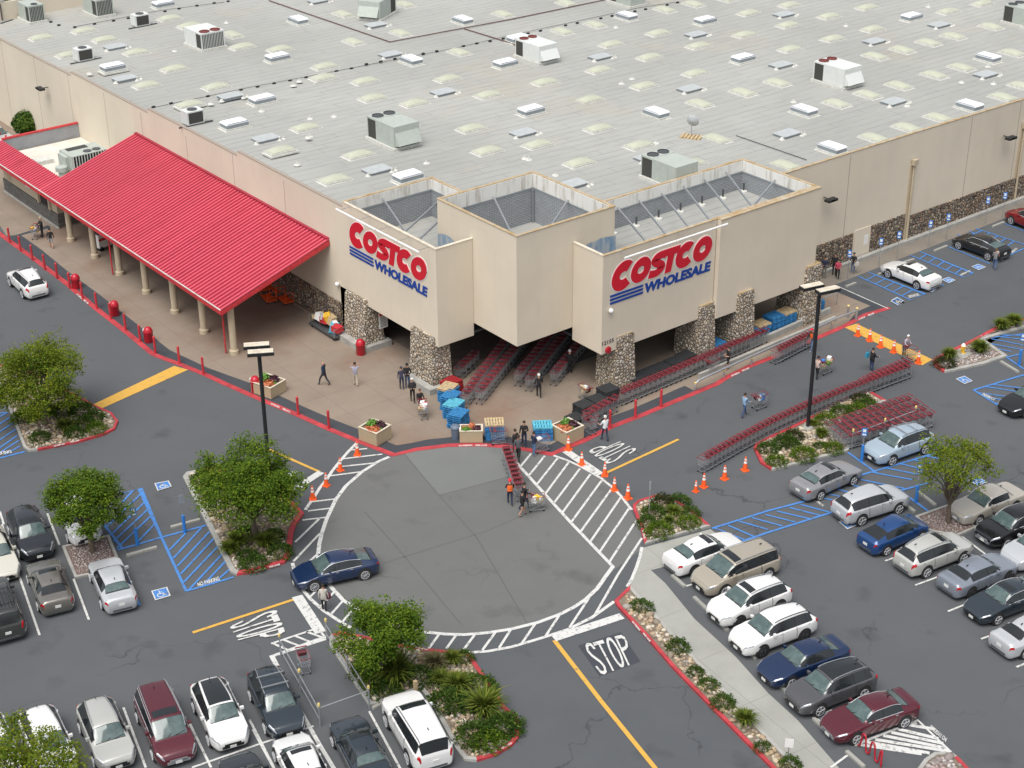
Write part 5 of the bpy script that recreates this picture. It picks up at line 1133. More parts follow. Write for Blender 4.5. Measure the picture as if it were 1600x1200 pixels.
for i, (a, b, q, n) in enumerate((((728,634),(794,545),'leftmost row',17),((752,628),(822,540),'second row from the left',18),((812,600),(872,526),'third row from the left',14),((829,608),(888,532),'fourth row from the left',15),((868,599),(925,530),'rightmost row',13),((719,592),(742,571),'stub row beside the red pallets',5))):
    NC += cart_row([a, b], 'shopping cart under the tower, '+q, 'carts under the tower, '+q, .62, rev=True, nmax=n)
print('carts', NC)
def cart_at(px, to, lab): p = place(px); q = place(to); return cart(p.x, p.y, atan2(q.y-p.y, q.x-p.x), lab), p, atan2(q.y-p.y, q.x-p.x)
def load(p, an, lab, seed, n=7, cols=('white','red','bluesign','yellow','palwood','bin')):
    rnd = random.Random(seed); t = thing('groceries', lab, 'groceries', (p.x,p.y,.0), an)
    for k in range(n):
        x, y, z = rnd.uniform(-.28,.36), rnd.uniform(-.17,.17), .62+rnd.uniform(0,.42); s = rnd.uniform(.16,.32)
        b = MB(); b.box((0,0,0),(s,s*rnd.uniform(.6,1.1),s*rnd.uniform(.5,1.1)), rnd.uniform(0,1.5)); o = b.build(('carton','bag','packet')[k % 3], M[cols[rnd.randrange(len(cols))]], t); o.location = (x,y,z); o.rotation_euler = (rnd.uniform(-.3,.3),rnd.uniform(-.3,.3),0)
for a, b, l, g_ in (((662,652),(668,672),'full shopping cart pushed by a red-haired woman on the plaza','heap of groceries in the cart of the red-haired woman'),((838,797),(870,795),'loaded shopping cart pushed by two people in black on the roundabout','cartons of drinks in the cart on the roundabout'),
                    ((1289,583),(1310,575),'loaded shopping cart right of the lamp post','green and white shopping in the cart by the lamp post'),((57,372),(50,380),'overfull shopping cart near the food court','heap of bags in the cart near the food court'),((914,625),(905,618),'shopping cart with white bags beside the black pallets','white bags in the cart beside the black pallets'),
                    ((1186,638),(1210,630),'low cart stacked with bright boxes crossing the lane','green and blue boxes on the cart crossing the lane')):
    c, p, an = cart_at(a, b, l); load(p, an, g_, int(a[0]), 9, ('white','white','palwood','pl_green','bluesign','orange','bin') if a[0] > 1100 else ('white','red','hatch','white','yellow','palwood','bin'))
for a, b, l in (((779,693),(800,692),'empty shopping cart in front of the pallet stack with wooden top'),((846,705),(868,700),'shopping cart with a white tray beside the man in a navy shirt'),((1420,562),(1440,572),'empty shopping cart of the white-haired man on the yellow hump'),((476,1047),(486,1072),'lone shopping cart inside the trolley corral'),((921,676),(940,690),'shopping cart held by the man in a white shirt'),((924,668),(942,683),'shopping cart behind the one held by the man in white'),((1112,583),(1130,576),'red-handled cart left by the low ramp wall')): cart_at(a, b, l)
# flatbed trolleys
t = thing('flatbed_trolley', 'long grey flatbed trolley heaped with cardboard by the left pillar', 'trolley', place((512,519)), atan2(place((536,533)).y-place((488,503)).y, place((536,533)).x-place((488,503)).x))
MB().bx(-1.7,1.7,-.5,.5,.22,.34).build('deck', M['darkgrey'], t); b = MB(); [b.bar((x,-.48,.3),(x,-.48,.9),.04) for x in (-1.65,1.65)]; [b.bar((x,.48,.3),(x,.48,.9),.04) for x in (-1.65,1.65)]; b.bar((1.65,-.48,.9),(1.65,.48,.9),.04); b.bar((-1.65,-.48,.9),(-1.65,.48,.9),.04); b.build('frame', M['steel'], t)
for x, y in ((-1.4,.4),(-1.4,-.4),(1.4,.4),(1.4,-.4)): q = MB(); q.tube([(x,y-.03,.1),(x,y+.03,.1)], .1, 8); q.build('wheel', M['rubber'], t)
cbx = random.Random(3); org = t.location
for k in range(13):
    b = MB(); s = cbx.uniform(.35,.75); b.box((0,0,0),(s,s*.8,s*cbx.uniform(.4,.9))); o = b.build('cardboard_box', M[('palwood','palwood','white','bluepl','hatch','red','yellow')[k % 7]]); u = -1.4+k*.23; an = t.rotation_euler.z
    o.location = (org.x+cos(an)*u-sin(an)*cbx.uniform(-.25,.25), org.y+sin(an)*u+cos(an)*cbx.uniform(-.25,.25), .55+cbx.uniform(0,.6)*(1.2-abs(u)*.4)); o.rotation_euler = (cbx.uniform(-.3,.3),cbx.uniform(-.3,.3),an+cbx.uniform(-.8,.8)); tag(o, 'empty carton in the cardboard heap on the flatbed trolley', 'carton', 'cartons heaped on the flatbed trolley')
def ocart():
    t = thing('platform_cart', 'orange tubular platform cart parked under the red canopy', 'platform cart', (0,0,0), 0, 'orange platform carts under the canopy')
    b = MB(); [b.bar((x,y,.25),(x,y,.95),.035) for x in (-.7,.7) for y in (-.35,.35)]; [b.bar((x,-.35,z),(x,.35,z),.035) for x in (-.7,.7) for z in (.6,.95)]; b.build('frame', M['orange'], t); MB().bx(-.7,.7,-.36,.36,.2,.26).build('deck', M['orange'], t)
    for x, y in ((-.6,.3),(-.6,-.3),(.6,.3),(.6,-.3)): q = MB(); q.tube([(x,y-.02,.09),(x,y+.02,.09)], .09, 8); q.build('wheel', M['rubber'], t)
    return t
oc = ocart(); oc.location = place((446,472)); oc.rotation_euler = (0,0,rad(85))
for p, r_ in (((420,470),80),((412,452),88),((432,455),84),((400,440),86),((385,430),86)): dup(oc, place(p), rad(r_))
# ------------------------------------------------------------------ cars
def paint(name, col, metal=.35, rough=.26): 
    m = mat(name, col, rough, metal=metal, coat=1.0); return m
# profile: (x fraction of length from front 0..1, top height, kind)  kinds: h hood, c cabin
CARS = {
 'sedan':  dict(L=4.85, W=1.84, H=1.45, wb=2.8, prof=[(0,.58),(.03,.72),(.12,.82),(.25,.93),(.30,.97),(.43,1.40),(.52,1.45),(.66,1.43),(.74,1.33),(.86,1.09),(.95,1.07),(.985,1.0),(1,.72)], ic=4, ir=5, jr=8, jd=9, belt=.93, rw=.62, wr=.33),
 'coupe':  dict(L=4.7, W=1.85, H=1.43, wb=2.87, prof=[(0,.50),(.03,.64),(.12,.76),(.22,.86),(.26,.90),(.42,1.38),(.50,1.43),(.62,1.41),(.74,1.29),(.92,1.07),(.96,1.03),(.99,.95),(1,.70)], ic=4, ir=5, jr=8, jd=9, belt=.88, rw=.63, wr=.34),
 'suv':    dict(L=4.7, W=1.88, H=1.68, wb=2.7, prof=[(0,.68),(.025,.86),(.11,.98),(.22,1.04),(.26,1.08),(.395,1.57),(.49,1.67),(.66,1.66),(.82,1.58),(.885,1.49),(.965,1.13),(.985,1.02),(1,.72)], ic=4, ir=5, jr=9, jd=10, belt=1.05, rw=.63, wr=.36),
 'van':    dict(L=5.1, W=1.98, H=1.72, wb=3.0, prof=[(0,.62),(.025,.80),(.09,.93),(.17,1.03),(.20,1.08),(.36,1.64),(.46,1.72),(.68,1.72),(.87,1.69),(.93,1.62),(.985,1.10),(.995,.95),(1,.7)], ic=4, ir=5, jr=9, jd=10, belt=1.04, rw=.72, wr=.35),
 'bigsuv': dict(L=5.15, W=2.03, H=1.89, wb=2.95, prof=[(0,.82),(.02,1.02),(.10,1.13),(.22,1.17),(.27,1.20),(.37,1.78),(.46,1.88),(.68,1.89),(.90,1.86),(.945,1.80),(.985,1.2),(.995,1.05),(1,.8)], ic=4, ir=5, jr=9, jd=10, belt=1.2, rw=.74, wr=.40),
 'hatch':  dict(L=4.45, W=1.74, H=1.49, wb=2.7, prof=[(0,.55),(.03,.70),(.10,.82),(.17,.93),(.20,.97),(.38,1.42),(.48,1.49),(.60,1.45),(.74,1.33),(.93,1.08),(.965,1.02),(.99,.93),(1,.7)], ic=4, ir=5, jr=8, jd=9, belt=.92, rw=.64, wr=.31),
 'classic':dict(L=5.0, W=1.82, H=1.44, wb=2.93, prof=[(0,.66),(.02,.80),(.12,.86),(.27,.91),(.31,.94),(.42,1.38),(.48,1.44),(.62,1.44),(.70,1.38),(.79,.98),(.93,.94),(.985,.90),(1,.70)], ic=4, ir=5, jr=8, jd=9, belt=.92, rw=.68, wr=.32),
}
def make_car(kind, col, label, fw, rw_, side, opts=''):
    """fw/rw_: ground points of the visible front and rear wheels; side: +1 visible side is the car's left"""
    c = CARS[kind]; L_, W_, H_ = c['L'], c['W'], c['H']; hw = W_/2; zb = .2 if kind not in ('bigsuv','suv') else .25
    pf, pr = Vector(g2(fw)), Vector(g2(rw_)); d = (pf-pr).normalized(); nl = Vector((-d.y, d.x)); ctr = (pf+pr)/2-nl*side*(hw-.12)
    if 'anchorf' in opts: ctr = pf-d*c['wb']/2-nl*side*(hw-.12)
    if 'anchorr' in opts: ctr = pr+d*c['wb']/2-nl*side*(hw-.12)
    cat = {'suv':'SUV','bigsuv':'SUV','van':'minivan'}.get(kind, 'car'); t = thing('parked_car' if 'moving' not in opts else 'moving_car', label, cat, (ctr.x, ctr.y, .0), atan2(d.y, d.x))
    st = c['prof']; n = len(st); wbx = c['wb']/2; xc = -.02*L_
    def ring(i):
        u, zt = st[i]; x = L_/2-u*L_; k = 1.0
        e = min(u, 1-u); pw = 1-.30*max(0, (.10-e)/.10)**1.6 if u < .5 else 1-.22*max(0, (.08-e)/.08)**1.6
        w = hw*pw; cab = c['ic'] < i < c['jd']; belt = min(c['belt'], zt-.03); r = []
        zlo = zb+(.12 if e < .01 else 0)
        r = [(0,zlo),(.80*w,zlo),(.955*w,zlo+.10),(1.0*w,zlo+.28),(.99*w,(zlo+.28+belt)/2+.06),(.955*w,belt-.01)]
        if cab: q = (c['rw']*hw+.02)*(1-(.28 if kind not in ('van','bigsuv') else .12)*max(0,u-.55)/.45); r += [(.90*w,belt+.035),(q*1.03,zt-.085),(q*.80,zt-.018),(0,zt+.012)]
        else: r += [(.90*w,min(zt-.015,belt+.02)),(.74*w,zt-.012),(.5*w,zt),(0,zt+.008)]
        return x, r
    R_ = [ring(i) for i in range(n)]
    def S(s, tt, sg=1, off=0.0):
        def ev(s, tt):
            s = min(max(s, 0), n-1-1e-6); i = int(s); f = s-i; tt = min(max(tt, 0), 9-1e-6); j = int(tt); g = tt-j
            def cr(a, b, c_, d_, f, k=.32): m0 = (c_-a)*k; m1 = (d_-b)*k; return (2*f**3-3*f*f+1)*b+(f**3-2*f*f+f)*m0+(-2*f**3+3*f*f)*c_+(f**3-f*f)*m1
            ii = [max(i-1,0), i, i+1, min(i+2,n-1)]; jj = [max(j-1,0), j, j+1, min(j+2,9)]
            xs_ = cr(*[R_[q][0] for q in ii], f); yz = []
            for comp in (0,1):
                rows = [cr(*[R_[q][1][p][comp] for p in jj], g) for q in ii]; yz.append(cr(*rows, f))
            return Vector((xs_, yz[0], yz[1]))
        p = ev(s, tt)
        if off:
            a = ev(s+.05, tt)-ev(s-.05, tt); b = ev(s, tt+.05)-ev(s, tt-.05); nn = a.cross(b)
            if nn.length > 1e-9:
                nn.normalize(); 
                if nn.y < 0 and abs(nn.y) > abs(nn.z) or (abs(nn.z) >= abs(nn.y) and nn.z < 0): nn = -nn
                p = p+nn*off
        return Vector((p.x, p.y*sg, p.z))
    body = MB(); ns, nt2 = (n-1)*3, 9*2; vs = []; 
    for a in range(ns+1):
        row = [S(a/3, b/2, 1) for b in range(nt2+1)]; vs += row+[Vector((p.x,-p.y,p.z)) for p in row[1:-1]]
    m_ = 2*nt2; idx = lambda a, k: a*m_+(k if k <= nt2 else nt2+(m_-k)) if k <= nt2 else a*m_+nt2+(m_-k)
    order = list(range(nt2+1))+[nt2+ (nt2-1-q)+1 for q in range(nt2-1)]
    # loop order: 0..nt2 on the left then mirrored points nt2-1..1
    loop = list(range(nt2+1))+[nt2+k for k in range(nt2-1, 0, -1)]
    fs = []
    for a in range(ns):
        for q in range(m_):
            i0, i1 = loop[q], loop[(q+1)%m_]; fs.append((a*m_+i0, (a+1)*m_+i0, (a+1)*m_+i1, a*m_+i1))
    fs.append(tuple(loop)); fs.append(tuple(ns*m_+k for k in reversed(loop))); body.add(vs, fs)
    bo = body.build('body', col, t, 38)
    def patch(name, m, s0, s1, t0, t1, sides=(1,-1), off=.007, a=6, b=4, parent=None, both=False, taper=None):
        mb = MB()
        for sg in sides:
            vs = []; 
            for i in range(a+1):
                for j in range(b+1):
                    ss = s0+(s1-s0)*i/a; tt = t0+(t1-t0)*j/b
                    if taper: ss = s0+(taper(j/b, 0))+(s1+taper(j/b, 1)-s0-taper(j/b, 0))*i/a
                    vs.append(S(ss, tt, sg, off))
            fs = []
            for i in range(a):
                for j in range(b):
                    q = (i*(b+1)+j, i*(b+1)+j+1, (i+1)*(b+1)+j+1, (i+1)*(b+1)+j); fs.append(q if sg > 0 else q[::-1])
            mb.add(vs, fs)
        return mb.build(name, m, parent or t, 60)
    ic, ir, jr, jd = c['ic'], c['ir'], c['jr'], c['jd']; suvish = kind in ('suv','van','bigsuv')
    patch('glass_gasket', M['black'], ic-.03, ir-.02, 6.9, 9, off=.004); patch('glass_gasket', M['black'], jr+.06, jd-.04, 6.9, 9, off=.004)
    patch('panel_gap', M['black'], .9, .93, 6.2, 9, off=.003, a=1)
    patch('windscreen', M['glass'], ic+.07, ir-.08, 6.95, 9, off=.008)
    patch('rear_window', M['glassdark'] if suvish or 'darkrear' in opts else M['glass'], jr+.12, jd-(.12 if suvish else .2), 6.98, 9, off=.008)
    # side windows with pillars
    cuts = [ic+.42, ir+.95 if not suvish else ir+1.15, jr-.95 if not suvish else ir+2.35, (jr+.35) if not suvish else jr-.05]
    if suvish: cuts = [ic+.45, ir+.85, ir+2.05, ir+3.1, jr+.2] if kind != 'bigsuv' else [ic+.5, ir+.85, ir+1.9, ir+3.1, jr+.1]
    else: cuts = [ic+.42, ir+1.15, jr+.25] if kind != 'classic' else [ic+.5, ir+1.1, jr-.1]
    for sg in (1,-1):
        patch('window_frame', M['black'], cuts[0]-.05, cuts[-1]+.05, 6.05, 6.97, (sg,), .004, 16, 2)
        for k, (a_, b_) in enumerate(zip(cuts[:-1], cuts[1:])):
            patch('side_window', M['glassdark'], a_+.04, b_-.04, 6.12, 6.93, (sg,), .007, 6, 2)
        patch('headlight', M['lampglass'], .12, 1.8, 4.5, 6.0, (sg,), .008, 4, 3)
        patch('tail_light', M['tail'], n-2.9 if not suvish else n-3.3, n-1.35, 4.3 if not suvish else 4.4, 5.3 if not suvish else 6.2, (sg,), .008, 4, 3)
        patch('door_seams', M['black'], ir+.9, ir+.94, 3.0, 5.9, (sg,), .004, 1, 6); patch('door_seams', M['black'], jr-.55 if not suvish else ir+2.1, jr-.51 if not suvish else ir+2.15, 3.0, 5.9, (sg,), .004, 1, 6)
        patch('sill', M['black'], 1.6, n-3, 1.0, 2.1, (sg,), .006, 6, 2)
        mx = S(ic+.75, 6.0, sg); b = MB(); b.box((mx.x, mx.y+sg*.11, mx.z+.06), (.13,.2,.13)); b.build('mirror', col if 'blackmirror' not in opts else M['black'], t)
        for hs in (ir+.7, jr-.7): q = S(hs, 5.0, sg, .015); b = MB(); b.box(tuple(q), (.16,.03,.03)); b.build('door_handle', M['steel'] if 'chrome' in opts else col, t)
        if 'chrome' in opts:
            b = MB(); b.tube([S(ic+.45+(cuts[-1]-ic-.45)*k/10, 6.08, sg, .012) for k in range(11)], .016, 4); b.build('window_trim', M['rim'], t)
            b = MB(); b.tube([S(ic+.45+(cuts[-1]-ic-.45)*k/10, 6.97, sg, .012) for k in range(11)], .014, 4); b.build('window_trim', M['rim'], t)
        if 'rails' in opts: b = MB(); b.tube([S(ir+.25+(jr-ir-.3)*k/8, 7.5, sg, .05) for k in range(9)], .022, 6); b.build('roof_rail', M['darkgrey'] if 'darkrails' in opts else M['steel'], t)
        for xw in (wbx, -wbx):
            wr = c['wr']; b = MB(); b.tube([(xw+xc*0, sg*(hw-.06), wr+.05), (xw, sg*(hw+.004), wr+.05)], wr+.07, 24); b.build('wheel_arch', M['dark'], t, 40)
            b = MB(); b.tube([(xw, sg*(hw-.2), wr), (xw, sg*(hw+.0), wr), (xw, sg*(hw+.018), wr)], [wr, wr, wr-.03], 24); wheel = b.build('wheel', M['rubber'], t, 40)
            rim_mb = MB(); rm = 'black' if 'blackrims' in opts else 'rim'; r0 = wr*.70
            rim_mb.tube([(xw, sg*(hw+.016), wr), (xw, sg*(hw+.024), wr)], r0, 20)
            rim_mb.build('rim_disc', M['darkgrey'], wheel, 40); sp = MB()
            for k in range(9 if 'turbine' in opts else 5): an = 2*pi*k/(9 if 'turbine' in opts else 5)+.3; sp.bar((xw, sg*(hw+.028), wr), (xw+cos(an)*r0, sg*(hw+.028), wr+sin(an)*r0), .085 if 'turbine' not in opts else .05, .02)
            for k in range(20): a0, a1 = 2*pi*k/20, 2*pi*(k+1)/20; sp.bar((xw+cos(a0)*r0, sg*(hw+.028), wr+sin(a0)*r0), (xw+cos(a1)*r0, sg*(hw+.028), wr+sin(a1)*r0), .03, .03)
            sp.build('spokes', M[rm], wheel)
    g = MB(); zf = st[0][1]; g.box((L_/2+.004, 0, zf-.13), (.03, W_*.42, .17)); g.box((L_/2+.004, 0, zb+.21), (.03, W_*.55, .14)); g.build('grille', M['black'] if 'chromegrille' not in opts else M['steel'], t)
    b = MB(); b.box((L_/2+.02, 0, zf-.22), (.02,.31,.15)); b.build('number_plate', M['plate'], t)
    q = S(n-1.5, 9, 1); zr = st[-1][1]; b = MB(); b.box((-L_/2-.008, 0, zr+.02-.06), (.02,.31,.15)); b.build('number_plate', M['plate'], t)
    b = MB(); b.box((-L_/2-.002, 0, zb+.18), (.03, W_*.55, .1)); b.build('rear_bumper_trim', M['darkgrey'], t)
    if 'sunroof' in opts: patch('sunroof', M['glassdark'], ir+.25, ir+1.1, 8.0, 9, off=.008)
    if 'panorama' in opts: patch('sunroof', M['glassdark'], ir+.2, jr-.7, 7.75, 9, off=.008)
    if 'crossbars' in opts:
        b = MB(); [b.bar((x,-hw*.72,H_+.10),(x,hw*.72,H_+.10),.05) for x in (.1,-.75)]; b.build('roof_bars', M['steel'], t)
    if 'rack' in opts:
        b = MB(); [b.bar((x,-.62,H_+.14),(x,.62,H_+.14),.03) for x in (-1.8,-.3)]; [b.bar((-1.8,y,H_+.14),(-.3,y,H_+.14),.03) for y in (-.62,-.4,-.2,0,.2,.4,.62)]; [b.bar((x,y,H_-.02),(x,y,H_+.26),.03) for x in (-1.8,-.3) for y in (-.62,.62)]; [b.bar((-1.8,y,H_+.26),(-.3,y,H_+.26),.03) for y in (-.62,.62)]; b.build('roof_rack', M['black'], t)
    b = MB(); b.box((-L_*.32 if suvish else -L_*.20,0,H_+.05 if suvish else H_+.0), (.14,.03,.06)); b.build('aerial', M['black'], t)
    dx = S((ic+ir)/2-.45, 8.2, -1, .02); b = MB(); b.bar(S(ic+.05,8.6,1,.02), S(ic+.22,7.4,1,.025), .02); b.bar(S(ic+.05,8.6,-1,.02), S(ic+.22,9,-1,.03), .02); b.build('wiper', M['black'], t)
    return t
WHT, SIL, GRY, DGR, BLK = (.74,.74,.73), (.53,.55,.57), (.16,.165,.175), (.025,.03,.036), (.008,.008,.009)
pc = {}
def PT(k, c, m=.35):
    if k not in pc: pc[k] = paint(k+' car paint', c, m)
    return pc[k]
wht = PT('white', WHT, 0); sil = PT('silver', SIL, .25); gry = PT('grey', (.10,.10,.108), .3); dgr = PT('dark grey', DGR, .4); blk = PT('black', BLK, .1); tan_ = PT('champagne', (.40,.36,.29), .2); mar = PT('maroon', (.10,.012,.022), .2); navy = PT('navy blue', (.010,.026,.08), .2)
blu = PT('mid blue', (.015,.065,.21), .3); lbl = PT('pale blue silver', (.40,.49,.57), .25); slt = PT('slate blue', (.03,.042,.055), .3); redp = PT('dark red', (.25,.01,.015), .3)
make_car('sedan', wht, 'white sedan parked nose-in at the top of the right row beside the concrete path', (1150,873), (1083,899), -1, 'sunroof blackrims anchorr')
make_car('van', tan_, 'beige minivan between two white cars in the right row', (1130,931), (1200,904), 1, 'sunroof rails anchorf')
make_car('suv', wht, 'white SUV with dark sunroof beside the beige minivan', (1153,980), (1216,955), 1, 'sunroof blackrims rails anchorf')
make_car('suv', wht, 'white SUV with roof rails above the dark blue sedan', (1189,1026), (1254,1001), 1, 'rails blackrims darkrails')
make_car('sedan', navy, 'dark blue sedan facing the concrete path between white and grey SUVs', (1234,1074), (1300,1049), 1, 'anchorf')
make_car('suv', gry, 'dark grey SUV with panoramic roof beside the maroon sedan', (1281,1117), (1344,1092), 1, 'panorama rails')
make_car('sedan', mar, 'maroon sedan with chrome window trim last in the right row', (1337,1161), (1409,1136), 1, 'chrome chromegrille')
make_car('sedan', PT('mid grey', (.30,.30,.31), .3), 'grey sedan with sunroof parked below the shrub island', (1335,756), (1279.5,781), -1, 'sunroof chrome anchorr')
make_car('suv', sil, 'silver SUV with tall red tail lights on the blue hatching', (1400,803), (1346,820), -1, '')
make_car('hatch', blu, 'bright blue hatchback below the silver SUV', (1435,845), (1385,866), -1, 'darkrear')
make_car('suv', PT('light silver', (.54,.54,.51), .25), 'silver older SUV with two black roof bars', (1500,880), (1447,901), -1, 'rails sunroof')
make_car('sedan', PT('steel blue', (.25,.28,.33), .3), 'steel blue sedan seen from its rear in the far right row', (1571,909), (1516,933), -1, 'blackrims darkrear')
make_car('sedan', slt, 'dark slate sedan with sunroof facing left near the right edge', (1556,975), (1620,950), 1, 'sunroof chrome anchorf')
make_car('sedan', sil, 'silver sedan cut by the right edge, lowest of its row', (1660,1003), (1599,1028), -1, 'darkrear anchorr')
make_car('suv', lbl, 'pale blue SUV parked alongside the cart corral', (1392,727), (1442,709), 1, 'rails crossbarsx')
make_car('classic', PT('gold', (.46,.43,.37), .2), 'old pale gold boxy sedan beside the small tree', (1527,820), (1583,798), 1, 'chrome chromegrille')
make_car('suv', blk, 'black SUV below the old gold sedan', (1570,857), (1628,836), 1, 'chromegrille anchorf')
make_car('suv', sil, 'silver car at the right edge under the black SUV', (1612,893), (1672,868), 1, 'chromegrille anchorf')
make_car('sedan', blk, 'black car at the right edge beside the upper blue hatching', (1601,652), (1660,630), 1, 'anchorf')
make_car('sedan', wht, 'white sedan in the accessible bay by the wall', (1388.5,434), (1432.5,452), 1, 'sunroofx')
make_car('coupe', blk, 'black coupe in the accessible bay by the wall', (1500,390), (1542,406), 1, 'chrome')
make_car('suv', redp, 'dark red SUV at the right edge by the wall', (1580,351), (1624,370), 1, 'chrome anchorf')
make_car('suv', wht, 'white SUV driving past the red bollards on the left', (18,447), (38,466), 1, 'moving rails sunroof anchorr')
make_car('suv', dgr, 'dark grey SUV facing down beside the small tree on the left', (36.5,876), (17,832), -1, 'sunroof')
make_car('suv', wht, 'white SUV hidden under the small tree on the left', (110,848), (93,806), -1, 'anchorf')
make_car('sedan', PT('warm grey', (.21,.195,.175), .5), 'warm grey sedan seen from behind between dark pickup and silver sedan', (47,907), (64,954), 1, 'sunroof darkrear anchorr')
make_car('sedan', sil, 'silver sedan parked below the small lava gravel island', (144,905), (163,951), 1, 'anchorr')
make_car('bigsuv', PT('charcoal', (.05,.052,.05), .2), 'black old SUV with roof rack at the left edge', (-38,948), (-18,998), 1, 'rack darkrails anchorr')
make_car('sedan', PT('ivory', (.6,.58,.5), .1), 'ivory car cut by the left edge', (-18,905), (-36,860), -1, 'anchorf')
make_car('suv', wht, 'white car cut by the bottom left corner', (-22,1222), (-42,1175), -1, 'anchorf')
make_car('suv', wht, 'white SUV behind the tree at the bottom left', (62,1212), (42,1165), -1, 'anchorf')
make_car('suv', PT('warm silver', (.5,.5,.47), .25), 'silver SUV between the bottom left tree and the maroon minivan', (152,1198), (132,1150), -1, 'anchorf rails')
make_car('van', mar, 'maroon minivan with sunroof in the lower left row', (243,1186), (220,1130), -1, 'sunroof rails chromegrille')
make_car('suv', wht, 'white SUV with black glass roof in the lower left row', (331,1166), (307,1112), -1, 'panorama')
make_car('suv', slt, 'slate SUV with silver cross bars beside the corral', (418,1145), (396,1096), -1, 'crossbars rails')
make_car('coupe', wht, 'white coupe with sunroof at the bottom edge below the slate SUV', (434,1190), (458,1240), 1, 'sunroof anchorf')
make_car('sedan', slt, 'slate sedan with sunroof at the bottom edge beside the large white car', (524,1166), (552,1220), 1, 'sunroof anchorf')
make_car('sedan', dgr, 'dark car roof at the bottom edge left of the white coupe', (352,1225), (378,1275), 1, 'anchorf')
make_car('bigsuv', wht, 'large white SUV with long side windows beside the planted bed', (605,1132), (643,1199), 1, 'sunroof rails darkrails')
make_car('coupe', navy, 'deep blue sedan with glossy roof leaving the roundabout', (492,923), (569,905), 1, 'moving turbine chrome')
make_car('suv', sil, 'silver SUV behind the food court at the far left', (18,226), (-12,214), 1, 'anchorf')
make_car('sedan', wht, 'white car behind the food court canopy at the left edge', (14,246), (-16,236), 1, 'anchorf')
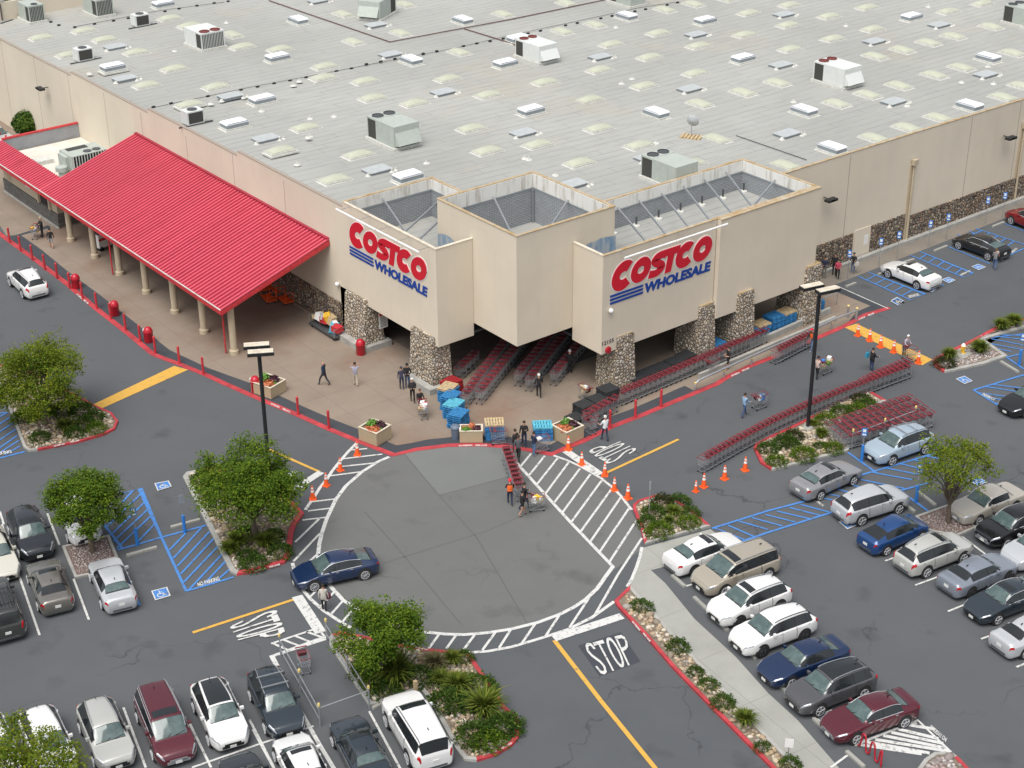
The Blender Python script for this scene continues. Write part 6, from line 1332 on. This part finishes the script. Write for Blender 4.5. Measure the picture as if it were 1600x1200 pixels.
# ------------------------------------------------------------------ people
SK1, SK2 = mat('skin', (.5,.28,.19), .6), mat('tan skin', (.3,.16,.10), .6)
cl = {}
def cloth(c):
    k = tuple(c)
    if k not in cl: cl[k] = mat('cloth %.2f %.2f %.2f' % k, c, .85, var=.12, vscale=9)
    return cl[k]
def person(px, to, H_, top, legs, label, hair=(.03,.02,.015), stride=.0, arms='down', skin=0, shoes=(.03,.03,.03), shorts=False, short=False, vest=None, cap=None, lean=0.0, coat=False, bald=False):
    p = place(px); q = place(to); an = atan2(q.y-p.y, q.x-p.x); k = H_/1.75
    t = thing('person', label, 'person', (p.x,p.y,.012), an)
    J = {}; s = stride
    J['pel'] = (0,0,.95); J['wai'] = (lean*.25,0,1.10); J['che'] = (lean*.6,0,1.30); J['nek'] = (lean*.85,0,1.47); J['hd0'] = (lean*.9+.01,0,1.57); J['hd1'] = (lean+.02,0,1.70)
    for sg, nm in ((1,'l'),(-1,'r')):
        f = s*sg
        J['hip'+nm] = (0,sg*.09,.90); J['kne'+nm] = (f*.20+abs(f)*.08,sg*.10,.50); J['ank'+nm] = (f*.36-(.06 if f < 0 else 0),sg*.10,.10+(.06*abs(f) if f < 0 else 0)); J['toe'+nm] = (f*.36+.14,sg*.11,.045)
        J['sho'+nm] = (lean*.75,sg*.185,1.40)
        if arms == 'push': J['elb'+nm] = (.12+lean*.5,sg*.24,1.14); J['wri'+nm] = (.38,sg*.22,1.08); J['han'+nm] = (.46,sg*.21,1.09)
        elif arms == 'up': J['elb'+nm] = (.05,sg*.33,1.48); J['wri'+nm] = (.02,sg*.20,1.66); J['han'+nm] = (.0,sg*.12,1.70)
        elif arms == 'hold': J['elb'+nm] = (.04,sg*.25,1.12); J['wri'+nm] = (.26,sg*.12,1.12); J['han'+nm] = (.33,sg*.06,1.14)
        elif arms == 'phone': J['elb'+nm] = (.05,sg*.24,1.13); J['wri'+nm] = (.24,sg*.1,1.24) if sg > 0 else (0,-.27,.9); J['han'+nm] = (.3,sg*.06,1.3) if sg > 0 else (.04,-.27,.82)
        else: J['elb'+nm] = (-f*.12-.02,sg*.245,1.13); J['wri'+nm] = (-f*.22+.05,sg*.26,.89); J['han'+nm] = (-f*.25+.08,sg*.255,.80)
    E = [('pel','wai'),('wai','che'),('che','nek'),('nek','hd0'),('hd0','hd1')]
    for nm in 'lr': E += [('pel','hip'+nm),('hip'+nm,'kne'+nm),('kne'+nm,'ank'+nm),('ank'+nm,'toe'+nm),('che','sho'+nm),('sho'+nm,'elb'+nm),('elb'+nm,'wri'+nm),('wri'+nm,'han'+nm)]
    RD = dict(pel=(.15,.12),wai=(.14,.11),che=(.165,.12),nek=(.06,.06),hd0=(.075,.085),hd1=(.085,.095),hip=(.095,.095),kne=(.062,.065),ank=(.042,.045),toe=(.045,.035),sho=(.07,.07),elb=(.048,.048),wri=(.033,.033),han=(.04,.028))
    if coat: RD['pel'] = (.19,.16); RD['hip'] = (.12,.12); RD['wai'] = (.17,.14)
    names = list(J); me = bpy.data.meshes.new('person_skin'); me.from_pydata([tuple(c*k for c in J[x]) for x in names], [(names.index(a), names.index(b)) for a, b in E], [])
    o = bpy.data.objects.new('tmp', me); C.objects.link(o); md = o.modifiers.new('s', 'SKIN'); md.use_smooth_shade = True; sb = o.modifiers.new('u', 'SUBSURF'); sb.levels = sb.render_levels = 1
    for i, x in enumerate(names): r = RD.get(x) or RD[x[:3]]; me.skin_vertices[0].data[i].radius = (r[0]*k, r[1]*k)
    me.skin_vertices[0].data[0].use_root = True; bpy.context.view_layer.update()
    m2 = bpy.data.meshes.new_from_object(o.evaluated_get(bpy.context.evaluated_depsgraph_get())); bpy.data.objects.remove(o); bpy.data.meshes.remove(me)
    sk = SK2 if skin else SK1; mats = [sk, cloth(top), cloth(legs), cloth(shoes)]
    for m in mats: m2.materials.append(m)
    hands = [Vector(J['hanl'])*k, Vector(J['hanr'])*k]; el = [(Vector(J['elb'+n])*k, Vector(J['wri'+n])*k) for n in 'lr']
    for f in m2.polygons:
        c_ = f.center/1; z = c_.z/k; mi = 1
        if z > 1.485: mi = 0
        elif z < .085: mi = 3
        elif z < (.78 if coat else .93) and abs(c_.y/k) < .21: mi = 0 if (shorts and z < .5) else 2
        for h in hands:
            if (c_-h).length < .085*k: mi = 0
        if short:
            for a, b in el:
                ab = b-a; u = max(0, min(1, (c_-a).dot(ab)/ab.length_squared)); 
                if (c_-(a+ab*u)).length < .06*k and u > .05: mi = 0
        f.material_index = mi
    m2.polygons.foreach_set('use_smooth', [True]*len(m2.polygons)); link('body', m2, t)
    hx, hz = J['hd1'][0]*k, J['hd1'][2]*k; hb = MB(); vs = []; fs = []; n1, n2 = 10, 6
    for i in range(n2+1):
        th = i/n2*pi*.56
        for j in range(n1):
            ph = 2*pi*j/n1; r = .112*k; front = max(0, cos(ph)); zz = cos(th)*.118*k
            vs.append((hx-.015+r*sin(th)*cos(ph)*(1-.12*front), r*.92*sin(th)*sin(ph), hz-.01+zz+(.05*k*front if i > 3 else 0)))
    for i in range(n2):
        for j in range(n1): j2 = (j+1) % n1; fs.append((i*n1+j, (i+1)*n1+j, (i+1)*n1+j2, i*n1+j2))
    hb.add(vs, fs)
    if not bald or cap: hb.build('cap' if cap else 'hair', cloth(cap or hair), t, 60)
    if cap: b = MB(); b.box((hx+.11*k, 0, hz+.03), (.12,.15,.02)); b.build('cap_peak', cloth(cap), t)
    fb_ = MB()
    for y in (-.03,.03): fb_.box((hx+.078*k, y*k, hz-.045*k), (.012,.022,.012))
    fb_.build('eyes', M['black'], t); b = MB(); b.box((hx+.09*k,0,hz-.075*k), (.03,.022,.035)); b.build('nose', sk, t); b = MB(); b.box((hx+.08*k,0,hz-.11*k), (.012,.045,.01)); b.build('mouth', cloth((.3,.08,.07)), t)
    if vest:
        b = MB(); ring_ = []
        for z, rx, ry in ((1.0,.17,.13),(1.15,.165,.13),(1.3,.185,.14),(1.42,.15,.12)):
            ring_.append([((lean*(z-.95)*1.2+ry*cos(a)*1.05)*k, rx*sin(a)*1.05*k, z*k) for a in [2*pi*j/12 for j in range(12)]])
        vs = [v for r in ring_ for v in r]; fs = [(i*12+j, i*12+(j+1)%12, (i+1)*12+(j+1)%12, (i+1)*12+j) for i in range(3) for j in range(12)]; b.add(vs, fs); b.build('vest', cloth(vest), t, 60)
    return t
def bag(px, z, size, col, label, dx=0, dy=0):
    p = place(px); b = MB(); b.box((0,0,0), size, 0, 0, .8); [b.bar((sx*size[0]*.25,0,size[2]/2),(sx*size[0]*.08,0,size[2]/2+.16),.02) for sx in (-1,1)]; b.bar((-size[0]*.08,0,size[2]/2+.16),(size[0]*.08,0,size[2]/2+.16),.02)
    o = b.build('bag', cloth(col)); o.location = (p.x+dx, p.y+dy, z); tag(o, label, 'bag')
DK, NV, JE, CR = (.015,.015,.017), (.02,.03,.07), (.05,.08,.15), (.5,.44,.35)
person((507,602),(480,596),1.78,(.015,.025,.06),(.03,.03,.04),'person in a navy suit striding left across the plaza',stride=.9,bald=True)
person((556,603),(552,560),1.72,(.33,.33,.42),CR,'person in grey shirt and cream trousers with hands at the head',stride=.3,arms='up',shoes=(.5,.5,.5))
person((637,606),(634,650),1.8,DK,JE,'person in black with a black cap nearest the stone pillar',arms='hold',cap=DK)
person((628,608),(640,640),1.65,(.05,.05,.09),(.03,.04,.07),'person in a slate jacket beside the one in a black cap',arms='down',stride=.15,cap=(.04,.04,.05))
person((645,628),(650,665),1.72,DK,DK,'white-haired person in black with red scarf walking down the plaza',hair=(.75,.73,.7),arms='hold',stride=.5,vest=(.03,.03,.035))
person((657,643),(664,656),1.62,DK,(.03,.03,.04),'red-haired woman in black pushing the full cart',hair=(.16,.05,.02),arms='push')
person((842,621),(836,600),1.7,DK,DK,'person in black with a pale cap before the cart rows',arms='hold',stride=.4,cap=(.7,.68,.62),short=True)
person((890,584),(880,560),1.78,DK,DK,'person in dark clothes and white cap in the shade beside the rightmost cart row',cap=(.75,.75,.75))
person((819,698),(814,735),1.8,DK,NV,'person in a black hooded jacket with white badge at the kerb',arms='phone',stride=.3)
person((805,708),(790,700),1.66,(.04,.03,.03),DK,'dark-haired person half hidden behind the grey sweater',stride=.2)
person((810,720),(825,690),1.76,(.09,.09,.1),DK,'person in a charcoal sweater walking up to the kerb',stride=.7,skin=1)
person((834,712),(860,700),1.66,NV,(.10,.18,.32),'person in navy tee and blue jeans holding a white tray',arms='hold',short=True,shoes=(.6,.6,.6),stride=.15)
p = place((834,712)); tag(MB().box((0,0,0),(.35,.3,.08)).build('food_tray', M['white']), 'white tray in the hands of the person in navy tee', 'tray'); bpy.data.objects['food_tray'].location = (p.x+.36,p.y-.05,1.12)
person((945,689),(930,678),1.78,(.72,.73,.75),(.03,.04,.08),'white-haired man in white shirt and dark jeans beside the upside-down lettering',hair=(.6,.6,.6),arms='push',short=True,stride=.5)
person((797,789),(792,750),1.72,DK,NV,'worker in orange vest and red cap pushing the cart row',vest=(.9,.16,.03),cap=(.7,.02,.05),arms='push',stride=.5)
person((816,806),(840,800),1.66,DK,SK1.diffuse_color[:3] and (.42,.25,.18),'woman in a black dress with bare legs on the roundabout',coat=True,stride=.6,arms='push',hair=(.01,.01,.01))
person((819,795),(842,790),1.74,DK,NV,'person in black behind the woman in a black dress',arms='push',stride=.9)
person((507,955),(515,925),1.68,(.5,.47,.42),DK,'woman in a pale coat and black trousers beside the blue car',coat=True,hair=(.02,.015,.01),stride=.2)
bag((513,950),.75,(.4,.16,.3),(.16,.02,.05),'maroon handbag of the woman in a pale coat')
person((1162,651),(1190,638),1.68,(.25,.38,.55),(.04,.08,.18),'person in a pale denim jacket pushing bright boxes across the lane',arms='push',stride=.8)
person((1268,549),(1248,556),1.76,(.03,.03,.04),(.12,.18,.3),'worker in orange vest and red cap behind the lamp post',vest=(.9,.16,.03),cap=(.7,.02,.05),arms='push',stride=.4,lean=.12,shoes=(.6,.6,.6))
person((1276,592),(1292,583),1.66,(.55,.42,.36),DK,'person in a pinkish top pushing the cart by the lamp post',arms='push',stride=.4,hair=(.02,.01,.01))
person((1361,580),(1378,574),1.72,(.012,.012,.015),(.04,.06,.14),'person in a bulky black coat behind the longest cart row',coat=True,arms='push'); bag((1353,578),1.15,(.3,.2,.35),(.03,.25,.4),'blue shoulder bag of the person in the bulky black coat')
person((1412,557),(1424,563),1.7,(.42,.38,.44),DK,'white-haired person in a lilac plaid shirt leaning on a cart',hair=(.8,.8,.8),arms='push',lean=.22,bald=False,shorts=False)
person((1553,421),(1562,400),1.68,(.22,.22,.22),(.07,.12,.25),'person in patterned shirt and jeans behind the black coupe',hair=(.12,.06,.02),stride=.5,arms='hold',short=True)
person((1287,434),(1285,470),1.74,(.02,.025,.06),(.2,.19,.17),'person in a navy polo sitting back against the stone wall by the tower',arms='hold',stride=.1)
person((1303,430),(1300,470),1.78,DK,DK,'person in a black coat behind the one in pink',coat=True)
person((1308,437),(1300,470),1.66,(.45,.05,.10),DK,'person in a pink vest by the stone wall',stride=.3,arms='hold',shoes=(.6,.6,.6))
person((1332,427),(1328,450),1.68,DK,(.09,.14,.26),'person in black top and jeans with a pale bag on the sidewalk',arms='hold',shoes=(.14,.06,.03)); bag((1337,428),.85,(.36,.2,.3),(.6,.55,.5),'pale cloth bag of the person in jeans on the sidewalk')
person((1279,438),(1285,470),1.5,(.25,.12,.12),(.05,.05,.06),'person in a dark red checked shirt nearest the last stone pillar',arms='hold')
person((67,371),(55,374),1.76,DK,DK,'person in black jacket pushing the overfull cart near the food court',arms='push',hair=(.5,.4,.3))
person((81,388),(84,360),1.68,DK,(.3,.31,.34),'person in black tee and grey shorts with white shoes by the canopy',shorts=True,stride=.5,shoes=(.8,.8,.8))
person((1137,578),(1120,580),1.74,DK,DK,'worker in black tee and shorts beside the pipe rail',shorts=True,short=True,stride=.3,arms='hold')
person((982,598),(985,560),1.7,DK,DK,'person in black in the shade of the arcade right of the tower corner',stride=.2) if False else None
# ------------------------------------------------------------------ trees and shrubs
def leafmat(name, c1, c2, c3):
    m = mat(name, c1, .8, spec=.12); g = NT(m); gi = g.n('NewGeometry'); P = gi.outputs['Position']; r = gi.outputs['Random Per Island']
    k = g.rng(g.noise(P, .9, 3, .6), .35, .65); c = g.mix(k, c1, c2); c = g.mix(g.math('MULTIPLY', g.rng(r, .55, 1), .8), c, c3); g.l(c, g.b.inputs['Base Color'])
    tr = g.n('BsdfTranslucent'); g.l(c, tr.inputs[0]); ms = g.n('MixShader'); ms.inputs[0].default_value = .18; out = [x for x in g.t.nodes if x.type == 'OUTPUT_MATERIAL'][0]
    g.l(g.b.outputs[0], ms.inputs[1]); g.l(tr.outputs[0], ms.inputs[2]); g.l(ms.outputs[0], out.inputs[0]); return m
LF = {'mid': leafmat('green leaves', (.045,.10,.010), (.085,.145,.012), (.20,.26,.02)), 'yel': leafmat('olive leaves', (.07,.125,.010), (.12,.165,.012), (.25,.26,.025)), 'dark': leafmat('dark leaves', (.03,.07,.012), (.055,.105,.016), (.13,.19,.03)),
      'grass': leafmat('grassy blades', (.06,.10,.015), (.11,.155,.02), (.27,.28,.05)), 'reddish': leafmat('reddish leaves', (.035,.05,.016), (.05,.07,.02), (.10,.055,.03)), 'dry': leafmat('dry blades', (.10,.10,.04), (.17,.15,.07), (.32,.26,.15))}
M['bark'] = mat('bark', (.13,.10,.075), .9, var=.3, vscale=8, bump=.8, bscale=15)
def tree(base, H_, crown_r, label, leaf, seed, cz_=None, n=7000, lobes=9, sz=.13, spread=1.0, trunk=None, zl=None):
    rnd = random.Random(seed); p = place(base, .1); t = thing('tree', label, 'tree', p, rnd.random()*6); tr = trunk or H_*.035
    lb = []; c0 = cz_ or H_*.62
    for i in range(lobes):
        a = i*2.4+rnd.random()*.9; r = crown_r*math.sqrt((i+.3)/lobes)*.82; z = c0+crown_r*(.42*(1-(r/crown_r)**2)+rnd.uniform(-.38,.22))
        lb.append((Vector((cos(a)*r, sin(a)*r, z)), crown_r*rnd.uniform(.19,.33)))
    tk = MB(); fork = H_*.28; tk.tube([(0,0,-.1),(.03,.02,fork*.5),(0,.05,fork)], [tr*1.25,tr,tr*.85], 8)
    for c_, r_ in lb: mid = Vector((c_.x*.4, c_.y*.4, fork+(c_.z-fork)*.55)); tk.tube([(0,.05,fork*.92), mid, c_], [tr*.62,tr*.36,tr*.1], 6)
    tk.build('trunk', M['bark'], t, 60); mb = MB(); V = []; Fc = []
    # twigs: small clusters of leaves around points in the lobes
    tw = n//9
    for _ in range(tw):
        c_, r_ = lb[rnd.randrange(len(lb))]; d = Vector((rnd.gauss(0,1),rnd.gauss(0,1),rnd.gauss(0,.85))).normalized(); q = c_+d*r_*(rnd.random()**.45)*rnd.choice((1,1,1,1.12,1.28)); q.z -= abs(rnd.gauss(0,.04))
        for _k in range(9):
            o = q+Vector((rnd.gauss(0,.13),rnd.gauss(0,.13),rnd.gauss(0,.09))); u = Vector((rnd.gauss(0,1),rnd.gauss(0,1),rnd.gauss(-.2,.5))).normalized(); w_ = u.cross(Vector((rnd.gauss(0,.5),rnd.gauss(0,.5),1))); w_ = w_.normalized() if w_.length > .01 else Vector((1,0,0)); s = sz*rnd.uniform(.6,1.3)
            b = len(V); V += [o, o+u*s*.6+w_*s*.42, o+u*s*1.3, o+u*s*.6-w_*s*.42]; Fc.append((b,b+1,b+2,b+3))
    mb.add(V, Fc); mb.build('crown', LF[leaf], t); return t
tree((72,664),4.6,3.5,'olive green tree rising from the top left planted island','yel',11,n=26000,lobes=22,cz_=3.0,sz=.105)
tree((398,842),5.0,3.45,'broad green tree on the island left of the roundabout','mid',22,n=30000,lobes=26,cz_=3.1,sz=.105)
tree((145,862),4.6,2.4,'small dark green tree on the lava gravel square on the left','mid',33,n=17000,lobes=18,cz_=3.0,sz=.105)
tree((598,1066),4.2,2.35,'green tree on the planted bed at the bottom centre','mid',44,n=17000,lobes=18,cz_=2.9,sz=.105)
tree((1481,817),4.6,2.5,'thin olive tree on the small gravel island at the right','yel',55,n=6500,lobes=18,cz_=3.6,trunk=.12,sz=.105)
tree((58,1290),4.0,2.9,'sparse olive tree at the bottom left corner over a white car','yel',66,n=9000,lobes=18,cz_=3.0,sz=.105)
t = thing('tree', 'clipped round dark green tree at the far left wall', 'tree', place((45,221)), 0); leafball((0,0,1.75), 1.3, 1800, 3, .1, 1.0).build('crown', LF['dark'], t); lb2 = leafball((0,0,1.75), 1.3, 1200, 4, .1, -1.0); lb2.build('crown', LF['dark'], t); MB().tube([(0,0,0),(0,0,1.4)], .08, 6).build('trunk', M['bark'], t)
for i, (x, y) in enumerate(((60.5,166),(66,170),(71,175),(55,168))):
    q = tree((800,600),8,4.2,'dark evergreen tree behind the far wall at the top left corner','dark',70+i,n=5000,lobes=10,sz=.3); q.location = (x,y,0); q['group'] = 'trees behind the far wall'
def shrub_proto(kind, leaf, seed):
    rnd = random.Random(seed); mb = MB()
    if kind == 'round':
        for k in range(1100):
            v = Vector((rnd.gauss(0,1),rnd.gauss(0,1),abs(rnd.gauss(0,.9)))).normalized(); bump = 1+.16*sin(v.x*7+seed)*cos(v.y*6+seed*2); o = v*rnd.uniform(.62,1.03)*bump; o.z *= .78
            u = (v+Vector((rnd.gauss(0,.6),rnd.gauss(0,.6),rnd.gauss(0,.5)))).normalized(); w_ = u.cross(Vector((rnd.gauss(0,1),rnd.gauss(0,1),rnd.gauss(0,1)))); w_ = w_.normalized() if w_.length > .01 else Vector((1,0,0)); s = rnd.uniform(.07,.15)
            mb.add([o, o+u*s*.6+w_*s*.4, o+u*s*1.3, o+u*s*.6-w_*s*.4], [(0,1,2,3)])
    else:
        for k in range(800):
            a = rnd.random()*6.283; ln = rnd.uniform(.6,1.25); tilt = abs(rnd.gauss(0,.55)); d = Vector((cos(a),sin(a),0)); w_ = Vector((-sin(a),cos(a),0))*rnd.uniform(.018,.036); b0 = d*rnd.uniform(0,.18)
            p1 = b0+d*ln*.35*tilt*1.3+Vector((0,0,ln*.62)); p2 = b0+d*ln*(.75*tilt+.12)+Vector((0,0,ln*(.95-.35*tilt)))
            p2.z = max(p2.z, .1); mb.add([b0-w_, b0+w_, p1+w_, p1-w_, p2], [(0,1,2,3),(3,2,4)])
    me = bpy.data.meshes.new('foliage'); me.from_pydata([tuple(v) for v in mb.v], [], mb.f); me.materials.append(LF[leaf]); return me
SH = {k: [shrub_proto(a, b, s) for s in (1,2)] for k, a, b in (('r','round','dark'),('m','round','mid'),('g','blade','grass'),('e','round','reddish'),('d','blade','dry'))}
shn = random.Random(9); WD = {'r':'dark leafy shrub','m':'bright green leafy shrub','g':'spiky green grass clump','e':'reddish leafy shrub','d':'dry feathery grass clump'}
def shrub(px, r, kind, where, grp=None):
    p = place(px, .1); o = bpy.data.objects.new('shrub' if kind not in 'gd' else 'grass_clump', shn.choice(SH[kind])); C.objects.link(o); o.location = p; s = r; o.scale = (s*shn.uniform(.9,1.1), s*shn.uniform(.9,1.1), s*shn.uniform(.85,1.1)); o.rotation_euler = (0,0,shn.random()*6.28)
    tag(o, WD[kind]+' '+where, 'shrub' if kind not in 'gd' else 'grass clump', grp or WD[kind]+'s '+where)
for x, y, r, k in ((62,682,.75,'r'),(103,668,.9,'g'),(118,675,.7,'r'),(133,660,.85,'r'),(150,668,.7,'m'),(128,640,.9,'r'),(100,640,.9,'r'),(40,650,.9,'m'),(65,640,1.0,'m'),(148,650,.7,'r')): shrub((x,y+5), r, k, 'on the top left island')
for x, y, r, k in ((318,748,.8,'r'),(372,848,.9,'g'),(388,870,.7,'r'),(360,862,.8,'g'),(397,880,.8,'r'),(428,838,.7,'r'),(438,862,.75,'r'),(415,850,.9,'g'),(385,835,.8,'r')): shrub((x,y+4), r, k, 'under the broad tree left of the roundabout')
for x, y, r, k in ((575,1040,.8,'r'),(568,1050,.8,'r'),(590,1066,.9,'m'),(618,1062,1.45,'g'),(604,1078,.8,'r'),(655,1058,.9,'r'),(680,1040,.9,'d'),(706,1033,.75,'g'),(725,1026,.6,'r'),(690,1066,.8,'g'),(715,1075,.95,'g'),(747,1072,.95,'r'),(697,1098,1.0,'r'),(720,1100,.85,'r'),(757,1112,1.4,'g'),(790,1135,.95,'r'),(742,1150,.95,'r'),(762,1160,.9,'m'),(778,1138,.9,'r')): shrub((x,y+4), r, k, 'in the bottom centre bed')
for x, y, r, k in ((1022,800,.9,'r'),(1035,785,1.0,'e'),(1060,783,1.0,'r'),(1080,800,.8,'r'),(1030,828,1.05,'m'),(1075,815,.9,'m'),(1052,800,.8,'g'),(1045,812,.6,'g'),(1012,815,.8,'r')): shrub((x,y+5), r*.82, k, 'on the small island right of the roundabout')
for x, y, r in ((1003,950,.65),(1059,1014,.7),(1086,1053,.5),(1107,1072,.55),(1130,1101,.6),(1163,1130,.75),(1191,1170,.45),(1235,1197,.6)): shrub((x,y), r, 'g' if r > .7 else 'r', 'in the long cobble bed')
for x, y, r, k in ((1200,700,.9,'r'),(1213,720,.85,'m'),(1225,690,.9,'r'),(1236,692,.8,'r'),(1255,710,1.0,'m'),(1240,680,.8,'e'),(1282,695,.6,'r'),(1300,700,.8,'m'),(1283,680,.75,'g'),(1290,655,.95,'m'),(1315,642,.9,'r'),(1340,640,.9,'m'),(1355,632,.9,'r'),(1345,622,.8,'e'),(1270,662,.6,'g'),(1330,650,.6,'r')): shrub((x,y+4), r*.85, k, 'on the lamp post island at the right')
for x, y, r, k in ((1482,562,.8,'g'),(1476,570,.8,'e'),(1530,551,.9,'g'),(1563,515,.8,'g'),(1583,508,.9,'g')): shrub((x,y), r, k, 'on the hydrant island')
